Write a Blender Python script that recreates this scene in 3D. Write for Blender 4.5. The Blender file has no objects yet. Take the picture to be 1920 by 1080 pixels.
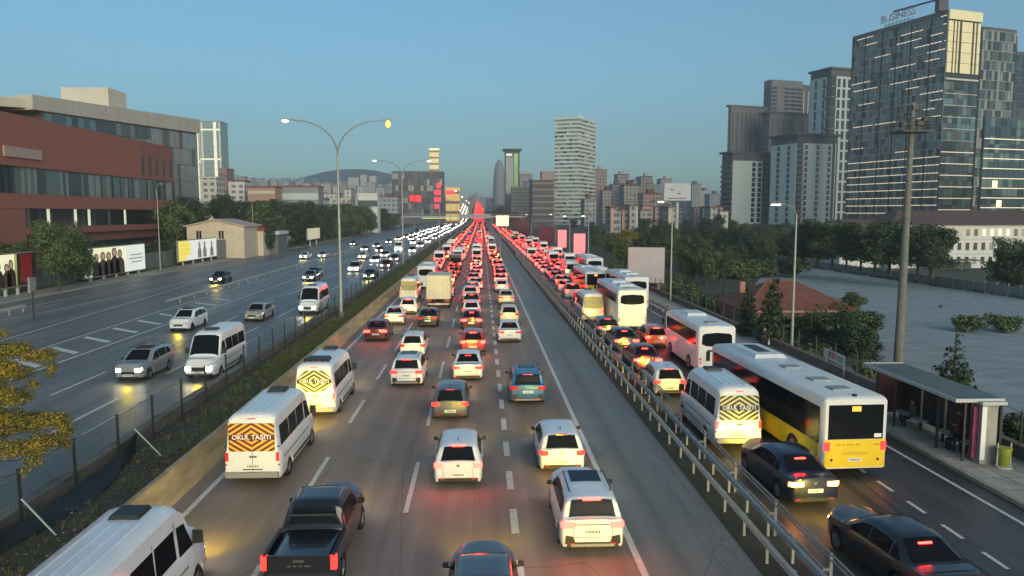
import bpy, bmesh, math, random
from mathutils import Vector, Matrix
R = math.radians
random.seed(11)
S = bpy.context.scene
C = S.collection

# ------------------------------------------------------------------ camera, sky, sun, exposure
CAM_H, FPX = 9.8, 1400.0
PITCH = math.atan(140 / FPX)
YAW = math.atan(58 / math.hypot(FPX, 140))
cam_d = bpy.data.cameras.new('camera')
cam_d.sensor_width = 36
cam_d.lens = 36 * FPX / 1920
cam_d.clip_start = .5
cam_d.clip_end = 20000
cam = bpy.data.objects.new('camera', cam_d)
cam.location = (0, 0, CAM_H)
cam.rotation_euler = (math.pi / 2 - PITCH, 0, -YAW)
C.objects.link(cam)
S.camera = cam

SUN_EL, SUN_AZ = 15.0, 160.0         # low behind the camera and a little to its right (degrees clockwise from +Y)
w = bpy.data.worlds.new('World'); S.world = w; w.use_nodes = True
nt = w.node_tree; nt.nodes.clear()
out = nt.nodes.new('ShaderNodeOutputWorld'); bg = nt.nodes.new('ShaderNodeBackground')
sky = nt.nodes.new('ShaderNodeTexSky'); sky.sky_type = 'NISHITA'; sky.sun_disc = False
sky.sun_elevation = R(SUN_EL); sky.sun_rotation = R(SUN_AZ)
sky.altitude = 100; sky.air_density = 1.0; sky.dust_density = 2.0; sky.ozone_density = 6.0
bg.inputs['Strength'].default_value = 0.15
tint = nt.nodes.new('ShaderNodeMix'); tint.data_type = 'RGBA'; tint.blend_type = 'MULTIPLY'; tint.inputs[0].default_value = 1; tint.inputs[7].default_value = (1.08, 1.14, .86, 1)   # the teal cast of the whole picture
nt.links.new(sky.outputs[0], tint.inputs[6]); nt.links.new(tint.outputs[2], bg.inputs[0]); nt.links.new(bg.outputs[0], out.inputs[0])

sun_d = bpy.data.lights.new('sun', 'SUN'); sun_d.energy = 1.4; sun_d.angle = R(45); sun_d.color = (1, .74, .50)
sun = bpy.data.objects.new('sun', sun_d); C.objects.link(sun)
az = R(SUN_AZ)
sdir = Vector((math.sin(az) * math.cos(R(SUN_EL)), math.cos(az) * math.cos(R(SUN_EL)), math.sin(R(SUN_EL))))
sun.rotation_euler = sdir.to_track_quat('Z', 'Y').to_euler()

S.view_settings.view_transform = 'Standard'
S.view_settings.look = 'None'
S.view_settings.exposure = 0.38
S.view_settings.gamma = 1
S.render.engine = 'CYCLES'
S.cycles.use_denoising = True
S.cycles.max_bounces = 5
S.cycles.diffuse_bounces = 2
S.cycles.glossy_bounces = 3
S.cycles.transmission_bounces = 3
S.cycles.volume_bounces = 1
S.cycles.transparent_max_bounces = 6
S.cycles.sample_clamp_indirect = 4
S.cycles.caustics_reflective = False
S.cycles.caustics_refractive = False

# ------------------------------------------------------------------ where a pixel of the photograph (1920 x 1080) lies in the place
def ray(u, v):
    x = (u - 960) / FPX; y = (540 - v) / FPX
    cp, sp = math.cos(PITCH), math.sin(PITCH)
    d = (x, cp + y * sp, -sp + y * cp)
    c, s = math.cos(YAW), math.sin(YAW)
    return Vector((d[0] * c + d[1] * s, -d[0] * s + d[1] * c, d[2]))
def G(u, v, z=0.0):                    # on the level plane z
    d = ray(u, v); t = (z - CAM_H) / d[2]
    return Vector((d[0] * t, d[1] * t, z))
def W(u, v, Y):                        # at distance Y down the road
    d = ray(u, v); t = Y / d[1]
    return Vector((d[0] * t, Y, CAM_H + d[2] * t))

def sstep(a, b, x):
    t = min(1, max(0, (x - a) / (b - a))); return t * t * (3 - 2 * t)
DZ = -2.2
def gz(x, y):                           # the land right of the pavement lies lower than the road
    return DZ * min(1, max(0, (x - 21.55) / 2.65)) * (1 - sstep(200, 400, x)) * (1 - sstep(430, 520, y))
def terr(Y):                           # the land climbs far down the road
    return 46 * sstep(720, 1750, Y) + 40 * sstep(1750, 4500, Y)

ORD_ = 'first second third fourth fifth sixth seventh eighth ninth tenth eleventh twelfth thirteenth fourteenth fifteenth sixteenth seventeenth eighteenth nineteenth'.split()
def ordw(n):
    if n < 20: return ORD_[n-1]
    t, u = divmod(n, 10); tens = {2: 'twent', 3: 'thirt', 4: 'fort', 5: 'fift', 6: 'sixt', 7: 'sevent', 8: 'eight', 9: 'ninet'}[t]
    return tens + 'ieth' if u == 0 else tens + 'y-' + ORD_[u-1]
# ------------------------------------------------------------------ materials
MATS = {}
def nodes(name):
    m = bpy.data.materials.new(name); m.use_nodes = True
    return m, m.node_tree, m.node_tree.nodes['Principled BSDF']
def setp(b, **k):
    for a, v in k.items():
        b.inputs[a].default_value = v
def M(name, col=None, rough=.6, metal=0., emit=None, es=0., var=0., scale=2., bump=0., coat=0., spec=None, stretch=None, detail=3, rvar=0., col2=None, samp=True):
    if name in MATS: return MATS[name]
    m, t, b = nodes(name)
    c = (*col, 1)
    b.inputs['Base Color'].default_value = c
    b.inputs['Roughness'].default_value = rough
    b.inputs['Metallic'].default_value = metal
    if coat: b.inputs['Coat Weight'].default_value = coat; b.inputs['Coat Roughness'].default_value = .08
    if spec is not None: b.inputs['Specular IOR Level'].default_value = spec
    if emit: b.inputs['Emission Color'].default_value = (*emit, 1); b.inputs['Emission Strength'].default_value = es
    if var or bump or rvar:
        tc = t.nodes.new('ShaderNodeTexCoord'); mp = t.nodes.new('ShaderNodeMapping')
        if stretch: mp.inputs['Scale'].default_value = stretch
        n = t.nodes.new('ShaderNodeTexNoise'); n.inputs['Scale'].default_value = scale; n.inputs['Detail'].default_value = detail
        n.inputs['Roughness'].default_value = .65
        t.links.new(tc.outputs['Object'], mp.inputs[0]); t.links.new(mp.outputs[0], n.inputs[0])
        if var:
            cr = t.nodes.new('ShaderNodeValToRGB')
            lo = tuple(max(0, x * (1 - var)) for x in col); hi = col2 or tuple(min(1, x * (1 + var)) for x in col)
            cr.color_ramp.elements[0].position = .3; cr.color_ramp.elements[1].position = .7
            cr.color_ramp.elements[0].color = (*lo, 1); cr.color_ramp.elements[1].color = (*hi, 1)
            t.links.new(n.outputs[0], cr.inputs[0]); t.links.new(cr.outputs[0], b.inputs['Base Color'])
        if rvar:
            mr = t.nodes.new('ShaderNodeMapRange'); mr.inputs[3].default_value = rough - rvar; mr.inputs[4].default_value = rough + rvar
            mr.inputs[1].default_value = .3; mr.inputs[2].default_value = .7
            t.links.new(n.outputs[0], mr.inputs[0]); t.links.new(mr.outputs[0], b.inputs['Roughness'])
        if bump:
            n2 = t.nodes.new('ShaderNodeTexNoise'); n2.inputs['Scale'].default_value = scale * 6
            t.links.new(mp.outputs[0], n2.inputs[0])
            bu = t.nodes.new('ShaderNodeBump'); bu.inputs['Strength'].default_value = bump; bu.inputs['Distance'].default_value = .02
            t.links.new(n2.outputs[0], bu.inputs['Height']); t.links.new(bu.outputs[0], b.inputs['Normal'])
    if not samp: m.cycles.emission_sampling = 'NONE'
    MATS[name] = m
    return m

def asphalt(name, c1, c2, rough, wheel=None):
    """asphalt with coarse blotches, fine grain, cracks sealed with bitumen and polished wheel paths along Y"""
    m, t, b = nodes(name)
    N = t.nodes.new; L = t.links.new
    tc = N('ShaderNodeTexCoord')
    def noise(scale, sx=(1, 1, 1), det=4):
        mp = N('ShaderNodeMapping'); mp.inputs['Scale'].default_value = sx
        n = N('ShaderNodeTexNoise'); n.inputs['Scale'].default_value = scale; n.inputs['Detail'].default_value = det
        L(tc.outputs['Object'], mp.inputs[0]); L(mp.outputs[0], n.inputs[0]); return n
    trk = noise(1.15, (1, .006, 1), det=3); big = noise(.35, (1, .12, 1)); fine = noise(26, det=2); mid = noise(1.6, (1, .25, 1))
    cr = N('ShaderNodeValToRGB'); cr.color_ramp.elements[0].position = .32; cr.color_ramp.elements[1].position = .68
    cr.color_ramp.elements[0].color = (*c1, 1); cr.color_ramp.elements[1].color = (*c2, 1)
    L(big.outputs[0], cr.inputs[0])
    mx = N('ShaderNodeMix'); mx.data_type = 'RGBA'; mx.blend_type = 'OVERLAY'; mx.inputs[0].default_value = .45
    L(cr.outputs[0], mx.inputs[6]); L(fine.outputs[0], mx.inputs[7])
    mx2 = N('ShaderNodeMix'); mx2.data_type = 'RGBA'; mx2.blend_type = 'OVERLAY'; mx2.inputs[0].default_value = .35
    L(mx.outputs[2], mx2.inputs[6]); L(mid.outputs[0], mx2.inputs[7])
    mx3 = N('ShaderNodeMix'); mx3.data_type = 'RGBA'; mx3.blend_type = 'OVERLAY'; mx3.inputs[0].default_value = .6
    L(mx2.outputs[2], mx3.inputs[6]); L(trk.outputs[0], mx3.inputs[7])
    vo = N('ShaderNodeTexVoronoi'); vo.feature = 'DISTANCE_TO_EDGE'; vo.inputs['Scale'].default_value = .28; mpv = N('ShaderNodeMapping'); mpv.inputs['Scale'].default_value = (1, .35, 1)
    dn = noise(1.2, det=5); ad = N('ShaderNodeMix'); ad.data_type = 'RGBA'; ad.inputs[0].default_value = .12; L(tc.outputs['Object'], mpv.inputs[0]); L(mpv.outputs[0], ad.inputs[6]); L(dn.outputs[1], ad.inputs[7]); L(ad.outputs[2], vo.inputs['Vector'])
    ck = N('ShaderNodeMapRange'); ck.inputs[1].default_value = 0; ck.inputs[2].default_value = .006; ck.inputs[3].default_value = .72; ck.inputs[4].default_value = 1
    L(vo.outputs['Distance'], ck.inputs[0])
    mx4 = N('ShaderNodeMix'); mx4.data_type = 'RGBA'; mx4.blend_type = 'MULTIPLY'; mx4.inputs[0].default_value = 1; L(mx3.outputs[2], mx4.inputs[6]); L(ck.outputs[0], mx4.inputs[7])
    L(mx4.outputs[2], b.inputs['Base Color'])
    mr = N('ShaderNodeMapRange'); mr.inputs[1].default_value = .3; mr.inputs[2].default_value = .7
    mr.inputs[3].default_value = rough - .09; mr.inputs[4].default_value = rough + .1
    L(mid.outputs[0], mr.inputs[0]); L(mr.outputs[0], b.inputs['Roughness'])
    bu = N('ShaderNodeBump'); bu.inputs['Strength'].default_value = .25; bu.inputs['Distance'].default_value = .01
    L(fine.outputs[0], bu.inputs['Height']); L(bu.outputs[0], b.inputs['Normal'])
    b.inputs['Specular IOR Level'].default_value = .42
    MATS[name] = m
    return m

def far_facade(name, wall, glass, sx, sz, lit=.0):
    """far facades only: rows of windows a pixel or two across"""
    m, t, b = nodes(name); N = t.nodes.new; L = t.links.new
    tc = N('ShaderNodeTexCoord'); sep = N('ShaderNodeSeparateXYZ'); L(tc.outputs['Object'], sep.inputs[0])
    ad = N('ShaderNodeMath'); ad.operation = 'ADD'; L(sep.outputs[0], ad.inputs[0]); L(sep.outputs[1], ad.inputs[1])
    def cell(src, s, f):
        a = N('ShaderNodeMath'); a.operation = 'MULTIPLY'; a.inputs[1].default_value = 1 / s; L(src, a.inputs[0])
        fr = N('ShaderNodeMath'); fr.operation = 'FRACT'; L(a.outputs[0], fr.inputs[0])
        g = N('ShaderNodeMath'); g.operation = 'GREATER_THAN'; g.inputs[1].default_value = f; L(fr.outputs[0], g.inputs[0]); return g
    g1 = cell(ad.outputs[0], sx, .45); g2 = cell(sep.outputs[2], sz, .5)
    mu = N('ShaderNodeMath'); mu.operation = 'MULTIPLY'; L(g1.outputs[0], mu.inputs[0]); L(g2.outputs[0], mu.inputs[1])
    mx = N('ShaderNodeMix'); mx.data_type = 'RGBA'; mx.inputs[6].default_value = (*wall, 1); mx.inputs[7].default_value = (*glass, 1)
    L(mu.outputs[0], mx.inputs[0]); L(mx.outputs[2], b.inputs['Base Color'])
    b.inputs['Roughness'].default_value = .7
    MATS[name] = m; return m

# ------------------------------------------------------------------ mesh building
class MB:
    def __init__(s): s.v = []; s.f = []; s.mi = []
    def add(s, vs, fs, mi=0):
        o = len(s.v); s.v += [tuple(p) for p in vs]; s.f += [tuple(i + o for i in f) for f in fs]; s.mi += [mi] * len(fs); return s
    def box(s, x0, y0, z0, x1, y1, z1, mi=0):
        x0, x1 = min(x0, x1), max(x0, x1); y0, y1 = min(y0, y1), max(y0, y1); z0, z1 = min(z0, z1), max(z0, z1)
        return s.add([(x0,y0,z0),(x1,y0,z0),(x1,y1,z0),(x0,y1,z0),(x0,y0,z1),(x1,y0,z1),(x1,y1,z1),(x0,y1,z1)],
              [(0,3,2,1),(4,5,6,7),(0,1,5,4),(1,2,6,5),(2,3,7,6),(3,0,4,7)], mi)
    def hexa(s, lo, hi, mi=0):         # two loops of four points
        return s.add(list(lo) + list(hi), [(3,2,1,0),(4,5,6,7),(0,1,5,4),(1,2,6,5),(2,3,7,6),(3,0,4,7)], mi)
    def prism(s, poly, z0, z1, mi=0):  # poly of (x,y), counter-clockwise
        n = len(poly)
        return s.add([(x, y, z0) for x, y in poly] + [(x, y, z1) for x, y in poly],
              [tuple(range(n - 1, -1, -1)), tuple(range(n, 2 * n))] + [(i, (i + 1) % n, n + (i + 1) % n, n + i) for i in range(n)], mi)
    def tube(s, pts, r, n=6, mi=0, cap=True):
        pts = [Vector(p) for p in pts]; rr = r if isinstance(r, (list, tuple)) else [r] * len(pts)
        o = len(s.v)
        for i, p in enumerate(pts):
            d = (pts[min(i + 1, len(pts) - 1)] - pts[max(i - 1, 0)]).normalized()
            a = d.orthogonal().normalized() if i == 0 else (a - d * a.dot(d)).normalized()
            b = d.cross(a)
            for k in range(n):
                t = 2 * math.pi * k / n
                s.v.append(tuple(p + (a * math.cos(t) + b * math.sin(t)) * rr[i]))
        for i in range(len(pts) - 1):
            for k in range(n):
                s.f.append((o + i*n + k, o + i*n + (k+1) % n, o + (i+1)*n + (k+1) % n, o + (i+1)*n + k)); s.mi.append(mi)
        if cap:
            s.f.append(tuple(o + k for k in range(n - 1, -1, -1))); s.mi.append(mi)
            s.f.append(tuple(o + (len(pts) - 1) * n + k for k in range(n))); s.mi.append(mi)
        return s
    def mesh(s, name, mats=None, smooth=None):
        me = bpy.data.meshes.new(name); me.from_pydata(s.v, [], s.f)
        if mats is not None:
            for m in (mats if isinstance(mats, (list, tuple)) else [mats]): me.materials.append(m)
        if any(s.mi): me.polygons.foreach_set('material_index', s.mi)
        if smooth:
            me.polygons.foreach_set('use_smooth', [True] * len(me.polygons)); me.set_sharp_from_angle(angle=R(smooth))
        me.update(); return me
    def build(s, name, mats, parent=None, smooth=None, loc=None, rz=0):
        return link(name, s.mesh(name, mats, smooth), parent, loc, rz)

def link(name, me, parent=None, loc=None, rz=0, mat=None):
    o = bpy.data.objects.new(name, me); C.objects.link(o)
    if parent: o.parent = parent
    if loc is not None: o.location = loc
    if rz: o.rotation_euler = (0, 0, rz)
    if mat is not None and me.materials:
        o.material_slots[0].link = 'OBJECT'; o.material_slots[0].material = mat
    return o
def tag(o, label=None, cat=None, group=None, kind=None):
    if label: o['label'] = label
    if cat: o['category'] = cat
    if group: o['group'] = group
    if kind: o['kind'] = kind
    return o
def thing(name, label, cat, loc=(0, 0, 0), rz=0, group=None):
    o = bpy.data.objects.new(name, None); C.objects.link(o); o.location = loc; o.rotation_euler = (0, 0, rz)
    o.empty_display_size = .2
    return tag(o, label, cat, group)
UNIT = {}
def unit_box(key, mat):                # shared 1 x 1 x 1 box, centred
    if key not in UNIT: UNIT[key] = MB().box(-.5, -.5, -.5, .5, .5, .5).mesh('piece', mat)
    return UNIT[key]
def piece(name, key, mat, parent, loc, size, rz=0, omat=None):
    o = link(name, unit_box(key, mat), parent, loc, rz, omat); o.scale = size; return o
# ------------------------------------------------------------------ shared materials
asph_out = asphalt('asphalt_outbound', (.215, .166, .132), (.285, .226, .184), .66)
asph_in = asphalt('asphalt_inbound', (.125, .122, .114), (.172, .167, .155), .47)
asph_right = asphalt('asphalt_bus_road', (.048, .044, .043), (.075, .070, .067), .45)
asph_sh = asphalt('asphalt_shoulder', (.165, .160, .145), (.220, .212, .190), .55)
m_line = M('road_paint', (.62, .60, .55), .6, var=.22, scale=5)
m_tyre = M('tyre', (.012, .012, .013), .8)
m_rim = M('rim', (.35, .36, .38), .35, metal=.9)
m_glass = M('car_glass', (.008, .010, .013), .12, spec=.10)
m_black = M('black_plastic', (.018, .018, .019), .5)
m_under = M('underbody', (.008, .008, .008), .9)
m_plate = M('number_plate', (.80, .80, .76), .4)
m_plink = M('plate_print', (.02, .02, .03), .5)
m_chrome = M('chrome', (.6, .6, .62), .2, metal=1)
m_grey = M('grey_plastic', (.25, .25, .26), .5)
TAIL_ON = M('tail_light_lit', (.5, .01, .01), .3, emit=(1, .010, .007), es=44)
TAIL_DIM = M('tail_light_dim', (.45, .01, .012), .25, emit=(1, .012, .008), es=7)
TAIL_OFF = M('tail_light_off', (.30, .012, .012), .2, emit=(1, .02, .02), es=.5)
TAIL_AMB = M('indicator_lit', (.6, .2, .02), .3, emit=(1, .33, .04), es=22)
HEAD_ON = M('headlight_lit', (.8, .8, .8), .2, emit=(1, .93, .72), es=32)
HEAD_COOL = M('headlight_lit_cool', (.8, .8, .8), .2, emit=(.92, .97, 1), es=32)
HEAD_OFF = M('headlight_clear', (.55, .57, .6), .12)
def paint(name, col, metal=.0, rough=.32):
    return M('paint_' + name, col, rough, metal=metal, coat=.7, var=.05, scale=1.2)
PAINT = dict(white=paint('white', (.74, .75, .76)), silver=paint('silver', (.42, .43, .44), .6), grey=paint('grey', (.13, .14, .15), .5),
             black=paint('black', (.012, .012, .014)), navy=paint('navy', (.012, .016, .045), .2), blue=paint('blue', (.03, .14, .30), .3),
             red=paint('red', (.42, .02, .02), .1), darkred=paint('darkred', (.12, .012, .016), .2), cream=paint('cream', (.66, .60, .44)),
             orange=paint('orange', (.62, .12, .03)), yellow=paint('yellow', (.80, .47, .02)), brown=paint('brown', (.12, .08, .06), .3),
             champagne=paint('champagne', (.42, .38, .31), .5))
m_busy = M('bus_yellow', (.82, .56, .015), .4, coat=.4, var=.06, scale=1.5)
m_busw = M('bus_white', (.70, .71, .70), .45, coat=.2, var=.08, scale=.8)
m_vanw = PAINT['white']

# ------------------------------------------------------------------ vehicle shells
def lerpl(pl, x):
    if x <= pl[0][0]: return pl[0][1]
    for (a, b), (c, d) in zip(pl, pl[1:]):
        if x <= c: return b + (d - b) * (x - a) / (c - a) if c > a else d
    return pl[-1][1]

class Shell:
    """a car body lofted along its length (Y, front = +Y); keeps its section so that panes and lamps can be laid on it"""
    def __init__(s, L, hw, belt, roof, zb=.22, axles=(), ra=.37, tumble=.30, plan=None, corner=.09, crown=.045, flat=False):
        s.L, s.hw, s.belt, s.roof, s.zb, s.ax, s.ra, s.tumble, s.corner, s.crown = L, hw, belt, roof, zb, axles, ra, tumble, corner, crown
        h = L / 2
        s.plan = plan or [(-h, .86), (-h + .07, .93), (-h + .25, .985), (-h + .6, 1), (h - 1.1, 1), (h - .5, .96), (h - .15, .86), (h, .70)]
        ys = set()
        for pl in (belt, roof, s.plan): ys |= {round(a, 3) for a, _ in pl if -h <= a <= h}
        for a in axles:
            for k in (-1.02, -1, -.93, -.75, -.5, -.2, .2, .5, .75, .93, 1, 1.02): ys.add(round(a + k * ra, 3))
        ys |= {-h, h}
        y = -h
        while y < h: ys.add(round(y, 3)); y += .3
        s.ys = sorted(v for v in ys if -h <= v <= h)
    def sec(s, y):
        w = s.hw * lerpl(s.plan, y); b = lerpl(s.belt, y); r = max(b, lerpl(s.roof, y)); zb = s.zb
        if y <= -s.L / 2 + .05 or y >= s.L / 2 - .05: zb = s.zb + .05
        for a in s.ax:
            d = abs(y - a)
            if d <= s.ra: zb = max(zb, .33 + math.sqrt(max(0, s.ra ** 2 - d * d)))
        h = r - b
        zm = max(zb + .04, .5 * (zb + b)) if zb < .5 else zb + .06
        xt = max(.2 * w, .935 * w - s.tumble * h)
        c = min(s.corner, .9 * h) if h > .02 else 0
        return [(.78 * w, zb), (.955 * w, zb), (.995 * w, min(zb + .1, zm)), (w, zm), (.985 * w, b - .09), (.945 * w, b),
                (.935 * w, b + .005 + .02 * (h > .02)), (xt, r - c * .8 + .006), (xt - c, r + .012), (xt * .55, r + s.crown * .8), (0, r + s.crown)]
    def mesh(s, name, mat):
        m = MB(); rows = []
        for y in s.ys:
            p = s.sec(y); rows.append(p)
            m.v += [(x, y, z) for x, z in p] + [(-x, y, z) for x, z in p[:-1]]
        n = 11; q = 21
        for i in range(len(rows) - 1):
            a, b = i * q, (i + 1) * q
            for j in range(n - 1):
                m.f.append((a + j, b + j, b + j + 1, a + j + 1))
                l0 = a + n + j; l1 = a + n + j + 1 if j < n - 2 else a + n - 1
                k0 = b + n + j; k1 = b + n + j + 1 if j < n - 2 else b + n - 1
                m.f.append((k0, l0, l1, k1))
            m.f.append((a, a + n, b + n, b))
        for i, fl in ((0, 0), (len(rows) - 1, 1)):
            a = i * q
            for j in range(n - 1):
                l0 = a + n + j; l1 = a + n + j + 1 if j < n - 2 else a + n - 1
                f = (a + j, a + j + 1, l1, l0) if j < n - 2 else (a + j, a + j + 1, l0)
                m.f.append(f if not fl else tuple(reversed(f)))
        m.mi = [0] * len(m.f)
        return m.mesh(name, mat, smooth=38)
    def sx(s, y, z):                   # half width of the side at height z
        p = s.sec(y)
        for (a, b), (c, d) in zip(p, p[1:]):
            if d > b and b <= z <= d: return a + (c - a) * (z - b) / (d - b)
        return p[7][0]
    def side(s, polys, off=.012, th=.02, n=1, sides=(-1, 1)):
        """thin panels lying on the flank: polygons of (y, z)"""
        out = []
        for sd in sides:
            for poly in polys:
                m = MB(); o = [(sd * (s.sx(y, z) + off), y, z) for y, z in poly]; i = [(sd * (s.sx(y, z) - th), y, z) for y, z in poly]
                k = len(poly)
                m.add(o + i, [tuple(range(k)) if sd < 0 else tuple(range(k - 1, -1, -1))] + [(a, k + a, k + (a + 1) % k, (a + 1) % k) for a in range(k)])
                out.append(m)
        return out
    def slant(s, A, B, pts, off=.015, bow=.03):
        """a pane across the car between profile points A and B (y, z): pts (x, t), bowed towards its middle"""
        ny, nz = -(B[1] - A[1]), (B[0] - A[0]); l = math.hypot(ny, nz); ny, nz = ny / l, nz / l
        if nz < 0: ny, nz = -ny, -nz
        m = MB(); n = len(pts) // 2; rows = []; K = 6
        for r_ in range(K + 1):
            t = r_ / K; row = []
            for c in range(n):
                x = pts[c][0] + (pts[2*n-1-c][0] - pts[c][0]) * t
                y = A[0] + (B[0] - A[0]) * t
                row.append((x, y + ny * off, max(s.top(x, y), s.top(x, y - .02), s.top(x, y + .02)) + off * max(nz, .5)))
            rows.append(row)
        o = [p for r_ in rows for p in r_]; T = len(o)
        m.add(o + [(x, y - ny * .03, z - nz * .03) for x, y, z in o], [(a*n + c, a*n + c + 1, (a+1)*n + c + 1, (a+1)*n + c) for a in range(K) for c in range(n-1)]
              + [(a*n, (a+1)*n, T + (a+1)*n, T + a*n) for a in range(K)] + [(a*n + n-1, T + a*n + n-1, T + (a+1)*n + n-1, (a+1)*n + n-1) for a in range(K)]
              + [(c, T + c, T + c + 1, c + 1) for c in range(n-1)] + [(K*n + c, K*n + c + 1, T + K*n + c + 1, T + K*n + c) for c in range(n-1)])
        return m
    def top(s, x, y):
        """height of the shell above (x, y), between the stations as the mesh has it"""
        y = min(max(y, s.ys[0]), s.ys[-1]); k = 0
        while k < len(s.ys) - 2 and s.ys[k+1] < y: k += 1
        def zz(yy):
            p = s.sec(yy)[5:]; x_ = abs(x)
            if x_ >= p[0][0]: return p[0][1]
            for (a, b), (c, d) in zip(p, p[1:]):
                if c <= x_ <= a: return b + (d - b) * (a - x_) / (a - c) if a > c else max(b, d)
            return p[-1][1]
        y0, y1 = s.ys[k], s.ys[k+1]; t = (y - y0) / (y1 - y0) if y1 > y0 else 0
        return zz(y0) * (1 - t) + zz(y1) * t

def rowpane(x0, x1, n=6):              # trapezium outline with intermediate points so that it can bow: x0 half width at t=0, x1 at t=1
    return [(-x0 + 2 * x0 * i / n, .0) for i in range(n + 1)] + [(x1 - 2 * x1 * i / n, 1.) for i in range(n + 1)]

def wheel_mesh(r=.32, w=.21):
    m = MB(); prof = [(-w/2, r*.68), (-w/2, r*.92), (-w/2 + .03, r), (w/2 - .03, r), (w/2, r*.92), (w/2, r*.68)]; n = 18
    for i in range(n):
        t = 2 * math.pi * i / n
        m.v += [(x, rr * math.cos(t), rr * math.sin(t)) for x, rr in prof]
    for i in range(n):
        a, b = i * 6, ((i + 1) % n) * 6
        for j in range(5): m.f.append((a + j, a + j + 1, b + j + 1, b + j))
        m.f.append((a + 5, a, b, b + 5))
    m.mi = [0] * len(m.f)
    return m.mesh('tyre', m_tyre, smooth=40)
def rim_mesh(r=.32, w=.21):
    m = MB()
    for sd in (-1, 1):
        x = sd * (w / 2 - .03)
        m.tube([(x - .01, 0, 0), (x + .01, 0, 0)], r * .16, 8)
        for k in range(5):
            t = 2 * math.pi * k / 5 + .3; c, s_ = math.cos(t), math.sin(t)
            m.tube([(x, r*.1*c, r*.1*s_), (x, r*.66*c, r*.66*s_)], [.05, .035], 4)
        m.tube([(x - .02, 0, 0), (x - .019, 0, 0)], r * .68, 16)
    return m.mesh('rim', m_rim)
TYRE, RIM = wheel_mesh(), rim_mesh()
TYRE_B, RIM_B = wheel_mesh(.48, .28), rim_mesh(.48, .28)
TYRE_V, RIM_V = wheel_mesh(.35, .23), rim_mesh(.35, .23)

def plate(y, z, w=.52, front=False):
    sgn = 1 if front else -1
    a = MB().box(-w/2, y, z - .06, w/2, y + sgn * .02, z + .06).mesh('number_plate', m_plate)
    b = MB(); rr = random.Random(4)
    x = -w/2 + .06
    while x < w/2 - .05:               # the characters cannot be read in the photograph: dark strokes only
        ww = rr.choice((.02, .035, .035)); b.box(x, y + sgn*.02, z - .035, x + ww, y + sgn*.023, z + .035); x += ww + rr.choice((.014, .014, .03))
    return [('number_plate', a, m_plate, None, None), ('plate_print', b.mesh('plate_print', m_plink), m_plink, 'up', None)]

def lamp(sd, x0, x1, y, z0, z1, depth=.22, front=False, skew=.02):
    """a lamp wrapping the corner of the body: outline bevelled, bulging"""
    f = 1 if front else -1
    m = MB()
    P = [(x0, z0 + skew), (x1, z0 - .0), (x1 + .02, z1 - .03), (x0 + .02, z1 + skew)]
    o = [(sd * x, y + f * .012 - f * max(0, x - .62) * .35, z) for x, z in P]
    i = [(sd * (x * 1.0 + (.03 if x > .5 and not front else 0)), y - f * depth, z) for x, z in P]
    return m.hexa(i if (sd > 0) == (f < 0) else i[::-1], o if (sd > 0) == (f < 0) else o[::-1])

def lamp_rear(sd, x0, xm, x1, h, z0, z1):
    P = [(x0, -h-.02), (xm, -h-.02), (x1, -h+.13), (x1-.08, -h+.16), (x0, -h+.05)]; P = [(sd*x, y) for x, y in P]
    m = MB(); k = 5; m.add([(x, y, z0 + (.02 if i in (0, 4) else 0)) for i, (x, y) in enumerate(P)] + [(x, y, z1 - (.03 if i in (2, 3) else 0)) for i, (x, y) in enumerate(P)],
        [tuple(range(k-1, -1, -1)), tuple(range(k, 2*k))] + [(i, (i+1) % k, k+(i+1) % k, k+i) for i in range(k)])
    return m
def lamp_front(sd, x0, x1, xo, h, z0, z1, d=.26):
    P = [(x0, h+.014), (x1, h+.014), (xo, h-d), (x0, h-d)]; P = [(sd*x, y) for x, y in P]
    return MB().hexa([(x, y, z0) for x, y in P], [(x, y, z1 + (.02 if i > 1 else 0)) for i, (x, y) in enumerate(P)])
TPL = {}
def V(name): TPL[name] = []; return TPL[name]
def add_wheels(t, hw, ax, tyre=TYRE, rim=RIM, z=.32):
    for y in ax:
        for sd in (-1, 1):
            t.append(('wheel', tyre, m_tyre, None, (sd * (hw - .12), y, z)))
            t.append(('rim', rim, m_rim, 'up', None))
def mirror(t, sh, y, z, reach=.20, size=.13, mat='paint'):
    for sd in (-1, 1):
        x = sh.sx(y, z); m = MB()
        m.box(sd * (x - .03), y - .02, z - .03, sd * (x + .08), y + .03, z + .0)
        m.hexa([(sd*(x+.05), y-.05, z-.02), (sd*(x+reach), y-.05, z+.0), (sd*(x+reach-.02), y+.07, z+.01), (sd*(x+.05), y+.07, z-.01)][::sd],
               [(sd*(x+.05), y-.05, z+size), (sd*(x+reach), y-.05, z+size-.01), (sd*(x+reach-.03), y+.06, z+size-.03), (sd*(x+.05), y+.06, z+size-.02)][::sd])
        t.append(('mirror', m.mesh('mirror', m_black), mat if mat == 'paint' else m_black, None, None))

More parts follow.
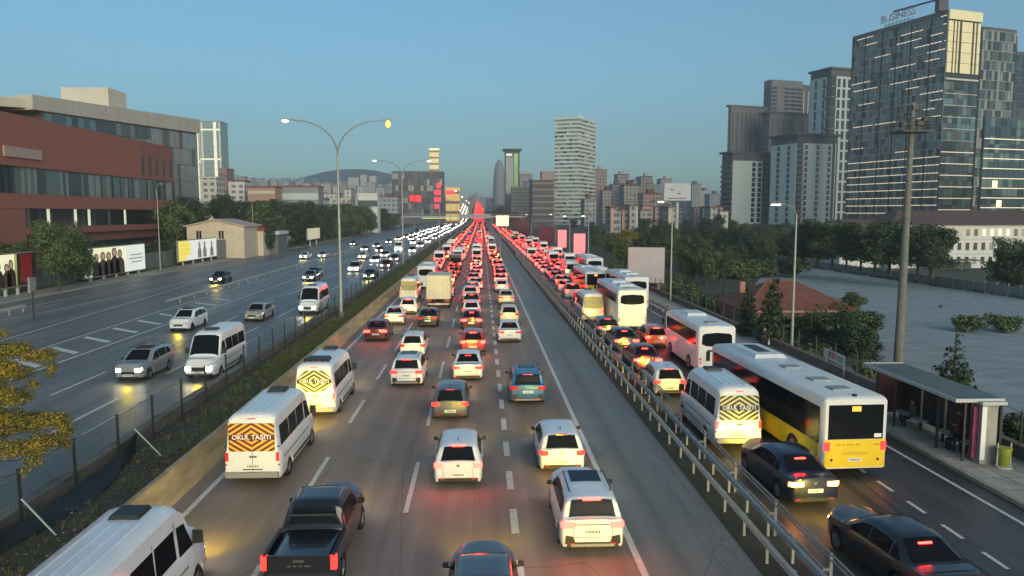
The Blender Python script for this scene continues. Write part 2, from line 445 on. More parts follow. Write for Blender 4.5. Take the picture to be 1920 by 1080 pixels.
def car_common(t, sh, L, hw, ax, rear, frontA, frontB, sidew, tails, heads, plate_z, seam_y, mz, front_plate=.42, rail=False, bumper_h=.24, low=.2):
    h = L / 2
    t.append(('body', sh.mesh('body', m_vanw), 'paint', None, None))
    t.append(('underbody', MB().box(-hw*.78, -h+.12, low, hw*.78, h-.15, .62).mesh('underbody', m_under), m_under, None, None))
    add_wheels(t, hw, ax)
    A, B, xa, xb = rear
    t.append(('rear_window', sh.slant(A, B, rowpane(xa, xb)).mesh('rear_window', m_glass), m_glass, None, None))
    t.append(('windscreen', sh.slant(frontA[0], frontB[0], rowpane(frontA[1], frontB[1])).mesh('windscreen', m_glass), m_glass, None, None))
    for m in sh.side(sidew): t.append(('side_window', m.mesh('side_window', m_glass), m_glass, None, None))
    for sd in (-1, 1):
        for (x0, x1, z0, z1) in tails: t.append(('tail_light', lamp_rear(sd, x0*hw, sh.plan[0][1]*hw+.01, hw*.975, h, z0, z1).mesh('tail_light', TAIL_ON), 'tail', None, None))
        for (x0, x1, z0, z1) in heads: t.append(('headlight', lamp_front(sd, x0*hw, sh.plan[-1][1]*hw, lerpl(sh.plan, h-.26)*hw-.012, h, z0, z1).mesh('headlight', HEAD_ON), 'head', None, None))
    t += plate(-h - .006, plate_z)
    t += plate(h + .0, front_plate, front=True)
    t.append(('bumper', MB().box(-hw*.80, -h-.012, sh.zb+.03, hw*.80, -h+.1, sh.zb+.03+bumper_h*.55).mesh('bumper', m_black), m_black, None, None))
    t.append(('grille', MB().box(-hw*.40, h-.12, .46, hw*.40, h+.012, .64).box(-hw*.66, h-.12, .24, hw*.66, h+.008, .34).mesh('grille', m_black), m_black, None, None))
    # door gaps, sill and handles
    gaps = MB()
    for y in seam_y:
        for g in sh.side([[(y-.008, .38), (y+.008, .38), (y+.008, sh.sec(y)[5][1]-.01), (y-.008, sh.sec(y)[5][1]-.01)]], .004, .005): gaps.add(g.v, g.f)
    t.append(('door_gap', gaps.mesh('door_gap', m_under), m_under, None, None))
    for y in seam_y[:2]:
        for m in sh.side([[(y+.08, .80), (y+.24, .80), (y+.24, .825), (y+.08, .825)]], .03, .02): t.append(('door_handle', m.mesh('door_handle', m_vanw), 'paint', None, None))
    mirror(t, sh, mz[0], mz[1], mat='black')
    gz_ = MB(); zt = sh.sec(-h+.03)[5][1]-.05; xg = hw*.60
    for sd in (-1, 1): gz_.box(sd*xg, -h-.008, plate_z-.16, sd*(xg+.012), -h-.001, zt)
    gz_.box(-xg, -h-.008, plate_z-.17, xg, -h-.001, plate_z-.158)
    t.append(('door_gap', gz_.mesh('tailgate_gap', m_under), m_under, None, None))
    t.append(('reflector', MB().box(-hw*.72, -h-.02, sh.zb+.10, -hw*.56, -h-.005, sh.zb+.135).box(hw*.56, -h-.02, sh.zb+.10, hw*.72, -h-.005, sh.zb+.135).mesh('reflector', TAIL_OFF), TAIL_OFF, None, None))

# hatchback
def build_hatch():
    t = V('hatch'); L, hw = 4.12, .88; h = L/2
    sh = Shell(L, hw, [(-h, .60), (-h+.02, .90), (-h+.1, .95), (-1.4, .99), (.85, .95), (1.05, .94), (1.45, .88), (1.85, .80), (2.0, .73), (h, .67)],
               [(-h+.08, .95), (-h+.14, 1.0), (-1.66, 1.38), (-1.5, 1.43), (-.9, 1.49), (0, 1.50), (.25, 1.46), (1.05, .95)], axles=(-1.28, 1.26))
    sh.plan = [(-h, .84), (-h+.06, .93), (-h+.25, .985), (-h+.6, 1), (.9, 1), (1.5, .95), (1.85, .86), (h, .66)]
    car_common(t, sh, L, hw, (-1.28, 1.26), ((-1.98, 1.0), (-1.68, 1.37), .62, .50), ((1.0, .97), .62), ((.36, 1.42), .50),
        [[(-1.42, 1.02), (-.95, 1.01), (-.95, 1.37), (-1.25, 1.34), (-1.46, 1.20)], [(-.88, 1.01), (-.05, .99), (-.05, 1.40), (-.88, 1.39)], [(.02, .99), (.78, .98), (.30, 1.33), (.02, 1.39)]],
        [(.60, .93, .74, .93)], [(.42, .72, .52, .67)], .50, (-.92, -.02, .80), (.62, .98))
    t.append(('brake_light', MB().box(-.22, -1.72, 1.43, .22, -1.60, 1.455).mesh('brake_light', TAIL_ON), 'tail', None, None))
    t.append(('antenna', MB().box(-.012, -1.30, 1.53, .012, -1.12, 1.60).mesh('antenna', m_black), m_black, None, None))
    t.append(('badge', MB().box(-.05, -h-.014, .80, .05, -h, .88).mesh('badge', m_chrome), m_chrome, None, None))
    return sh
def build_sedan():
    t = V('sedan'); L, hw = 4.62, .90; h = L/2
    sh = Shell(L, hw, [(-h, .62), (-h+.03, .95), (-h+.12, .99), (-1.6, 1.0), (.9, .94), (1.15, .93), (1.6, .86), (2.05, .80), (2.2, .73), (h, .67)],
               [(-1.72, 1.0), (-1.62, 1.04), (-1.0, 1.36), (-.8, 1.41), (-.3, 1.45), (.15, 1.45), (.42, 1.40), (1.2, .94)], axles=(-1.36, 1.42))
    sh.plan = [(-h, .80), (-h+.06, .90), (-h+.3, .975), (-h+.7, 1), (1.0, 1), (1.7, .95), (2.05, .86), (h, .66)]
    car_common(t, sh, L, hw, (-1.36, 1.42), ((-1.64, 1.03), (-.98, 1.37), .66, .50), ((1.15, .97), .64), ((.47, 1.38), .50),
        [[(-1.40, 1.02), (-1.0, 1.01), (-1.0, 1.30), (-1.15, 1.25)], [(-.93, 1.01), (-.08, .99), (-.08, 1.37), (-.75, 1.35), (-.93, 1.32)], [(-.02, .99), (.90, .98), (.35, 1.30), (-.02, 1.37)]],
        [(.46, .90, .76, .92)], [(.42, .70, .53, .67)], .62, (-.97, -.05, .92), (.72, .97), )
    t.append(('brake_light', MB().box(-.18, -1.20, 1.34, .18, -1.14, 1.365).mesh('brake_light', TAIL_ON), 'tail', None, None))
    t.append(('boot_gap', MB().box(-.70, -h+.18, 1.045, .70, -h+.20, 1.055).mesh('boot_gap', m_under), m_under, None, None))
    t.append(('badge', MB().box(-.05, -h-.014, .84, .05, -h, .91).mesh('badge', m_chrome), m_chrome, None, None))
def build_suv():
    t = V('suv'); L, hw = 4.48, .93; h = L/2
    sh = Shell(L, hw, [(-h, .66), (-h+.02, 1.0), (-h+.1, 1.06), (-1.4, 1.09), (.9, 1.04), (1.15, 1.04), (1.6, .99), (2.0, .95), (2.15, .88), (h, .80)],
               [(-h+.10, 1.06), (-h+.18, 1.10), (-1.92, 1.50), (-1.8, 1.57), (-1.0, 1.64), (0, 1.65), (.3, 1.60), (1.2, 1.05)], zb=.27, axles=(-1.36, 1.36), ra=.40, tumble=.26)
    sh.plan = [(-h, .86), (-h+.06, .94), (-h+.25, .99), (-h+.6, 1), (1.0, 1), (1.6, .96), (2.0, .88), (h, .72)]
    car_common(t, sh, L, hw, (-1.36, 1.36), ((-2.09, 1.11), (-1.90, 1.50), .68, .58), ((1.14, 1.08), .66), ((.38, 1.57), .54),
        [[(-1.75, 1.13), (-1.15, 1.12), (-1.15, 1.50), (-1.6, 1.47), (-1.80, 1.28)], [(-1.07, 1.12), (-.12, 1.09), (-.12, 1.54), (-1.07, 1.52)], [(-.05, 1.09), (.86, 1.08), (.36, 1.45), (-.05, 1.53)]],
        [(.54, .95, .84, 1.03)], [(.44, .76, .64, .80)], .74, (-1.10, -.08, .90), (.72, 1.08), low=.26)
    for sd in (-1, 1):
        t.append(('roof_rail', MB().tube([(sd*.60, -1.55, 1.68), (sd*.62, -1.45, 1.73), (sd*.62, .05, 1.74), (sd*.60, .2, 1.68)], .022, 5).mesh('roof_rail', m_black), m_black, None, None))
        t.append(('bumper_vent', MB().hexa([(sd*.50, -h-.015, .42), (sd*.80, -h-.015, .38), (sd*.80, -h+.1, .38), (sd*.5, -h+.1, .42)][::-sd], [(sd*.56, -h-.015, .60), (sd*.78, -h-.015, .64), (sd*.78, -h+.1, .64), (sd*.56, -h+.1, .60)][::-sd]).mesh('bumper_vent', m_black), m_black, None, None))
    t.append(('sunroof', MB().box(-.46, -.75, 1.655, .46, .18, 1.705).mesh('sunroof', m_glass), m_glass, None, None))
    t.append(('brake_light', MB().box(-.26, -1.97, 1.555, .26, -1.85, 1.585).mesh('brake_light', TAIL_ON), 'tail', None, None))
    t.append(('tail_strip', MB().box(-.5, -h-.012, .93, .5, -h+.02, .96).mesh('tail_strip', m_chrome), m_chrome, None, None))
    t.append(('skid_plate', MB().box(-.62, -h-.02, .30, .62, -h+.05, .38).mesh('skid_plate', m_grey), m_grey, None, None))
def build_pickup():
    t = V('pickup'); L, hw = 5.3, .94; h = L/2
    sh = Shell(L, hw, [(-h, .76), (-.98, .78), (-.95, 1.12), (1.3, 1.08), (1.5, 1.08), (2.0, 1.03), (2.4, .98), (2.55, .92), (h, .84)],
               [(-.96, 1.1), (-.90, 1.16), (-.72, 1.66), (-.5, 1.76), (.4, 1.77), (.65, 1.72), (1.45, 1.1)], zb=.36, axles=(-1.62, 1.62), ra=.43, tumble=.22)
    sh.plan = [(-h, .97), (1.2, 1), (1.9, .97), (2.35, .90), (h, .76)]
    t.append(('body', sh.mesh('body', m_vanw), 'paint', None, None))
    t.append(('underbody', MB().box(-hw*.78, -h+.12, .34, hw*.78, h-.15, .74).mesh('underbody', m_under), m_under, None, None))
    for y in (-1.62, 1.62):
        for sd in (-1, 1):
            t.append(('wheel', TYRE_V, m_tyre, None, (sd*(hw-.11), y, .36))); t.append(('rim', RIM_V, m_rim, 'up', None))
    t.append(('rear_window', sh.slant((-.90, 1.18), (-.74, 1.62), rowpane(.66, .58)).mesh('rear_window', m_glass), m_glass, None, None))
    t.append(('windscreen', sh.slant((1.38, 1.14), (.70, 1.68), rowpane(.68, .58)).mesh('windscreen', m_glass), m_glass, None, None))
    for m in sh.side([[(-.78, 1.16), (.16, 1.14), (.16, 1.62), (-.62, 1.62)], [(.23, 1.14), (1.12, 1.13), (.66, 1.55), (.23, 1.62)]]): t.append(('side_window', m.mesh('side_window', m_glass), m_glass, None, None))
    for sd in (-1, 1):
        t.append(('bed_side', MB().box(sd*(hw-.115), -h+.02, .77, sd*(hw-.015), -.96, 1.16).mesh('bed_side', m_vanw), 'paint', None, None))
        t.append(('bed_rail', MB().box(sd*(hw-.125), -h+.02, 1.163, sd*(hw-.03), -.97, 1.19).mesh('bed_rail', m_black), m_black, None, None))
        t.append(('wheel_box', MB().box(sd*(hw-.12), -2.0, .80, sd*(hw-.34), -1.25, .98).mesh('wheel_box', m_black), m_black, None, None))
        t.append(('tail_light', MB().box(sd*(hw-.13), -h-.02, .80, sd*(hw+.005), -h+.14, 1.15).mesh('tail_light', TAIL_ON), 'tail', None, None))
        t.append(('headlight', lamp_front(sd, .45*hw, .76*hw, lerpl(sh.plan, h-.26)*hw-.015, h, .68, .86).mesh('headlight', HEAD_ON), 'head', None, None))
        t.append(('roof_rail', MB().tube([(sd*.60, -.45, 1.80), (sd*.62, -.35, 1.85), (sd*.62, .35, 1.85), (sd*.60, .45, 1.79)], .02, 5).mesh('roof_rail', m_chrome), m_chrome, None, None))
    t.append(('tailgate', MB().box(-hw+.135, -h-.012, .78, hw-.135, -h+.06, 1.17).mesh('tailgate', m_vanw), 'paint', None, None))
    t.append(('tailgate_handle', MB().box(-.14, -h-.03, 1.0, .14, -h-.01, 1.06).mesh('tailgate_handle', m_chrome), m_chrome, None, None))
    t.append(('tailgate_lettering', MB().box(-.30, -h-.022, .88, -.2, -h-.014, .92).box(-.15, -h-.022, .88, -.05, -h-.014, .92).box(0, -h-.022, .88, .1, -h-.014, .92).box(.15, -h-.022, .88, .3, -h-.014, .92).mesh('tailgate_lettering', m_chrome), m_chrome, None, None))
    t.append(('bed_liner', MB().box(-hw+.13, -h+.08, .79, hw-.13, -1.0, .80).mesh('bed_liner', m_black), m_black, None, None))
    bar = MB().tube([(-.72, -.78, 1.15), (-.70, -1.02, 1.40), (-.60, -1.10, 1.60), (.60, -1.10, 1.60), (.70, -1.02, 1.40), (.72, -.78, 1.15)], .04, 6)
    t.append(('roll_bar', bar.mesh('roll_bar', m_black), m_black, None, None))
    t.append(('bumper', MB().box(-hw*.9, -h-.14, .46, hw*.9, -h+.02, .62).mesh('bumper', m_chrome), m_chrome, None, None))
    t += plate(-h-.15, .55)
    mirror(t, sh, 1.0, 1.12, .24, .18)

def clip(poly, a, b, c):               # keep a*x + b*z <= c
    out = []
    for i, p in enumerate(poly):
        q = poly[(i + 1) % len(poly)]; dp = a*p[0] + b*p[1] - c; dq = a*q[0] + b*q[1] - c
        if dp <= 0: out.append(p)
        if (dp < 0 < dq) or (dq < 0 < dp):
            t = dp / (dp - dq); out.append((p[0] + (q[0]-p[0])*t, p[1] + (q[1]-p[1])*t))
    return out
def text_mesh(txt, size, mat, depth=.004, bold=.0):
    cu = bpy.data.curves.new('lettering', 'FONT'); cu.body = txt; cu.size = size; cu.align_x = 'CENTER'; cu.align_y = 'CENTER'; cu.extrude = depth; cu.offset = bold
    cu.resolution_u = 3
    o = bpy.data.objects.new('lettering', cu); C.objects.link(o)
    bpy.context.view_layer.update()
    me = bpy.data.meshes.new_from_object(o.evaluated_get(bpy.context.evaluated_depsgraph_get()))
    bpy.data.objects.remove(o); me.materials.clear(); me.materials.append(mat)
    return me
def place_mesh(me, mat4): me.transform(mat4); return me
FACE_BACK = Matrix.Rotation(math.pi/2, 4, 'X')       # lettering that faces -Y
m_sy = M('sign_yellow', (.74, .66, .26), .5); m_so = M('sign_orange', (.80, .40, .06), .5)
m_sd = M('sign_dark', (.03, .028, .02), .5); m_sm = M('sign_maroon', (.10, .012, .01), .5); m_sw = M('sign_white', (.82, .82, .80), .5)
def school_sign(t, y, z, w, hgt, light, dark, full=True):
    b = MB().prism([(-w/2, y), (w/2, y), (w/2, y+.012), (-w/2, y+.012)], z - hgt/2, z + hgt/2)
    if not full:                       # eight-sided panel
        b = MB(); P = [(-w/2, z-.15*hgt), (-w/2, z+.15*hgt), (-w*.24, z+hgt/2), (w*.24, z+hgt/2), (w/2, z+.15*hgt), (w/2, z-.15*hgt), (w*.24, z-hgt/2), (-w*.24, z-hgt/2)]
        k = 8; b.add([(x, y, zz) for x, zz in P] + [(x, y+.012, zz) for x, zz in P], [tuple(range(k-1, -1, -1))] + [(a, (a+1) % k, k+(a+1) % k, k+a) for a in range(k)])
    t.append(('school_sign', b.mesh('school_sign', dark), dark, None, None))
    st = MB(); s = .30
    for q in ((1, 1), (-1, 1), (-1, -1), (1, -1)):
        for k in (1, 3, 5, 7, 9):
            P = [(0, 0), (q[0]*w/2, 0), (q[0]*w/2, q[1]*hgt/2), (0, q[1]*hgt/2)]
            A, B = q[0]/(w*.5), q[1]/(hgt*.5)
            P = clip(P, A, B, .14 + (k+1)*.19); P = clip(P, -A, -B, -(.14 + k*.19)) if P else P
            P = clip(P, 0, -q[1], -.10) if P else P
            if not full and P: P = clip(P, q[0]/(w*.76), q[1]/(hgt*.65), 1.0)
            if len(P) >= 3:
                ar = sum(P[i][0]*P[(i+1) % len(P)][1] - P[(i+1) % len(P)][0]*P[i][1] for i in range(len(P)))
                if ar < 0: P = P[::-1]
                st.add([(x, y - .004, z + zz) for x, zz in P], [tuple(range(len(P)))])
    t.append(('stripe', st.mesh('stripe', light), light, 'up', None))
    tx = text_mesh('OKUL TAŞITI', .215 * w / 1.5, m_sw, bold=.004)
    place_mesh(tx, Matrix.Translation((0, y - .010, z)) @ FACE_BACK)
    t.append(('lettering', tx, m_sw, 'up', None))

def build_van(key, sign=None, hatchtype='flat', light=None, dark=None):
    t = V(key); L, hw = 6.1, 1.0; h = L/2
    sh = Shell(L, hw, [(-h, 1.35), (1.7, 1.35), (2.05, 1.22), (2.5, 1.10), (2.85, 1.0), (2.98, .93), (h, .84)],
               [(-h, 2.50), (-h+.08, 2.60), (-h+.3, 2.66), (.9, 2.66), (1.2, 2.60), (1.45, 2.45), (2.12, 1.28)], zb=.34, axles=(-1.75, 1.95), ra=.42, tumble=.085, corner=.16, crown=.05)
    sh.plan = [(-h, .955), (-h+.08, .985), (-h+.3, 1), (1.7, 1), (2.3, .97), (2.8, .88), (h, .72)]
    t.append(('body', sh.mesh('body', m_vanw), 'paint', None, None))
    t.append(('underbody', MB().box(-.8, -h+.1, .30, .8, h-.2, .8).mesh('underbody', m_under), m_under, None, None))
    for y in (-1.75, 1.95):
        for sd in (-1, 1):
            t.append(('wheel', TYRE_V, m_tyre, None, (sd*.87, y, .35))); t.append(('rim', RIM_V, m_rim, 'up', None))
    t.append(('windscreen', sh.slant((2.06, 1.38), (1.46, 2.36), rowpane(.84, .74)).mesh('windscreen', m_glass), m_glass, None, None))
    for y0, y1 in ((-h+.35, -1.5), (-1.44, -.35), (-.29, .80)):
        for m in sh.side([[(y0, 1.45), (y1, 1.45), (y1, 2.16), (y0+.05, 2.16)]]): t.append(('side_window', m.mesh('side_window', m_glass), m_glass, None, None))
    for m in sh.side([[(.98, 1.40), (1.80, 1.36), (1.42, 2.08), (.98, 2.14)]]): t.append(('side_window', m.mesh('side_window', m_glass), m_glass, None, None))
    for m in sh.side([[(-1.3, .50), (1.5, .50), (1.5, .58), (-1.3, .58)]], .03): t.append(('sill', m.mesh('sill', m_black), m_black, None, None))
    for m in sh.side([[(-2.6, .98), (1.3, .98), (1.3, 1.04), (-2.6, 1.04)]], .02): t.append(('side_moulding', m.mesh('side_moulding', m_grey), m_grey, None, None))
    gaps = MB()
    for y in (.90, .86, -.32):
        for g in sh.side([[(y-.008, .5), (y+.008, .5), (y+.008, 2.3), (y-.008, 2.3)]], .004, .005, sides=(1,)): gaps.add(g.v, g.f)
    gaps.box(-.006, -h-.008, .6, .006, -h+.01, 2.4)
    t.append(('door_gap', gaps.mesh('door_gap', m_under), m_under, None, None))
    for sd in (-1, 1):
        t.append(('tail_light', MB().box(sd*.84, -h-.015, .98, sd*.945, -h+.10, 1.30).mesh('tail_light', TAIL_ON), 'tail', None, None))
        t.append(('headlight', lamp_front(sd, .44, .72, lerpl(sh.plan, h-.30)*hw-.02, h, .62, .86, d=.30).mesh('headlight', HEAD_ON), 'head', None, None))
        t.append(('hinge', MB().box(sd*.90, -h-.025, .84, sd*.97, -h+.03, .88).box(sd*.90, -h-.025, 1.5, sd*.97, -h+.03, 1.54).mesh('hinge', m_black), m_black, None, None))
    t.append(('brake_light', MB().box(-.16, -h+.0, 2.515, .16, -h+.1, 2.55).mesh('brake_light', TAIL_ON), 'tail', None, None))
    if sign is None:
        for sd in (-1, 1): t.append(('rear_window', MB().box(sd*.06, -h-.012, 1.45, sd*.82, -h+.02, 2.25).mesh('rear_window', m_glass), m_glass, None, None))
    else: school_sign(t, -h-.022, 1.86, 1.62, 1.02, light, dark, full=(sign == 'full'))
    t.append(('door_handle', MB().box(-.10, -h-.04, 1.13, .16, -h-.005, 1.17).mesh('door_handle', m_black), m_black, None, None))
    t.append(('bumper', MB().box(-.93, -h-.16, .42, .93, -h+.05, .60).mesh('bumper', m_grey), m_grey, None, None))
    t.append(('door_step', MB().box(-.35, -h-.01, .66, .35, -h-.004, .70).mesh('door_step', m_black), m_black, None, None))
    t += plate(-h-.008, .80); t += plate(h+.0, .50, front=True)
    t.append(('grille', MB().box(-.42, h-.14, .60, .42, h+.012, .84).mesh('grille', m_black), m_black, None, None))
    t.append(('front_bumper', MB().box(-.78, h-.2, .34, .78, h+.02, .46).mesh('front_bumper', m_black), m_black, None, None))
    vent = MB()
    hy = .55 if hatchtype == 'flat' else 1.0
    vent.hexa([(-.36, hy-.36, 2.70), (.36, hy-.36, 2.70), (.36, hy+.36, 2.70), (-.36, hy+.36, 2.70)], [(-.31, hy-.32, 2.80), (.31, hy-.32, 2.80), (.31, hy+.32, 2.80), (-.31, hy+.32, 2.80)])
    t.append(('roof_hatch', vent.mesh('roof_hatch', m_black), m_black, None, None))
    if hatchtype == 'rack':
        t.append(('air_conditioner', MB().hexa([(-.62, -2.55, 2.69), (.62, -2.55, 2.69), (.55, -1.5, 2.69), (-.55, -1.5, 2.69)], [(-.58, -2.45, 2.86), (.58, -2.45, 2.86), (.48, -1.65, 2.84), (-.48, -1.65, 2.84)]).mesh('air_conditioner', m_black), m_black, None, None))
    ribs = MB()
    for x in (-.45, -.15, .15, .45): ribs.box(x-.02, -h+.5, 2.68, x+.02, .05, 2.72)
    t.append(('roof_rib', ribs.mesh('roof_rib', m_vanw), 'paint', None, None))
    mirror(t, sh, 1.75, 1.45, .30, .34, mat='black')

def rrect(hw, z0, z1, r=.18, rb=.05, k=4):
    pts = [(0, z0), (hw - rb, z0), (hw, z0 + rb)]
    for i in range(k + 1):
        a = math.pi/2 * i / k; pts.append((hw - r + r*math.cos(a), z1 - r + r*math.sin(a)))
    pts.append((0, z1 + .03))
    return pts
def coach_shell(L, hw, z0, z1, ends=.25):
    m = MB(); h = L/2; rows = []
    for y, k, dz in ((-h, .93, .10), (-h+.06, .975, .04), (-h+ends, 1, 0), (h-ends-.2, 1, 0), (h-.1, .96, .10), (h, .90, .25)):
        p = rrect(hw*k, z0, z1-dz); rows.append(p); m.v += [(x, y, z) for x, z in p] + [(-x, y, z) for x, z in p]
    n = len(rows[0]); q = 2*n
    for i in range(len(rows)-1):
        a, b = i*q, (i+1)*q
        for j in range(n-1):
            m.f.append((a+j, b+j, b+j+1, a+j+1)); m.f.append((b+n+j, a+n+j, a+n+j+1, b+n+j+1))
    for a, fl in ((0, 0), ((len(rows)-1)*q, 1)):
        for j in range(n-1):
            f = (a+j, a+j+1, a+n+j+1, a+n+j); m.f.append(f if not fl else f[::-1])
    m.mi = [0]*len(m.f)
    return m
def build_city_bus(key='city_bus', L=12.0):
    t = V(key); hw = 1.26; h = L/2; z0, z1 = .32, 3.02
    t.append(('body', coach_shell(L, hw, z0, z1).mesh('body', m_busw, smooth=35), m_busw, None, None))
    for sd in (-1, 1):
        x = sd*(hw+.004)
        t.append(('side_panel', MB().box(x, -h+.24, .36, sd*(hw+.022), h-.46, 1.22).mesh('side_panel', m_busy), m_busy, None, None))
        n = 9; yy = [-h+.26 + (L-.74)*i/n for i in range(n+1)]
        for i in range(n):
            door = i in (2, 5, 8) and sd > 0
            t.append(('door' if door else 'side_window', MB().box(x, yy[i]+.012, .50 if door else 1.235, sd*(hw+(.03 if door else .018)), yy[i+1]-.012, 2.62).mesh('side_window', m_glass), m_glass, None, None))
        for y in (-h+2.3, h-2.6):
            arch = MB(); 
            for k in range(12):
                a0, a1 = math.pi*k/12, math.pi*(k+1)/12; r0, r1 = .52, .58
                arch.add([(sd*(hw+.03), y+r*math.cos(a), .42+r*math.sin(a)) for a in (a0, a1) for r in (r0, r1)], [(0, 1, 3, 2)] if sd < 0 else [(2, 3, 1, 0)])
            arch.tube([(sd*(hw+.024), y, .44), (sd*(hw+.026), y, .44)], .54, 18)
            t.append(('wheel_arch', arch.mesh('wheel_arch', m_under), m_under, None, None))
            t.append(('wheel', TYRE_B, m_tyre, None, (sd*(hw-.09), y, .48))); t.append(('rim', RIM_B, m_rim, 'up', None))
        t.append(('tail_light', MB().box(sd*.98, -h-.03, 1.0, sd*1.19, -h+.10, 1.34).mesh('tail_light', TAIL_DIM), 'tail', None, None))
        t.append(('reflector', MB().tube([(sd*.90, -h-.022, .66), (sd*.90, -h-.03, .66)], .055, 10).mesh('reflector', m_sm), m_sm, None, None))
        t.append(('headlight', MB().box(sd*.72, h-.05, .62, sd*1.0, h+.01, .82).mesh('headlight', HEAD_ON), 'head', None, None))
        t.append(('mirror', MB().box(sd*1.25, h+.10, 2.0, sd*1.45, h+.16, 2.5).box(sd*1.05, h-.05, 2.52, sd*1.40, h+.16, 2.58).mesh('mirror', m_black), m_black, None, None))
    t.append(('rear_panel', MB().box(-1.17, -h-.018, .36, 1.17, -h+.05, 1.42).mesh('rear_panel', m_busy), m_busy, None, None))
    t.append(('rear_window', MB().box(-1.06, -h-.022, 1.44, 1.06, -h+.03, 2.74).mesh('rear_window', m_glass), m_glass, None, None))
    t.append(('destination_display', MB().box(-.17, -h-.03, 2.50, .17, -h-.02, 2.68).mesh('destination_display', M('led_orange', (.3, .06, .01), .4, emit=(1, .22, .03), es=3)), MATS['led_orange'], 'up', None))
    t.append(('window_sticker', MB().box(.72, -h-.028, 1.50, 1.0, -h-.0225, 1.64).mesh('window_sticker', m_sw), m_sw, 'up', None))
    t.append(('windscreen', MB().box(-1.08, h-.06, 1.15, 1.08, h+.008, 2.7).mesh('windscreen', m_glass), m_glass, None, None))
    let = MB(); rr = random.Random(3); x = -.72
    while x < .2: let.box(x, -h-.024, 1.20, x+.05, -h-.018, 1.26); x += rr.choice((.09, .09, .16))
    for x in (.72, .80, .88, .96): let.box(x, -h-.024, 1.20, x+.05, -h-.018, 1.25)
    t.append(('small_lettering', let.mesh('small_lettering', M('bus_print', (.35, .22, .03), .6)), MATS['bus_print'], None, None))
    t.append(('engine_grille', MB().box(-.5, -h-.022, .92, .5, -h-.018, .93).box(-.5, -h-.022, .86, .5, -h-.018, .87).mesh('engine_grille', m_black), m_black, None, None))
    t += plate(-h-.02, .66)
    m_bg = M('bus_roof_grey', (.30, .32, .33), .5, var=.1, scale=2)
    t.append(('air_conditioner', MB().hexa([(-.80, h-4.6, 3.0), (.80, h-4.6, 3.0), (.80, h-1.2, 3.0), (-.80, h-1.2, 3.0)], [(-.66, h-4.4, 3.20), (.66, h-4.4, 3.20), (.66, h-1.5, 3.20), (-.66, h-1.5, 3.20)]).mesh('air_conditioner', m_busw), m_busw, None, None))
    t.append(('cooling_grille', MB().box(-.30, h-3.8, 3.203, .30, h-1.9, 3.22).mesh('cooling_grille', m_black), m_black, 'up', None))
    for y in (-h+5.4, -h+2.9, -h+1.3):
        t.append(('roof_hatch', MB().box(-.38, y-.30, 3.02, .38, y+.30, 3.10).mesh('roof_hatch', m_bg), m_bg, None, None))
    t.append(('roof_camera', MB().tube([(0, -h+.18, 2.98), (0, -h+.18, 3.10)], .09, 8).mesh('roof_camera', m_black), m_black, None, None))
    t.append(('underbody', MB().box(-1.0, -h+.2, .22, 1.0, h-.2, .5).mesh('underbody', m_under), m_under, None, None))
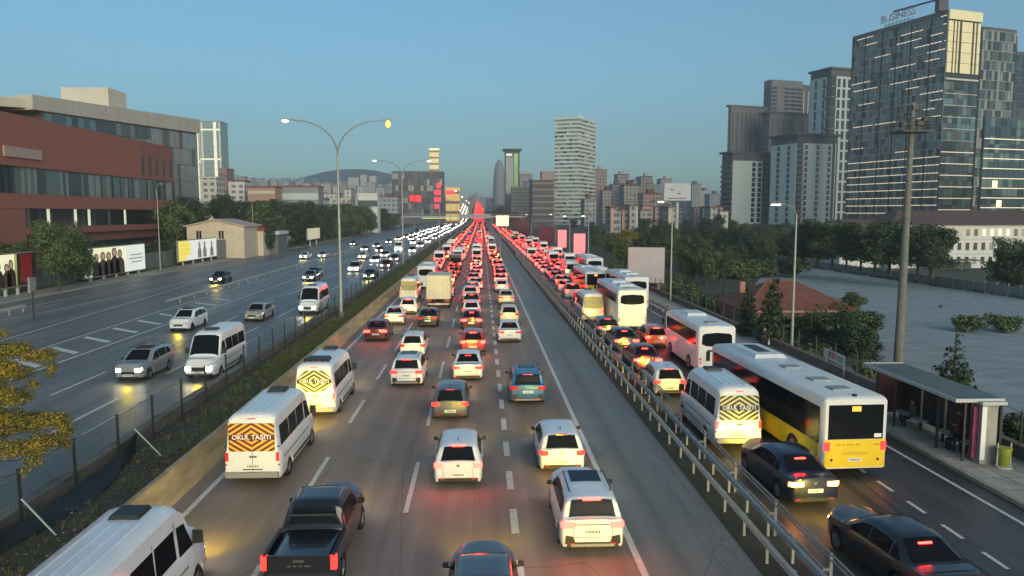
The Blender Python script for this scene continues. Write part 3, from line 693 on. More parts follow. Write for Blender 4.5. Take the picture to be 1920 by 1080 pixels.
def build_coach(key, L, z1, glass_top, hw=1.2, acs=(0.,), dome=True):
    t = V(key); h = L/2; z0 = .34
    t.append(('body', coach_shell(L, hw, z0, z1, .4).mesh('body', m_busw, smooth=35), m_busw, None, None))
    zb = z1 - 1.22
    for sd in (-1, 1):
        n = max(4, round(L/1.45)); a, b = -h+.45, h-.6
        for i in range(n):
            y0, y1 = a+(b-a)*i/n+.01, a+(b-a)*(i+1)/n-.01
            t.append(('side_window', MB().box(sd*(hw+.003), y0, zb, sd*(hw+.016), y1, zb+.82).mesh('side_window', m_glass), m_glass, None, None))
        for y in (-h+L*.24, h-L*.2):
            t.append(('wheel_arch', MB().tube([(sd*(hw+.004), y, .44), (sd*(hw+.008), y, .44)], .52, 18).mesh('wheel_arch', m_under), m_under, None, None))
            t.append(('wheel', TYRE_B, m_tyre, None, (sd*(hw-.11), y, .48))); t.append(('rim', RIM_B, m_rim, 'up', None))
        t.append(('tail_light', MB().tube([(sd*(hw-.16), -h-.02, 1.02), (sd*(hw-.16), -h-.035, 1.02)], .07, 10).tube([(sd*(hw-.16), -h-.02, .82), (sd*(hw-.16), -h-.035, .82)], .06, 10).mesh('tail_light', TAIL_ON), 'tail', None, None))
        t.append(('headlight', MB().box(sd*.7, h-.05, .62, sd*.95, h+.01, .8).mesh('headlight', HEAD_ON), 'head', None, None))
        t.append(('mirror', MB().box(sd*(hw+.02), h+.02, z1-1.1, sd*(hw+.2), h+.08, z1-.65).mesh('mirror', m_black), m_black, None, None))
    P = [(-hw*.80, zb+.10), (-hw*.55, zb-.02), (0, zb-.06), (hw*.55, zb-.02), (hw*.80, zb+.10), (hw*.78, zb+.62), (hw*.66, zb+.74), (0, zb+.80), (-hw*.66, zb+.74), (-hw*.78, zb+.62)]
    m = MB(); k = len(P); m.add([(x, -h-.016, z) for x, z in P] + [(x, -h+.02, z) for x, z in P], [tuple(range(k))] + [(q, k+q, k+(q+1) % k, (q+1) % k) for q in range(k)])
    t.append(('rear_window', m.mesh('rear_window', m_glass), m_glass, None, None))
    t.append(('windscreen', MB().box(-hw*.84, h-.06, zb-.35, hw*.84, h+.008, z1-.36).mesh('windscreen', m_glass), m_glass, None, None))
    t.append(('bumper', MB().box(-hw*.9, -h-.06, .36, hw*.9, -h+.05, .62).mesh('bumper', m_busw), m_busw, None, None))
    t += plate(-h-.064, .52)
    t.append(('badge', MB().tube([(0, -h-.018, 1.16), (0, -h-.03, 1.16)], .07, 10).mesh('badge', m_black), m_black, None, None))
    for y in acs:
        t.append(('air_conditioner', MB().hexa([(-.68, y-.9, z1), (.68, y-.9, z1), (.68, y+.9, z1), (-.68, y+.9, z1)], [(-.56, y-.7, z1+.2), (.56, y-.7, z1+.2), (.56, y+.7, z1+.2), (-.56, y+.7, z1+.2)]).mesh('air_conditioner', m_busw), m_busw, None, None))
    t.append(('roof_hatch', MB().box(-.35, -h+.9, z1+.02, .35, -h+1.5, z1+.09).mesh('roof_hatch', m_grey), m_grey, None, None))
    t.append(('underbody', MB().box(-.95, -h+.2, .22, .95, h-.2, .5).mesh('underbody', m_under), m_under, None, None))
def build_truck():
    t = V('box_truck'); L = 7.4; h = L/2; hw = 1.22
    m_box = M('truck_box', (.62, .57, .42), .6, var=.08, scale=1.5); m_fr = M('truck_frame', (.45, .42, .34), .5)
    b = MB().box(-hw, -h, 1.05, hw, 1.6, 3.45)
    t.append(('cargo_box', b.mesh('cargo_box', m_box), m_box, None, None))
    for sd in (-1, 1):
        t.append(('rear_door', MB().box(sd*.02, -h-.03, 1.12, sd*(hw-.10), -h-.004, 3.20).mesh('rear_door', m_box), m_box, None, None))
        t.append(('door_bar', MB().box(sd*.42, -h-.06, 1.14, sd*.46, -h-.032, 3.18).box(sd*.88, -h-.06, 1.14, sd*.92, -h-.032, 3.18).mesh('door_bar', m_fr), m_fr, None, None))
        t.append(('box_edge', MB().box(sd*(hw-.08), -h-.035, 1.05, sd*(hw+.02), -h+.05, 3.47).mesh('box_edge', m_fr), m_fr, None, None))
        t.append(('tail_light', MB().box(sd*.78, -h-.05, .82, sd*1.08, -h+.02, .94).mesh('tail_light', TAIL_ON), 'tail', None, None))
        t.append(('mudguard', MB().box(sd*.70, -h+.4, .45, sd*1.15, -h+.45, .95).mesh('mudguard', m_black), m_black, None, None))
        for y in (-h+1.5, h-1.1):
            t.append(('wheel', TYRE_B, m_tyre, None, (sd*(hw-.17), y, .48))); t.append(('rim', RIM_B, m_rim, 'up', None))
    t.append(('roof_edge', MB().box(-hw-.03, -h-.04, 3.42, hw+.03, -h+.04, 3.50).mesh('roof_edge', m_fr), m_fr, None, None))
    t.append(('chassis', MB().box(-.45, -h+.1, .72, .45, h-.4, 1.0).mesh('chassis', m_under), m_under, None, None))
    t.append(('bumper', MB().box(-1.12, -h-.06, .46, 1.12, -h+.06, .62).mesh('bumper', m_fr), m_fr, None, None))
    t.append(('cab', MB().hexa([(-1.05, 1.8, .6), (1.05, 1.8, .6), (1.05, h, .6), (-1.05, h, .6)], [(-1.0, 1.8, 2.4), (1.0, 1.8, 2.4), (.98, h-.35, 2.4), (-.98, h-.35, 2.4)]).mesh('cab', m_vanw), 'paint', None, None))
    t.append(('windscreen', MB().hexa([(-.9, h-.17, 1.5), (.9, h-.17, 1.5), (.9, h-.12, 1.5), (-.9, h-.12, 1.5)], [(-.88, h-.34, 2.25), (.88, h-.34, 2.25), (.88, h-.29, 2.25), (-.88, h-.29, 2.25)]).mesh('windscreen', m_glass), m_glass, None, None))
    t += plate(-h-.064, .54)
build_hatch(); build_sedan(); build_suv(); build_pickup()
build_van('van'); build_van('school_van', 'full', 'flat', m_so, m_sm); build_van('school_van_b', 'oct', 'rack', m_sy, m_sd); build_van('school_van_c', 'full', 'flat', m_sy, m_sd)
build_city_bus(); build_coach('midibus', 8.2, 3.05, 2.5, 1.16, (1.0,)); build_coach('coach', 11.6, 3.45, 2.8, 1.25, (1.0, -2.6)); build_truck()

LEN = dict(hatch=4.12, sedan=4.62, suv=4.48, pickup=5.3, van=6.1, school_van=6.1, school_van_b=6.1, school_van_c=6.1, city_bus=12., midibus=8.2, coach=11.6, box_truck=7.4)
NAME = dict(hatch='car', sedan='car', suv='car', pickup='pickup_truck', van='van', school_van='school_van', school_van_b='school_van', school_van_c='school_van', city_bus='city_bus', midibus='minibus', coach='coach', box_truck='box_truck')
CAT = dict(hatch='car', sedan='car', suv='car', pickup='pickup truck', van='van', school_van='van', school_van_b='van', school_van_c='van', city_bus='bus', midibus='minibus', coach='coach', box_truck='truck')
SKIP_FAR = {'door_gap', 'plate_print', 'door_handle', 'boot_gap', 'rim', 'antenna', 'badge', 'hinge', 'roof_rib', 'sill', 'side_moulding', 'door_step'}
def vehicle(kind, x, y, col='white', tail=TAIL_ON, head=HEAD_OFF, label=None, group=None, rz=0., z=0., glow=0., brake=None, drop=()):
    """y is the middle of the vehicle; the vehicle looks along +Y turned by rz"""
    root = thing(NAME[kind], label, CAT[kind], (x, y, z), rz, group)
    last = None; far = y > 62
    for name, me, mk, par, loc in TPL[kind]:
        if (far and name in SKIP_FAR) or name in drop: continue
        mt = {'paint': PAINT[col], 'tail': tail, 'head': head}.get(mk) if isinstance(mk, str) else None
        if name == 'brake_light' and brake is not None: mt = brake
        o = link(name, me, last if par == 'up' else root, loc, 0, mt)
        if par != 'up': last = o
        if name == 'small_lettering': o['kind'] = 'stuff'
    if glow:
        d = bpy.data.lights.new('headlamp_beam', 'SPOT'); d.energy = glow; d.spot_size = R(105); d.spot_blend = 1.0; d.color = (1, .70, .03); d.shadow_soft_size = .12
        l = bpy.data.objects.new('headlamp_beam', d); C.objects.link(l); l.parent = root
        l.location = (0, LEN[kind]/2 + .05, .68); l.rotation_euler = (R(82), 0, 0)
    return root

# cars too small in the picture to show their parts: one mesh, paint as first material
def far_mesh(L, hw, zb, zr, van=False, front=False):
    h = L/2; m = MB()
    if van:
        m.hexa([(-hw, -h, .3), (hw, -h, .3), (hw, h, .3), (-hw, h, .3)], [(-hw*.93, -h+.05, zr), (hw*.93, -h+.05, zr), (hw*.93, h-1.6, zr), (-hw*.93, h-1.6, zr)], 0)
        m.box(-hw*.8, -h-.03, zr*.52, hw*.8, -h+.03, zr*.82, 1); m.box(-hw*.8, h-1.2, 1.5, hw*.8, h-.75, zr-.35, 1)
        for s in (-1, 1): m.box(s*(hw*.955), -h+.4, zr*.55, s*(hw*.99), h-1.9, zr*.8, 1)
    else:
        m.hexa([(-hw, -h, .25), (hw, -h, .25), (hw*.95, h, .25), (-hw*.95, h, .25)], [(-hw*.95, -h+.04, zb), (hw*.95, -h+.04, zb), (hw*.85, h-.1, zb-.22), (-hw*.85, h-.1, zb-.22)], 0)
        m.hexa([(-hw*.9, -h+.12, zb), (hw*.9, -h+.12, zb), (hw*.86, 1.1, zb-.1), (-hw*.86, 1.1, zb-.1)], [(-hw*.68, -h+.55, zr-.04), (hw*.68, -h+.55, zr-.04), (hw*.66, .3, zr-.04), (-hw*.66, .3, zr-.04)], 1)
        m.hexa([(-hw*.70, -h+.50, zr-.04), (hw*.70, -h+.50, zr-.04), (hw*.68, .35, zr-.04), (-hw*.68, .35, zr-.04)], [(-hw*.62, -h+.6, zr+.02), (hw*.62, -h+.6, zr+.02), (hw*.6, .25, zr+.02), (-hw*.6, .25, zr+.02)], 0)
    for s in (-1, 1):
        zl = zb-.26 if not van else 1.0
        m.box(s*hw*.60, -h-.03, zl, s*hw*.96, -h+.1, zl+(.22 if not van else .35), 2)
        m.box(s*hw*.52, h-.12, .55, s*hw*.86, h+.03, .73, 3)
        for y in (-h+.85, h-.85): m.tube([(s*(hw-.16), y, .32), (s*(hw+.01), y, .32)], .32, 10, 4)
    m.box(-.26, -h-.03, .5, .26, -h, .62, 5)
    if not van: m.box(-.2, -h+.42, zr-.07, .2, -h+.5, zr-.03, 2)
    return m.mesh('distant_car', [m_vanw, m_glass, TAIL_ON, HEAD_OFF, m_tyre, m_plate])
FARM = dict(sedan=far_mesh(4.6, .9, .98, 1.46), hatch=far_mesh(4.1, .88, 1.0, 1.5), suv=far_mesh(4.5, .93, 1.1, 1.68), van=far_mesh(6.0, 1.0, 1.3, 2.65, True))
def far_car(kind, x, y, col, tail, head, label, group, z=0., rz=0.):
    o = bpy.data.objects.new('car' if kind != 'van' else 'van', FARM[kind]); C.objects.link(o); o.location = (x, y, z); o.rotation_euler = (0, 0, rz)
    for i, m in ((0, PAINT[col]), (2, tail), (3, head)):
        o.material_slots[i].link = 'OBJECT'; o.material_slots[i].material = m
    return tag(o, label, 'car' if kind != 'van' else 'van', group)
# ------------------------------------------------------------------ ground, roads, markings
def strip(name, x0, x1, y0, y1, z, mat, kind='structure', step=None, parent=None, xf=None):
    """a sheet along the road that follows the land"""
    ys = [y0]; y = y0
    while y < y1:
        y = min(y1, y + (200 if y < 700 else 60)); ys.append(y)
    m = MB()
    for y in ys: m.v += [(x0, y, terr(y) + z), (x1, y, terr(y) + z)]
    for i in range(len(ys) - 1): m.f.append((2*i, 2*i+1, 2*i+3, 2*i+2))
    m.mi = [0]*len(m.f)
    o = m.build(name, mat, parent)
    if kind: o['kind'] = kind
    return o
m_earth = M('earth', (.075, .058, .042), .95, var=.4, scale=.6, bump=.5, col2=(.075, .08, .045))
m_city = M('far_ground', (.055, .062, .045), .95, var=.4, scale=.02)
m_kerb = M('kerb_stone', (.33, .30, .25), .8, var=.2, scale=3, bump=.3)
m_conc = M('concrete', (.42, .33, .19), .8, var=.3, scale=1.6, bump=.3, stretch=(1, .4, 1.5))
m_concd = M('old_concrete', (.17, .15, .12), .9, var=.4, scale=1.1, bump=.4, stretch=(1, .5, 2))
m_lot = M('lot_surface', (.30, .33, .33), .95, var=.22, spec=.05, scale=.5, stretch=(.7, 1.5, 1), bump=.5, detail=8)

g = MB(); xs = [-4000, -1200, -400, -52, 21.55, 24.2, 62, 200, 250, 300, 350, 400, 1200, 4000]; ys = [-60, 0, 200, 430, 450, 475, 500, 520, 720, 800, 900, 1000, 1100, 1200, 1350, 1500, 1750, 2200, 3000, 4000, 6500]
for y in ys: g.v += [(x, y, terr(y) + gz(x, y) - .02) for x in xs]
nx = len(xs)
for j in range(len(ys)-1):
    for i in range(nx-1): g.f.append((j*nx+i, j*nx+i+1, (j+1)*nx+i+1, (j+1)*nx+i))
g.mi = [0]*len(g.f)
tag(g.build('ground', m_city), kind='structure')

strip('road', -10.45, 7.6, -20, 3000, .0, asph_out)
strip('hard_shoulder', 4.55, 7.6, -20, 160, .006, asph_sh)
strip('inbound_road', -33.2, -14.6, 0, 3000, .0, asph_in)
strip('service_road', -52.0, -33.2, 20, 900, .002, asph_in)
strip('bus_road', 9.0, 18.0, -10, 3000, .0, asph_right)
strip('median', -14.55, -10.95, 0, 700, .06, m_earth)
strip('verge', 7.6, 9.0, -10, 600, .01, m_earth)
rs = MB(); rx = [21.4, 21.55, 24.2, 62]; ry = [15, 200, 420]
for y in ry: rs.v += [(x, y, gz(x, y) + .004) for x in rx]
for j in range(2):
    for i in range(3): rs.f.append((j*4+i, j*4+i+1, (j+1)*4+i+1, (j+1)*4+i))
rs.mi = [0]*len(rs.f); tag(rs.build('roadside', m_earth), kind='structure')
strip('roadside_left', -110, -52.0, 20, 600, .004, m_earth)
lotp = [G(1395, 560, DZ), G(1450, 490, DZ), G(1925, 561, DZ), Vector((80, 90, 0)), Vector((80, 22, 0)), Vector((24.6, 22, 0)), Vector((24.6, 60, 0)), Vector((37, 70, 0))]
lm = MB().add([(p.x, p.y, DZ + .012) for p in lotp], [tuple(range(len(lotp)-1, -1, -1))])
lot = tag(lm.build('vacant_lot', m_lot), kind='structure')

# kerb and pavement beside the bus road
def kerb(name, x0, x1, y0, y1, h, mat, n, parent=None):
    st = (y1 - y0) / n
    for i in range(n):
        if i == 0: me = MB().box(x0, y0 + .015, 0, x1, y0 + st - .015, h).mesh('kerb_stone', mat)
        o = link('kerb_stone', me, parent, (0, i*st, 0))
pv = MB().box(18.25, 10, .0, 21.2, 220, .14); pav = tag(pv.build('pavement', M('paving', (.42, .375, .31), .85, var=.3, scale=1.2, bump=.3, stretch=(1, .5, 1))), kind='structure')
kerb('kerb', 18.0, 18.24, 14, 122, .15, m_kerb, 108, pav)
# slab joints of the pavement
jt = MB()
for k in range(90): jt.box(18.26, 15 + k*1.2, .141, 21.2, 15 + k*1.2 + .02, .145)
for x in (19.2, 20.2): jt.box(x, 14, .1425, x+.02, 122, .1465)
jo = jt.build('paving_joint', M('joint', (.07, .065, .06), .9), pav); jo['kind'] = 'stuff'
lk = strip('left_pavement', -56.5, -52.25, 30, 420, .13, M('left_paving', (.26, .24, .20), .85, var=.25, scale=1.))
kerb('kerb', -52.25, -51.95, 60, 300, .16, m_kerb, 120, lk)

# painted markings: each line a part of its road
ROAD = bpy.data.objects['road']; INB = bpy.data.objects['inbound_road']; SRV = bpy.data.objects['service_road']; BUS = bpy.data.objects['bus_road']
def line(parent, pts, w, z=.012, name='lane_line', mat=m_line):
    m = MB(); n = len(pts)
    m.v = []
    for x, y in pts: m.v += [(x - w/2, y, terr(y)+z), (x + w/2, y, terr(y)+z)]
    m.f = [(2*i, 2*i+1, 2*i+3, 2*i+2) for i in range(n-1)]; m.mi = [0]*len(m.f)
    return m.build(name, mat, parent)
def seg(x, y0, y1):
    ys = [y0]
    while ys[-1] < y1: ys.append(min(y1, ys[-1] + (100 if ys[-1] >= 700 else 400)))
    return [(x, y) for y in ys]
line(ROAD, seg(-9.72, 14, 1700), .20); line(ROAD, seg(4.42, 14, 170), .20); line(ROAD, [(4.42, 170), (8.2, 330)], .2)
line(ROAD, seg(7.25, 20, 172), .10, mat=M('worn_paint', (.22, .21, .20), .7, var=.4, scale=2))
def dashes(parent, x, w, y0, on, period, n, ymax):
    me = MB().add([(-w/2, 0, 0), (w/2, 0, 0), (w/2, on, 0), (-w/2, on, 0)], [(0, 1, 2, 3)]).mesh('lane_dash', m_line)
    k = 0; y = y0; rest = MB()
    while y < ymax:
        if k < n:
            link('lane_dash', me, parent, (x, y, terr(y) + .013))
        else: rest.add([(x-w/2, y, terr(y)+.013), (x+w/2, y, terr(y)+.013), (x+w/2, y+on, terr(y+on)+.013), (x-w/2, y+on, terr(y+on)+.013)], [(0, 1, 2, 3)])
        k += 1; y += period
    if rest.f:
        o = rest.build('lane_dash', m_line, parent); o['kind'] = 'stuff'
dashes(ROAD, 1.02, .24, 14.7, 1.9, 3.68, 50, 500)
dashes(ROAD, -2.52, .17, 13.7, 5.0, 10.1, 22, 600)
dashes(ROAD, -6.2, .17, 15.9, 4.4, 9.3, 22, 600)
dashes(INB, -19.32, .17, 33.3, 13.0/2, 12.6, 20, 600)
dashes(INB, -23.3, .17, 40.6, 6.0, 12.6, 20, 600)
dashes(INB, -17.72, .12, 33.0, 5.6, 22, 4, 110)
line(INB, seg(-15.35, 14, 1700), .18, name='edge_line'); line(INB, seg(-27.85, 30, 900), .20, name='edge_line')
line(SRV, [(-31.8, 46), (-32.3, 75), (-32.6, 600)], .18, z=.014, name='edge_line')
line(SRV, [(-36.6, 50), (-38.9, 87), (-41.1, 112), (-44, 300)], .17, z=.014); line(SRV, [(-45.2, 60), (-43.4, 76.6), (-42.0, 112), (-41.6, 116)], .15, z=.014)
line(SRV, seg(-47.6, 40, 400), .14, z=.014)
hm = MB()
for k in range(9):
    y = 48 + k*4.6
    hm.add([(-28.4, y, .012), (-28.4, y+.55, .012), (-31.6, y+3.4, .012), (-31.6, y+2.85, .012)], [(0, 3, 2, 1)])
    link('hatch_stripe', MB().add([(-28.4, y, .013), (-28.4, y+.75, .013), (-31.5, y+3.2, .013), (-31.5, y+2.45, .013)], [(0, 3, 2, 1)]).mesh('hatch_stripe', m_line), INB)
dashes(BUS, 14.52, .14, 13.4, 1.05, 1.93, 60, 130)
line(BUS, seg(17.12, 14, 600), .15, name='edge_line'); line(BUS, seg(9.45, 14, 600), .10, name='edge_line', mat=MATS['worn_paint'])
# bitumen seams and patches
seam = M('bitumen_seam', (.018, .017, .017), .5)
for pts, w_ in (([(13.9, 14), (13.7, 22), (13.95, 27), (13.6, 33)], .10), ([(13.3, 14), (13.2, 24), (13.35, 30)], .35)):
    line(BUS, pts, w_, z=.006, name='tar_seam', mat=seam if w_ < .2 else M('road_patch', (.028, .027, .026), .6))
for x, y, a in ((6.3, 28.9, .1),):
    line(ROAD, [(x, y), (x+a*.3, y+1.1)], .5, z=.005, name='road_patch', mat=MATS['road_patch'])
line(ROAD, [(7.0, 14), (6.6, 24), (6.8, 34), (6.1, 60), (7.0, 100)], .05, z=.010, name='road_seam', mat=MATS['worn_paint'])
lit = random.Random(9)
lit_m = MB()
for _ in range(60):
    x, y = lit.uniform(4.8, 7.4), lit.uniform(20, 90); s = lit.uniform(.02, .07)
    lit_m.add([(x, y, .02), (x+s, y+.02, .022), (x+s, y+s, .03), (x, y+s, .02)], [(0, 1, 2, 3)])
tag(lit_m.build('litter', M('litter', (.35, .33, .28), .9)), kind='stuff')

# ------------------------------------------------------------------ median: barrier wall, low wall, soil, grass, fence
bw = thing('barrier_wall', 'stained yellowish concrete barrier along the left edge of the outbound lanes', 'barrier', (0, 0, 0))
me = MB()
prof = [(-10.42, 0), (-10.55, .22), (-10.72, .34), (-10.82, .92), (-11.0, .92), (-11.12, .0)]
pr = MB().add([(x, .015, z) for x, z in prof] + [(x, 5.985, z) for x, z in prof], [tuple(range(5, -1, -1)), tuple(range(6, 12))] + [(i, (i+1) % 6, 6+(i+1) % 6, 6+i) for i in range(6)])
pm = pr.mesh('barrier_block', m_conc)
for k in range(28): link('barrier_block', pm, bw, (0, 8 + 6*k, 0))
rest = strip('barrier_block', -11.1, -10.45, 176, 1700, .9, m_conc, kind='stuff', parent=bw)
lw = thing('low_wall', 'low concrete wall with pale top between the fence and the inbound lanes', 'wall', (0, 0, 0))
pm = MB().box(-14.95, .01, 0, -14.6, 7.99, .48).box(-15.0, .01, .482, -14.55, 7.99, .56).mesh('wall_block', m_concd)
for k in range(30): link('wall_block', pm, lw, (0, 12 + 8*k, 0))
strip('wall_block', -15.0, -14.6, 252, 1700, .5, m_concd, kind='stuff', parent=lw)

m_post = M('fence_green', (.018, .028, .022), .5); m_wire = M('wire', (.05, .06, .055), .5)
fn = thing('median_fence', 'dark green wire mesh fence with thin posts along the median soil', 'fence', (0, 0, 0))
post = MB().box(-.035, -.035, 0, .035, .035, 1.95).box(-.045, -.045, 1.95, .045, .045, 1.98).mesh('fence_post', m_post)
for k in range(85): link('fence_post', post, fn, (-14.15, 22.72 - 3.1*3 + 3.1*k, .06))
for z in (1.98, 1.5, 1.0, .55): MB().tube([(-14.12, 13, z), (-14.12, 275, z)], .012 if z > 1.9 else .006, 4).build('fence_wire', m_wire, fn)
vw = MB(); y = 13.
while y < 70:
    vw.box(-14.125, y, .1, -14.119, y+.006, 1.98); y += .2
o = vw.build('fence_mesh', m_wire, fn); o['kind'] = 'stuff'
for y in (21.9, 25.0+4.4):
    MB().tube([(-14.1, y+.8, 1.1), (-12.95, y+.5, .05)], .03, 5).build('fence_strut', M('strut_grey', (.45, .45, .43), .5), fn)
# sagging shade cloth tied to the fence
cl = MB(); nU, nV = 26, 7
for i in range(nU+1):
    t = i/nU; y = 19.8 + 10.4*t; sag = math.sin(math.pi*((t*1.0) % 1))
    for j in range(nV+1):
        s = j/nV
        top = .95 - .62*sag; bot = .12
        cl.v.append((-14.02 + .75*s*sag + .05*math.sin(9*t+3*s), y + .05*math.sin(5*s), bot + (top-bot)*(1-s) + .05*math.sin(14*t + 5*s)))
for i in range(nU):
    for j in range(nV): cl.f.append((i*(nV+1)+j, (i+1)*(nV+1)+j, (i+1)*(nV+1)+j+1, i*(nV+1)+j+1))
cl.mi = [0]*len(cl.f)
tag(cl.build('shade_cloth', M('black_cloth', (.012, .013, .015), .6), smooth=80), 'black shade cloth sagging from the near end of the median fence', 'cloth')

def tufts(name, n, area, hgt, cols, seed, label=None, dens=None):
    rr = random.Random(seed); m = MB(); k = 0
    while k < n:
        x, y = area(rr); z = .06 + (gz(x, y) - .06 if x > 21 else 0)
        if dens and rr.random() > dens(x, y): continue
        k += 1
        mi = rr.randrange(len(cols)); H = hgt * rr.uniform(.4, 1.2)
        for _ in range(4):
            a = rr.uniform(0, 6.28); r_ = rr.uniform(.02, .12); w_ = rr.uniform(.012, .03) * (1 + y/60)
            bx, by = x + math.cos(a)*.04, y + math.sin(a)*.04
            m.add([(bx - w_, by, z), (bx + w_, by, z), (x + math.cos(a)*r_*1.6, y + math.sin(a)*r_*1.6, z + H)], [(0, 1, 2)], mi)
    return tag(m.build(name, cols), kind='stuff')
gA = M('grass_a', (.045, .085, .02), .9); gB = M('grass_b', (.07, .085, .03), .9); gC = M('grass_dry', (.13, .10, .05), .9); gD = M('dead_leaf', (.14, .09, .045), .9)
tufts('grass', 8000, lambda r: (-14.0 + 2.9*r.random()**.8, 16 + 170*r.random()**1.4), .22, [gA, gA, gB, gC], 3, dens=lambda x, y: .10 + .90*sstep(28, 55, y))
lf = MB(); rr = random.Random(5)
for _ in range(5200):
    x, y = rr.uniform(-14.5, -11.1), 14 + 60*rr.random()**1.3; s = rr.uniform(.02, .06); a = rr.uniform(0, 6.3); c, s2 = math.cos(a)*s, math.sin(a)*s; z = .065 + rr.random()*.05
    lf.add([(x-c, y-s2, z), (x+s2, y-c, z+rr.random()*.04), (x+c, y+s2, z), (x-s2, y+c, z+rr.random()*.04)], [(0, 1, 2, 3)], rr.randrange(3))
tag(lf.build('fallen_leaves', [gD, gC, M('leaf_pale', (.25, .22, .15), .9)]), kind='stuff')
tufts('verge_grass', 7000, lambda r: (22.0 + 4.5*r.random(), 16 + 150*r.random()**1.3), .35, [gA, gB, gC, gA], 8)
tufts('left_grass', 5000, lambda r: (-60 + 3.2*r.random(), 60 + 240*r.random()), .5, [gA, gB, gA], 18)

# ------------------------------------------------------------------ guard rails
m_zinc = M('galvanised_steel', (.44, .42, .37), .75, spec=.2, var=.15, scale=2.5)
m_zincd = M('dull_steel', (.24, .235, .22), .7, var=.2, scale=2)
def guard_rail(label, X, face, y0, y1, zc=.62, posts=2.0, p0=0., nmax=130, pipes=False):
    r = thing('guard_rail', label, 'guard rail', (X, 0, 0))
    prof = [(0, -.125), (.03, -.10), (.07, -.07), (.07, -.04), (.02, -.0), (.07, .04), (.07, .07), (.03, .10), (0, .125)]
    b = MB(); n = len(prof); o = [(face*(x+.03), y0, zc+z) for x, z in prof] + [(face*(x+.03), y1, zc+z) for x, z in prof]
    b.add(o, [(i, i+1, n+i+1, n+i) for i in range(n-1)])
    b.add([(x-face*.012, y, z) for x, y, z in o], [(i, i+1, n+i+1, n+i) for i in range(n-1)])
    b.build('rail_beam', m_zinc, r, smooth=50)
    pm = MB().box(-.035, -.03, 0, .035, .03, zc+.10).box(face*.0, -.05, zc-.12, face*.05, .05, zc+.12).mesh('post', m_zinc)
    y = p0; k = 0; rest = MB()
    while y < y1:
        if y > y0:
            if k < nmax: link('post', pm, r, (0, y, 0)); k += 1
            else: rest.box(-.05, y-.04, 0, .05, y+.04, zc+.1)
        y += posts
    if rest.f: rest.build('post', m_zinc, r)['kind'] = 'stuff'
    if pipes:
        for z in (.98, 1.12): MB().tube([(.22, y0, z), (.22, y1, z)], .03, 6).build('hand_rail', m_zincd, r, smooth=60)
        pm = MB().box(.17, -.03, .0, .25, .03, 1.16).box(.0, -.03, .70, .2, .03, .76).mesh('bracket', m_zincd)
        for k in range(70): link('bracket', pm, r, (0, p0 + posts*2*k, 0))
    return r
guard_rail('near steel guard rail with white posts on the grey hard shoulder', 7.98, -1, 10, 172, zc=.60, posts=1.82, p0=10.7)
guard_rail('second steel guard rail with a pipe handrail beside the bus road', 8.70, -1, 10, 420, zc=.60, posts=1.80, p0=10.77, pipes=True)
guard_rail('steel guard rail between the inbound lanes and the service road', -33.1, 1, 79, 330, zc=.60, posts=4., p0=79)
guard_rail('short steel guard rail piece at the left edge near the sign post', -45.6, 1, 62, 76, zc=.60, posts=2.2, p0=62.5)
guard_rail('low rail along the far side of the bus road pavement', 17.9, 1, 62, 180, zc=.55, posts=2.5, p0=62.5)
# ------------------------------------------------------------------ traffic
GO = 'vehicles queuing in the outbound lanes'; GI = 'vehicles coming towards the camera in the inbound lanes'; GB = 'vehicles on the bus road'; GS = 'school vans with striped back panels'
def rear(kind, u, v, **k):             # by the middle of the lower rear edge
    p = G(u, v, .32); return vehicle(kind, p.x, p.y + LEN[kind]/2, **k)
def rearx(kind, x, v, **k):
    p = G(902 + 0, v, .32); return vehicle(kind, x, p.y + LEN[kind]/2, **k)
def front(kind, u, v, z=.32, **k):
    p = G(u, v, z); return vehicle(kind, p.x, p.y + LEN[kind]/2, rz=math.pi, **k)
ON, DM, OF, AM = TAIL_ON, TAIL_DIM, TAIL_OFF, TAIL_AMB
GL = 330.
# outbound, near
vehicle('van', -8.35, 19.6 - 3.05 + .35, label='white van at the bottom left corner with one black roof hatch', group=GO, tail=DM, head=HEAD_ON, glow=GL*1.5)
vehicle('pickup', -4.66, 18.35 + 2.65, col='black', label='black pickup truck with an open empty bed', group=GO, tail=DM, head=HEAD_ON, glow=GL*.5)
vehicle('hatch', .02, 19.0 - 1.62, col='grey', label='dark grey car cut by the bottom edge of the photo, red glow on its bonnet', group=GO, tail=DM, head=HEAD_ON, glow=GL)
vehicle('suv', 3.16, 20.45 + 2.24, label='white SUV with a glass roof and its brake lights lit', group=GO, tail=ON, head=HEAD_ON, glow=GL)
vehicle('hatch', -.86, 25.95 + 2.06, label='white hatchback with red lights below a curved rear window, ahead of the dark grey car', group=GO, tail=ON, head=HEAD_ON, glow=GL)
vehicle('hatch', 3.02, 27.2 + 2.06, label='white hatchback driving just ahead of the white SUV', group=GO, tail=DM, head=HEAD_ON, glow=GL, brake=OF)
vehicle('school_van', -8.2, 26.3 + 3.05, label='school van with orange and dark red striped back panel', group=GS, tail=OF, head=HEAD_ON, glow=GL*1.8)
vehicle('school_van_b', -7.95, 35.2 + 3.05, label='school van with black eight-sided back panel and a black roof unit', group=GS, tail=DM, head=HEAD_ON, glow=GL)
rear('hatch', 844, 778, col='grey', label='dark grey hatchback with a pale lower bumper in the middle lane', group=GO, tail=DM, head=HEAD_ON, glow=GL, brake=OF)
rear('suv', 990, 750, col='blue', label='blue SUV alone in the right lane', group=GO, tail=OF, head=HEAD_ON, glow=GL, brake=OF)
rear('suv', 762, 718, col='white', label='white SUV with tinted glass roof behind a small white hatchback', group=GO, tail=DM, head=HEAD_ON, glow=GL)
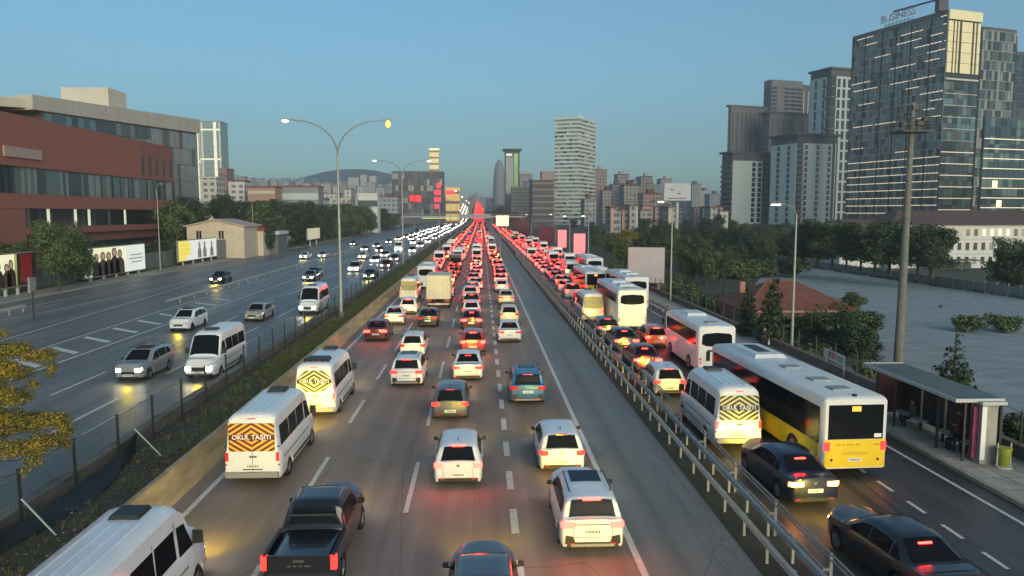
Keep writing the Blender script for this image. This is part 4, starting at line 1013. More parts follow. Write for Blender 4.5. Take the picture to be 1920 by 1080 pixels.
rear('hatch', 773, 662, col='white', label='small white hatchback directly ahead of the white SUV with tinted roof', group=GO, tail=OF, head=HEAD_ON, glow=GL*.6, brake=OF)
rear('sedan', 877, 706, col='white', label='white saloon with a yellow-lit boot in the middle lane', group=GO, tail=DM, head=HEAD_ON, glow=GL)
rear('hatch', 887, 655, col='red', label='red hatchback with bright brake lights behind the thick dashes', group=GO, tail=ON, head=HEAD_ON, glow=GL)
rear('sedan', 704, 634, col='darkred', label='dark red saloon beside the grassy median', group=GO, tail=ON, head=HEAD_ON, glow=GL, brake=OF)
rear('sedan', 736, 604, col='white', label='white saloon changing lane ahead of the dark red saloon', group=GO, tail=OF, head=HEAD_ON, glow=GL*.6, rz=R(3), brake=OF)
rear('sedan', 802, 608, col='black', label='black saloon just behind the cream box truck', group=GO, tail=OF, head=HEAD_ON, glow=GL, brake=OF)
rear('sedan', 956, 636, col='white', label='white saloon nearest the blue SUV in the right lane', group=GO, tail=OF, head=HEAD_ON, glow=GL, brake=OF)
rear('hatch', 955, 600, col='cream', label='cream hatchback directly ahead of the right-lane white saloon', group=GO, tail=OF, head=HEAD_ON, glow=GL, brake=OF)
rear('sedan', 950, 567, col='cream', label='cream saloon, third from the blue SUV in the right lane', group=GO, tail=OF, head=HEAD_ON, glow=GL, brake=OF)
rear('hatch', 941, 543, col='white', label='white hatchback, fourth from the blue SUV in the right lane', group=GO, tail=DM, head=HEAD_ON, glow=GL*.6)
rear('sedan', 884, 612, col='darkred', label='dark red saloon directly ahead of the bright red hatchback', group=GO, tail=ON, head=HEAD_ON, glow=0)
rear('hatch', 884, 590, col='white', label='white hatchback with dark rear window, second ahead of the red hatchback', group=GO, tail=DM, head=HEAD_ON, glow=GL)
rear('suv', 882, 560, col='white', label='white SUV in the middle lane beside the cream box truck', group=GO, tail=DM, head=HEAD_ON)
rear('box_truck', 822, 574, col='white', label='cream box truck with a tall closed cargo box', group=GO, tail=OF, head=HEAD_ON)
rear('school_van_c', 766, 562, label='far school van with a yellow and black striped back, left of the box truck', group=GS, tail=DM, head=HEAD_ON)
rear('hatch', 765, 584, col='white', label='white hatchback between the far school van and the white saloon', group=GO, tail=ON, head=HEAD_ON, glow=GL)
rear('midibus', 799, 538, label='white minibus with a dark rear window beyond the box truck', group=GO, tail=OF, head=HEAD_OFF)
far_list = []
# bus road, near
def brv(kind, u, v, x=None, **k):
    p = G(u, v, .34); return vehicle(kind, p.x if x is None else x, p.y + LEN[kind]/2, **k)
vehicle('sedan', 11.3, 16.9 + 2.31, col='black', label='black saloon at the bottom right corner, its brake light lit', group=GB, tail=ON, head=HEAD_ON, glow=GL, rz=R(5))
vehicle('sedan', 10.95, 23.6 + 2.31, col='navy', label='dark blue-black saloon with orange rear lamps behind the yellow bus', group=GB, tail=TAIL_AMB, head=HEAD_ON, glow=GL, rz=R(3), brake=ON)
vehicle('city_bus', 13.62, 26.55 + 6.0, label='yellow and white city bus standing at the bus stop', group=GB, tail=DM, head=HEAD_ON, glow=0, rz=R(2.5))
vehicle('school_van_c', 10.55, 29.6 + 3.05, label='white school van with yellow and black stripes beside the guard rail', group=GS, tail=DM, head=HEAD_ON, glow=GL)
brv('hatch', 1257, 733, col='white', label='white hatchback between the striped school van and the guard rail queue', group=GB, tail=DM, head=HEAD_ON, glow=GL)
brv('midibus', 1343, 694, label='large white minibus with a wide dark rear window ahead of the yellow bus', group=GB, tail=OF, head=HEAD_ON, glow=GL)
brv('sedan', 1216, 690, col='darkred', label='saloon painted as if lit red, ahead of the white hatchback on the bus road', group=GB, tail=ON, head=HEAD_ON, glow=GL)  # red light falling on this car is put into its paint
brv('hatch', 1233, 645, col='orange', label='hatchback painted as if lit orange, beside the white minibus', group=GB, tail=ON, head=HEAD_ON, glow=GL)  # orange light on this car is put into its paint
brv('sedan', 1176, 652, col='black', label='black saloon with a pale plate beside the hatchback painted as if lit orange', group=GB, tail=ON, head=HEAD_ON, glow=GL)
brv('hatch', 1141, 626, col='navy', label='dark blue hatchback squeezed behind the far striped school van', group=GB, tail=DM, head=HEAD_ON, glow=GL)
brv('coach', 1185, 612, label='tall white coach with a dark rear window in the bus road queue', group=GB, tail=OF, head=HEAD_ON)
brv('coach', 1190, 577, x=15.6, label='white coach standing just ahead of the tall white coach', group=GB, tail=OF, head=HEAD_ON)
brv('school_van_c', 1112, 599, label='small far school van with yellow and black stripes on the bus road', group=GS, tail=DM, head=HEAD_ON)
brv('city_bus', 1117, 552, label='far yellow and white city bus in the bus road queue', group=GB, tail=DM, head=HEAD_ON)
brv('coach', 1115, 524, label='white coach behind trees ahead of the far yellow bus', group=GB, tail=OF, head=HEAD_ON)
# inbound, near
def inb(kind, u, v, dx=0., glow=GL*.3, **k):
    p = G(u, v, .3); return vehicle(kind, p.x + dx, p.y + LEN[kind]/2, rz=math.pi, glow=glow, tail=OF, group=GI, **k)
inb('suv', 240, 708, col='silver', head=HEAD_ON, label='silver SUV coming towards the camera left of the white van')
inb('van', 372, 706, col='white', head=HEAD_ON, glow=GL*.4, label='white van with lit headlights nearest the median fence')
inb('suv', 334, 616, col='white', head=HEAD_OFF, label='white SUV entering over the hatched road marking')
inb('sedan', 472, 598, col='champagne', head=HEAD_OFF, label='champagne saloon between the two inbound white vans', glow=0)
inb('van', 576, 586, col='white', head=HEAD_COOL, label='second inbound white van, left of the tall lamp post', glow=GL*.3)
inb('suv', 404, 529, col='black', head=M('headlight_warm', (.8, .7, .5), .2, emit=(1, .72, .35), es=50), label='dark SUV with warm headlights on the service road', glow=GL*.5)
inb('sedan', 577, 524, col='grey', head=HEAD_ON, label='dark saloon with bright headlights beyond the second white van')
inb('sedan', 568, 484, col='white', head=HEAD_ON, label='white saloon on the service road, left of a pair')
inb('sedan', 603, 482, col='silver', head=HEAD_ON, label='silver saloon on the service road, right of a pair')
inb('hatch', 661, 459, col='grey', head=HEAD_ON, label='grey hatchback with round bright headlights far on the service road')
inb('sedan', 678, 484, col='white', head=HEAD_ON, label='white saloon passing behind the tall lamp post')
inb('sedan', 691, 521, col='black', head=HEAD_ON, label='black saloon with bright headlights in the inbound lane next the median')

# queues further off, every car by itself
ORD = ORD_
rr = random.Random(21)
COLS = ['white']*9 + ['silver']*3 + ['grey']*3 + ['black']*3 + ['red']*2 + ['darkred']*2 + ['cream']*2 + ['navy', 'blue', 'champagne']
occupied = []
for o in list(S.objects):
    if o.type == 'EMPTY' and o.get('category') in ('car', 'van', 'bus', 'coach', 'truck', 'minibus', 'pickup truck'):
        L = {'car': 4.6, 'van': 6.1, 'bus': 12, 'coach': 11.6, 'truck': 7.4, 'minibus': 8.2, 'pickup truck': 5.3}[o['category']]
        occupied.append((o.location.x, o.location.y - L/2, o.location.y + L/2))
def free(x, a, b):
    return not any(abs(x - ox) < 2.0 and a < ob + .5 and b > oa - .5 for ox, oa, ob in occupied)
count = {}
n_far = 0
lanes = [('leftmost outbound lane', -8.0, 62, 0), ('second outbound lane', -4.4, 66, 0), ('third outbound lane', -.8, 62, 0), ('right outbound lane', 2.75, 90, 0),
         ('left lane of the bus road', 10.7, 56, 1), ('right lane of the bus road', 13.4, 62, 1), ('kerb lane of the bus road', 15.9, 92, 1)]
seq = []
for nm, x, y0, bus in lanes:
    y = y0 + rr.uniform(0, 3)
    while y < 700:
        k = rr.choices(['sedan', 'hatch', 'suv', 'van'], [4, 4, 2.4, 1.3])[0]
        L = {'sedan': 4.6, 'hatch': 4.1, 'suv': 4.5, 'van': 6.0}[k]
        if free(x, y, y + L): seq.append((y, nm, x + rr.uniform(-.3, .3), k, L, bus))
        y += L + rr.uniform(1.3, 3.4 if y < 250 else 5.)
seq.sort()
LIMIT = 215
stuff_cars = []
for i, (y, nm, x, k, L, bus) in enumerate(seq):
    col = rr.choice(COLS); 
    if k == 'van' and rr.random() < .7: col = 'white'
    tail = ON if rr.random() < .82 else (AM if rr.random() < .3 else DM)
    if i >= LIMIT: stuff_cars.append((x, y + L/2, k, col, tail)); continue
    key = (nm, col, k); count[key] = count.get(key, 0) + 1; n = count[key]
    kn = {'sedan': 'saloon', 'hatch': 'hatchback', 'suv': 'SUV', 'van': 'van'}[k]; cn = {'darkred': 'dark red', 'navy': 'dark blue'}.get(col, col)
    if y < 230 and n <= 10: lab, gr = f'{ORD[n-1]} {cn} {kn} of the distant queue, {nm}', 'distant queue in the ' + nm
    else: lab, gr = f'tiny {cn} {kn} far off in the {nm}', f'far {cn} {kn}s in the {nm}'
    far_car(k, x, y + L/2, col, tail, HEAD_OFF, lab, gr, terr(y))
# inbound queue
seq = []
for nm, x, y0 in (('inbound lane next to the median', -17.3, 125), ('second inbound lane', -21.3, 118), ('third inbound lane', -25.5, 108), ('outer inbound lane', -30., 190)):
    y = y0 + rr.uniform(0, 8)
    while y < 700:
        k = rr.choices(['sedan', 'hatch', 'suv', 'van'], [4, 4, 2.4, 1.])[0]
        if free(x, y, y + 5): seq.append((y, nm, x + rr.uniform(-.4, .4), k))
        y += 5 + rr.uniform(12, 42) * (1 if y < 260 else .55)
seq.sort(); count = {}
in_stuff = []
for i, (y, nm, x, k) in enumerate(seq):
    col = rr.choice(COLS); head = HEAD_ON if rr.random() < .7 else HEAD_COOL
    if i >= 78: in_stuff.append((x, y, k, col, head)); continue
    key = (nm, col, k); count[key] = count.get(key, 0) + 1; n = count[key]
    kn = {'sedan': 'saloon', 'hatch': 'hatchback', 'suv': 'SUV', 'van': 'van'}[k]; cn = {'darkred': 'dark red', 'navy': 'dark blue'}.get(col, col)
    if y < 230 and n <= 10: lab, gr = f'{ORD[n-1]} small {cn} {kn} with lit headlights in the {nm}', 'distant cars in the ' + nm
    else: lab, gr = f'tiny {cn} {kn} with lit headlights far in the {nm}', f'far {cn} {kn}s in the {nm}'
    far_car(k, x, y + 2.3, col, TAIL_OFF, head, lab, gr, terr(y), math.pi)
# what lies beyond reads as one mass of lights
mats = [PAINT['white'], PAINT['silver'], PAINT['black'], PAINT['red'], m_glass, M('far_tail', (.5, .02, .02), .4, emit=(1, .03, .012), es=16, samp=False), M('far_head', (.9, .9, .8), .4, emit=(1, .88, .66), es=14, samp=False)]
CI = dict(white=0, silver=1, cream=0, champagne=1, black=2, grey=2, navy=2, blue=2, red=3, darkred=3)
def mini(m, x, y, k, col, z, inbound):
    hw, L, H = (.95, 5.8, 2.6) if k == 'van' else (.88, 4.4, 1.5)
    m.box(x-hw, y-L/2, z+.3, x+hw, y+L/2, z+H*.62, CI.get(col, 0))
    m.hexa([(x-hw*.9, y-L*.45, z+H*.62), (x+hw*.9, y-L*.45, z+H*.62), (x+hw*.9, y+L*.3, z+H*.62), (x-hw*.9, y+L*.3, z+H*.62)], [(x-hw*.7, y-L*.33, z+H), (x+hw*.7, y-L*.33, z+H), (x+hw*.7, y+L*.15, z+H), (x-hw*.7, y+L*.15, z+H)], 4)
    for s in (-1, 1):
        a, b = sorted((x+s*hw*.5, x+s*hw*.98)); m.box(a, y-L/2-.05, z+.55, b, y-L/2+.05, z+.95, 6 if inbound else 5)
m = MB()
for x, y, k, col, t in stuff_cars: mini(m, x, y, k, col, terr(y), False)
for nm, x, y0, bus in lanes[:4]:
    y = 700
    while y < 1330: mini(m, x, y, 'sedan', rr.choice(COLS), terr(y), False); y += rr.uniform(7, 12)
tag(m.build('distant_traffic', mats), kind='stuff')
m = MB()
for x, y, k, col, t in in_stuff: mini(m, x, y, k, col, terr(y), True)
for x in (-17.3, -21.3, -25.5, -30):
    y = 700
    while y < 1330: mini(m, x, y, 'sedan', rr.choice(COLS), terr(y), True); y += rr.uniform(7, 14)
tag(m.build('distant_inbound_traffic', mats), kind='stuff')
# four more vehicles follow just below the frame, their headlights reach those in view
vehicle('sedan', 3.0, 12.6, col='white', label='white saloon following the white SUV, just below the photo', group=GO, tail=ON, head=HEAD_ON, glow=GL*3)
vehicle('sedan', -8.3, 10.3, col='silver', label='silver saloon following the corner van, just below the photo', group=GO, tail=ON, head=HEAD_ON, glow=GL)
# ------------------------------------------------------------------ buildings
def vdir(a, b):
    d = Vector((b[0]-a[0], b[1]-a[1])); return d.normalized(), d.length
class Face:
    """a vertical wall from a to b (x, y); outward normal is to the right of a->b"""
    def __init__(s, par, a, b, z0, z1):
        s.par, s.a, s.b, s.z0, s.z1 = par, Vector(a[:2]), Vector(b[:2]), z0, z1
        s.d = (s.b - s.a).normalized(); s.L = (s.b - s.a).length; s.n = Vector((s.d.y, -s.d.x)); s.rz = math.atan2(s.d.y, s.d.x)
    def pc(s, name, key, mat, u0, u1, z0, z1, th=.12, off=.0, omat=None):
        """box on the face between lengths u0..u1 and heights z0..z1, proud by off..off+th"""
        c = s.a + s.d * ((u0+u1)/2) + s.n * (off + th/2)
        return piece(name, key, mat, s.par, (c.x, c.y, (z0+z1)/2), (abs(u1-u0), th, abs(z1-z0)), s.rz, omat)
    def mb(s, m, u0, u1, z0, z1, th=.12, off=0., mi=0):
        p = [s.a + s.d*u0 + s.n*(off+th), s.a + s.d*u1 + s.n*(off+th), s.a + s.d*u1 + s.n*off, s.a + s.d*u0 + s.n*off]
        m.hexa([(q.x, q.y, z0) for q in p], [(q.x, q.y, z1) for q in p], mi)
def quadbox(name, pts, z0, z1, mat, par, kind=None):
    m = MB().prism([tuple(p[:2]) for p in pts], z0, z1); return m.build(name, mat, par)

# --- materials
m_brick = M('red_cladding', (.24, .092, .066), .75, var=.14, scale=.5)
m_brick2 = M('red_cladding_dull', (.21, .085, .065), .8, var=.14, scale=.5)
m_wglass = M('window_glass', (.03, .05, .055), .10, spec=.8)
m_wdark = M('window_dark', (.012, .016, .018), .15, spec=.6)
m_wteal = M('glass_teal', (.12, .185, .185), .12, spec=.9, metal=.3)
m_wblue = M('glass_blue', (.04, .07, .10), .10, spec=.9, metal=.35)
m_wgrey = M('glass_grey', (.25, .26, .26), .2, spec=.8, metal=.2)
m_wbrown = M('glass_brown', (.085, .066, .058), .15, spec=.8)
m_bronze = M('glass_bronze', (.26, .215, .17), .25, spec=.7, metal=.2)
m_wcurt = M('blind', (.28, .27, .25), .6)
m_wlit = M('lit_window', (.8, .7, .4), .4, emit=(1, .80, .42), es=1.1, samp=False)
m_wlit2 = M('lit_window_pale', (.5, .5, .42), .4, emit=(.95, .92, .70), es=.45, samp=False)
m_gold = M('gold_and_sunset_tint', (.95, .80, .48), .28, metal=.25)  # sunset reflection of the tower corner put into the colour; also slim tower's gold
m_mull = M('mullion', (.20, .22, .22), .5, metal=.4)
m_mulld = M('mullion_dark', (.02, .022, .024), .5)
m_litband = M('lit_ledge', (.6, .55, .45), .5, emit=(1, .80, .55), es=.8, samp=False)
m_band = M('pale_ledge', (.46, .50, .47), .6)
m_greyc = M('grey_cladding', (.125, .125, .135), .7, var=.12, scale=.3)
m_greyd = M('dark_cladding', (.065, .075, .088), .7, var=.15, scale=.3)
m_pale = M('pale_cladding', (.46, .53, .53), .7, var=.08, scale=.3)
m_white = M('white_render', (.62, .62, .60), .8, var=.08, scale=.4)
m_roofg = M('roof_panel', (.52, .49, .42), .7, var=.07, scale=.2)
m_tile = M('roof_tile_red', (.20, .075, .05), .85, var=.25, scale=1.5)
m_tiled = M('roof_tile_brown', (.10, .06, .055), .85, var=.2, scale=1.5)
m_salmon = M('salmon_render', (.40, .19, .14), .85, var=.12, scale=.8)
m_cream = M('cream_render', (.55, .48, .37), .85, var=.10, scale=.8)

# --- red clad centre on the left
XL = -74.0
def YY(u): return XL / ((ray(u, 400)[0]) / ray(u, 400)[1])
rb = thing('shopping_centre', 'long red clad building with dark glass strips on the left', 'building', (0, 0, 0))
ya, yb, yc = YY(-60), YY(327), YY(265)
quadbox('wall', [(XL-30, ya), (XL-.3, ya), (XL-.3, yb), (XL-30, yb)], 0, 25.6, m_brick2, rb)
f = Face(rb, (XL-.3, ya), (XL-.3, yb), 0, 25)
def U(y): return y - ya
# horizontal bands: (z0, z1, y near, y far)
def slab(z0, z1, y0, y1, th, mat, n=12, name='cladding_panel', off=0):
    for i in range(n):
        a = y0 + (y1-y0)*i/n; b = y0 + (y1-y0)*(i+1)/n
        f.pc(name, 'clad', m_brick, U(a)+.02, U(b)-.02, z0, z1, th, off, mat)
zt = lambda u, v: CAM_H + (398 - v) * YY(u) / 1400
slab(17.25, 25.3, YY(0)-8, YY(265), .9, m_brick, 16)
slab(17.3, 24.6, YY(266), yb, .55, m_brick2, 4)
slab(10.6, 12.9, ya, yb, 1.2, m_brick, 16)
slab(6.3, 7.5, YY(40), yb, 1.2, m_brick2, 14)
slab(4.9, 12.9, ya, YY(38), 1.1, m_brick, 5, off=.01)
slab(7.5, 10.6, YY(318), yb, 1.15, m_brick, 1)
# glass strips made of panes
rr = random.Random(2)
def panes(fc, u0, u1, z0, z1, n, mats, off=.3, gap=.06, name='pane', th=.06):
    for i in range(n):
        a = u0 + (u1-u0)*i/n; b = u0 + (u1-u0)*(i+1)/n
        fc.pc(name, 'pane', m_wglass, a+gap, b-gap, z0, z1, th, off, rr.choice(mats))
panes(f, 0, U(yb), 12.95, 17.2, 84, [m_wglass]*5 + [m_wteal]*3 + [m_wgrey, m_wdark])
panes(f, U(YY(40)), U(YY(316)), 7.55, 10.55, 60, [m_wdark]*6 + [m_wteal, m_wglass, m_wglass, m_wglass] + [m_wlit2], off=.5)
for k in range(5):
    y = YY(270 + 13*k); f.pc('window', 'pane', m_wdark, U(y)-.5, U(y)+.5, 18.4, 22.4, .05, .56, m_wdark)
f.pc('shop_sign', 'pane', m_wglass, U(YY(5)), U(YY(75)), 18.6, 20.2, .3, .92, M('pale_sign', (.34, .27, .25), .6))
f.pc('shop_front', 'pane', m_wglass, U(YY(150)), U(YY(320)), 1.0, 4.6, .2, .5, m_wdark)
for k in range(16):
    y = YY(150) + (YY(318)-YY(150))*k/16; f.pc('shop_pane', 'pane', m_wglass, U(y)-1.3, U(y)+1.3, 1.1, 4.0, .06, .75, rr.choice([m_wdark, m_wglass, M('shop_red', (.10, .02, .02), .5)]))
# upper grey storey and the big pale roof, turned a little towards the far end
A = W(88, 300, 132); B = W(370, 300, 212)
up = Face(rb, (A.x, A.y), (B.x, B.y), 20, 30)
zr0 = CAM_H + (398-213)*132/1400; zr1 = CAM_H + (398-252)*212/1400
m = MB(); back = 26
P = [(A.x, A.y), (B.x, B.y), (B.x-back, B.y+6), (A.x-back, A.y+6)]
m.hexa([(x, y, 10.) for x, y in P], [(P[0][0], P[0][1], zr0-.1), (P[1][0], P[1][1], zr1-.1), (P[2][0], P[2][1], zr1-.1), (P[3][0], P[3][1], zr0-.1)])
m.build('upper_wall', m_greyc, rb)
n = 34
for i in range(n):
    u0 = up.L*i/n; u1 = up.L*(i+1)/n; t = (i+.5)/n; zt_ = zr0 + (zr1-zr0)*t - .5
    far_part = t > .60
    zz = 14 if far_part else zt_ - 5.2
    k = 4 if far_part else 2
    for q in range(k):
        z0 = zz + (zt_-zz)*q/k; z1 = zz + (zt_-zz)*(q+1)/k
        mt = rr.choice([m_wgrey, m_greyc, m_wgrey, m_wcurt]) if far_part else rr.choice([m_wglass, m_wteal, m_wdark] if q else [m_wteal, m_wgrey])
        up.pc('wall_panel', 'pane', m_wglass, u0+.05, u1-.05, z0+.08, z1-.08, .1, .03, mt)
m = MB(); A2, B2 = W(62, 205, 128), W(376, 250, 214)
t1 = CAM_H + (398-186)*128/1400; t2 = CAM_H + (398-229)*214/1400
P = [(A2.x, A2.y, A2.z), (B2.x, B2.y, B2.z), (B2.x-34, B2.y+20, B2.z), (A2.x-34, A2.y+14, A2.z)]
m.hexa(P, [(P[0][0], P[0][1], t1), (P[1][0], P[1][1], t2), (P[2][0], P[2][1], t2), (P[3][0], P[3][1], t1)])
m.build('roof', m_roofg, rb)
for i in range(1, 16):
    t = i/16; x = A2.x + (B2.x-A2.x)*t; y = A2.y + (B2.y-A2.y)*t; z0 = A2.z + (B2.z-A2.z)*t; z1 = t1 + (t2-t1)*t
    piece('roof_joint', 'joint', M('roof_joint', (.30, .29, .26), .7), rb, (x+.02, y, (z0+z1)/2), (.05, .09, z1-z0), 0)
Pn = W(-70, 200, 118); Pf = W(64, 206, 130)
m = MB(); m.hexa([(Pn.x, Pn.y, CAM_H+16.5), (Pf.x, Pf.y, CAM_H+17.4), (Pf.x-25, Pf.y+8, CAM_H+17.4), (Pn.x-25, Pn.y+8, CAM_H+16.5)], [(Pn.x, Pn.y, CAM_H+17.9), (Pf.x, Pf.y, CAM_H+18.9), (Pf.x-25, Pf.y+8, CAM_H+18.9), (Pn.x-25, Pn.y+8, CAM_H+17.9)])
m.build('canopy', m_roofg, rb)
pc = W(170, 200, 165)
MB().box(pc.x-6, pc.y, 26, pc.x+3.8, pc.y+8, CAM_H + (398-178)*165/1400 + .6).build('roof_plant_room', m_roofg, rb)
for dx in (-3.4, -.1): MB().tube([(pc.x+dx, pc.y+2, 34.8), (pc.x+dx, pc.y+2, 36.3)], .9, 10).build('vent_stack', m_wdark, rb)

# --- generic tower
def tower(label, corners, z0, z1, faces, wall, par_name='tower', cat='tower', roof=None, top=1.2):
    """corners: footprint clockwise seen from above so that outward is to the right of each edge"""
    t = thing(par_name, label, cat, (0, 0, 0))
    ar = sum(corners[i][0]*corners[(i+1) % len(corners)][1] - corners[(i+1) % len(corners)][0]*corners[i][1] for i in range(len(corners)))
    quadbox('wall', corners if ar > 0 else corners[::-1], z0 - 3, z1, wall, t)
    return t
def glass_grid(fc, nx, nz, mats, z0, z1, gap=.08, off=.02, limit=300, th=.08, skip=None, mr=None):
    rest = {}
    cnt = 0
    for k in range(nz-1, -1, -1):
        for i in range(nx):
            if skip and skip(i, k): continue
            u0, u1 = fc.L*i/nx+gap, fc.L*(i+1)/nx-gap; a, b = z0+(z1-z0)*k/nz+gap, z0+(z1-z0)*(k+1)/nz-gap
            mt = (mr or rr).choice(mats)
            if cnt < limit: fc.pc('window', 'pane', m_wglass, u0, u1, a, b, th, off, mt); cnt += 1
            else: fc.mb(rest.setdefault(mt.name, (MB(), mt))[0], u0, u1, a, b, th, off)
    for m, mt in rest.values():
        o = m.build('window', mt, fc.par); o['kind'] = 'stuff'
    return cnt
def at(u, v, Y): p = W(u, v, Y); return (p.x, p.y, p.z)

# --- business tower
cN = W(1763, 300, 355); dl = Vector((-.31, 1)).normalized()
pN = Vector((cN.x, cN.y))
def meet(p, d, u):                     # walk from p along d until it is seen at column u
    r_ = ray(u, 300); r2 = Vector((r_[0], r_[1])); 
    det = d.x*(-r2.y) + r2.x*d.y
    t = (-p.x*(-r2.y) + (-p.y)*r2.x) / det if det else 0
    t = ((-p.x)*(-r2.y) - (-p.y)*(-r2.x)) / (d.x*(-r2.y) - d.y*(-r2.x))
    return p + d*t
pF = meet(pN, dl, 1590); dr = Vector((1, .31)).normalized(); pR = meet(pN, dr, 1824)
ZT = CAM_H + (398-20)*355/1400
bt = tower('tall glass office tower with sunset gold painted on one corner and letters on its roof', [pF, pN, pR, pR + (pF-pN)], 0, ZT, None, m_mulld, 'office_tower', 'office tower')
fl = Face(bt, pF, pN, 0, ZT)
mr = random.Random(7)
NZ = 25; fh = (ZT-2.5-6)/NZ
glass_grid(fl, 26, NZ, [m_wteal]*4 + [m_wdark]*3 + [m_wbrown]*4 + [m_wgrey]*6 + [m_bronze]*5 + [m_wcurt, m_wglass], 6, ZT-2.5, gap=.16, mr=mr, limit=290)
for k in range(NZ+1):                  # floor ledges: the lower ones are lit
    z = 6 + fh*k
    lo = 0 if k < 9 else mr.uniform(0, 6)
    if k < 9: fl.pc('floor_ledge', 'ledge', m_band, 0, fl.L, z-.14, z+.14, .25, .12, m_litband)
    else:
        u = lo
        while u < fl.L:
            u2 = min(fl.L, u + mr.uniform(5, 16)); fl.pc('floor_ledge', 'ledge', m_band, u, u2, z-.13, z+.13, .22, .12, mr.choice([m_band, m_litband, m_band])); u = u2 + mr.choice([0, 1.5, 5])
mu = MB()
for i in range(27):
    u = fl.L*i/26
    fl.mb(mu, u-.10, u+.10, 4, ZT-1.6, .38, .0)
o = mu.build('mullion', m_mull, bt); o['kind'] = 'stuff'
for i in (0, 4, 9, 13, 17, 22, 26): fl.pc('pier', 'ledge', m_band, max(0, fl.L*i/26-.25), min(fl.L, fl.L*i/26+.25), 4, ZT-1.5, .5, .01, m_mulld)
fr = Face(bt, pN, pR, 0, ZT)
zg = CAM_H + (398-135)*355/1400
glass_grid(fr, 7, 17, [m_wdark, m_wbrown, m_wblue, m_wteal], 6, zg-4, gap=.12)
for k in range(12):
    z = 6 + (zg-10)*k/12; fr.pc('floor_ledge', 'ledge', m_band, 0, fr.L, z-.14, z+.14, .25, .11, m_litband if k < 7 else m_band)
for u0, u1 in ((0, .14), (.18, .24), (.28, .33), (.40, .72), (.78, .83), (.88, .97)):
    for q in range(5): fr.pc('sunset_tint_panel', 'gold', m_gold, fr.L*u0, fr.L*u1, zg+(ZT-5-zg)*q/5+.1, zg+(ZT-5-zg)*(q+1)/5-.1, .5, .1, m_gold)  # sunset reflected in the upper corner, painted as gold
fr.pc('sunset_tint_fascia', 'gold', m_gold, 0, fr.L, ZT-4.4, ZT, .7, .1, m_gold)
fr.pc('ledge', 'ledge', m_band, 0, fr.L, zg-3.2, zg-2.4, .6, .05, m_band)
fl.pc('parapet', 'ledge', m_band, 0, fl.L, ZT-2.0, ZT, .5, .03, m_greyc)
# letters and crane rail on the roof
tx = text_mesh('BUSINESS', 5.2, M('sign_grey', (.5, .47, .5), .5), depth=.25)
Rm = Matrix(((fl.d.x, 0, fl.n.x, 0), (fl.d.y, 0, fl.n.y, 0), (0, 1, 0, 0), (0, 0, 0, 1)))
pos = pF + fl.d*(fl.L*.50) 
place_mesh(tx, Matrix.Translation((pos.x, pos.y, ZT + 4.2)) @ Rm); link('roof_lettering', tx, bt)
q0 = pF + fl.d*(fl.L*.36); q1 = pF + fl.d*(fl.L*.64); 
m = MB(); 
for k in range(8):
    q = q0 + (q1-q0)*k/7 - fl.n*.6; m.box(q.x-.15, q.y-.15, ZT, q.x+.15, q.y+.15, ZT+2.2)
m.tube([(q0.x, q0.y, ZT+1.0), (q1.x, q1.y, ZT+1.0)], .2, 4); m.build('sign_frame', m_mull, bt)
c0 = pF + fl.d*(fl.L*.45); c1 = pF + fl.d*(fl.L*.93)
MB().tube([(c0.x, c0.y, ZT+6.9), (c1.x, c1.y, ZT+6.0)], .45, 6).build('crane_arm', m_greyd, bt)
MB().box(c1.x-2, c1.y-1.5, ZT, c1.x+2.5, c1.y+2, ZT+7).build('crane_cab', m_greyd, bt)

# --- tower behind it and its neighbours on the right edge
def simple_tower(label, u0, u1, um, vtop, Y, nx, nz, wall, mats, band, depth=22, name='tower', z0=0, slope=-.31, cat='tower', ledges=True, lit=0., lim=140):
    """a slab whose long side runs from column u0 (far) to um (near corner), short side um..u1"""
    c = W(um, 300, Y); pn = Vector((c.x, c.y)); d = Vector((slope, 1)).normalized(); e = Vector((1, -slope)).normalized()
    pf = meet(pn, d, u0); pr = meet(pn, e, u1) if u1 > um else pn + e*depth
    zt_ = CAM_H + (398-vtop)*Y/1400
    t = tower(label, [pf, pn, pr, pr + (pf-pn)], z0, zt_, None, wall, name, cat)
    f1 = Face(t, pf, pn, z0, zt_); f2 = Face(t, pn, pr, z0, zt_)
    if nx: glass_grid(f1, nx, nz, mats, z0+3, zt_-2, gap=.25 if band else .3, limit=lim)
    n2 = max(2, round(nx * f2.L / max(f1.L, 1))) if nx else 0
    if nx: glass_grid(f2, min(n2, 12), nz, mats, z0+3, zt_-2, gap=.25, limit=lim)
    if ledges and band:
        for k in range(nz+1):
            z = z0+3 + (zt_-5-z0)*k/nz
            for g_ in (f1, f2): g_.pc('floor_ledge', 'ledge', m_band, 0, g_.L, z-.22, z+.22, .3, .08, band)
    return t, f1, f2, zt_
simple_tower('green glass tower with pale floors standing behind the gold cornered tower', 1822, 1891, 1828, 50, 430, 3, 20, m_greyd, [m_wteal, m_wdark, m_wglass, m_wteal, m_wdark, m_wgrey, m_wglass, m_wbrown, m_wcurt], M('green_ledge', (.22, .25, .20), .6), name='office_tower', cat='office tower')
simple_tower('dark blue tower with a spire at the right edge of the photo', 1890, 1960, 1893, 95, 520, 2, 22, m_greyd, [m_wblue, m_wdark], M('blue_ledge', (.08, .09, .13), .6), name='office_tower', cat='office tower')
t_, f1, f2, z_ = simple_tower('blue glass block with lit yellow floors at the right edge', 1838, 2100, 1842, 215, 300, 2, 12, m_greyd, [m_wblue, m_wblue, m_wteal, m_wdark], None, name='office_block', cat='office building', slope=-.31)
glass_grid(Face(t_, f2.a, f2.b, 0, z_), 28, 13, [m_wblue]*4 + [m_wteal]*2 + [m_wdark, m_wglass], 3, z_-.6, gap=.14, off=.12, limit=150)
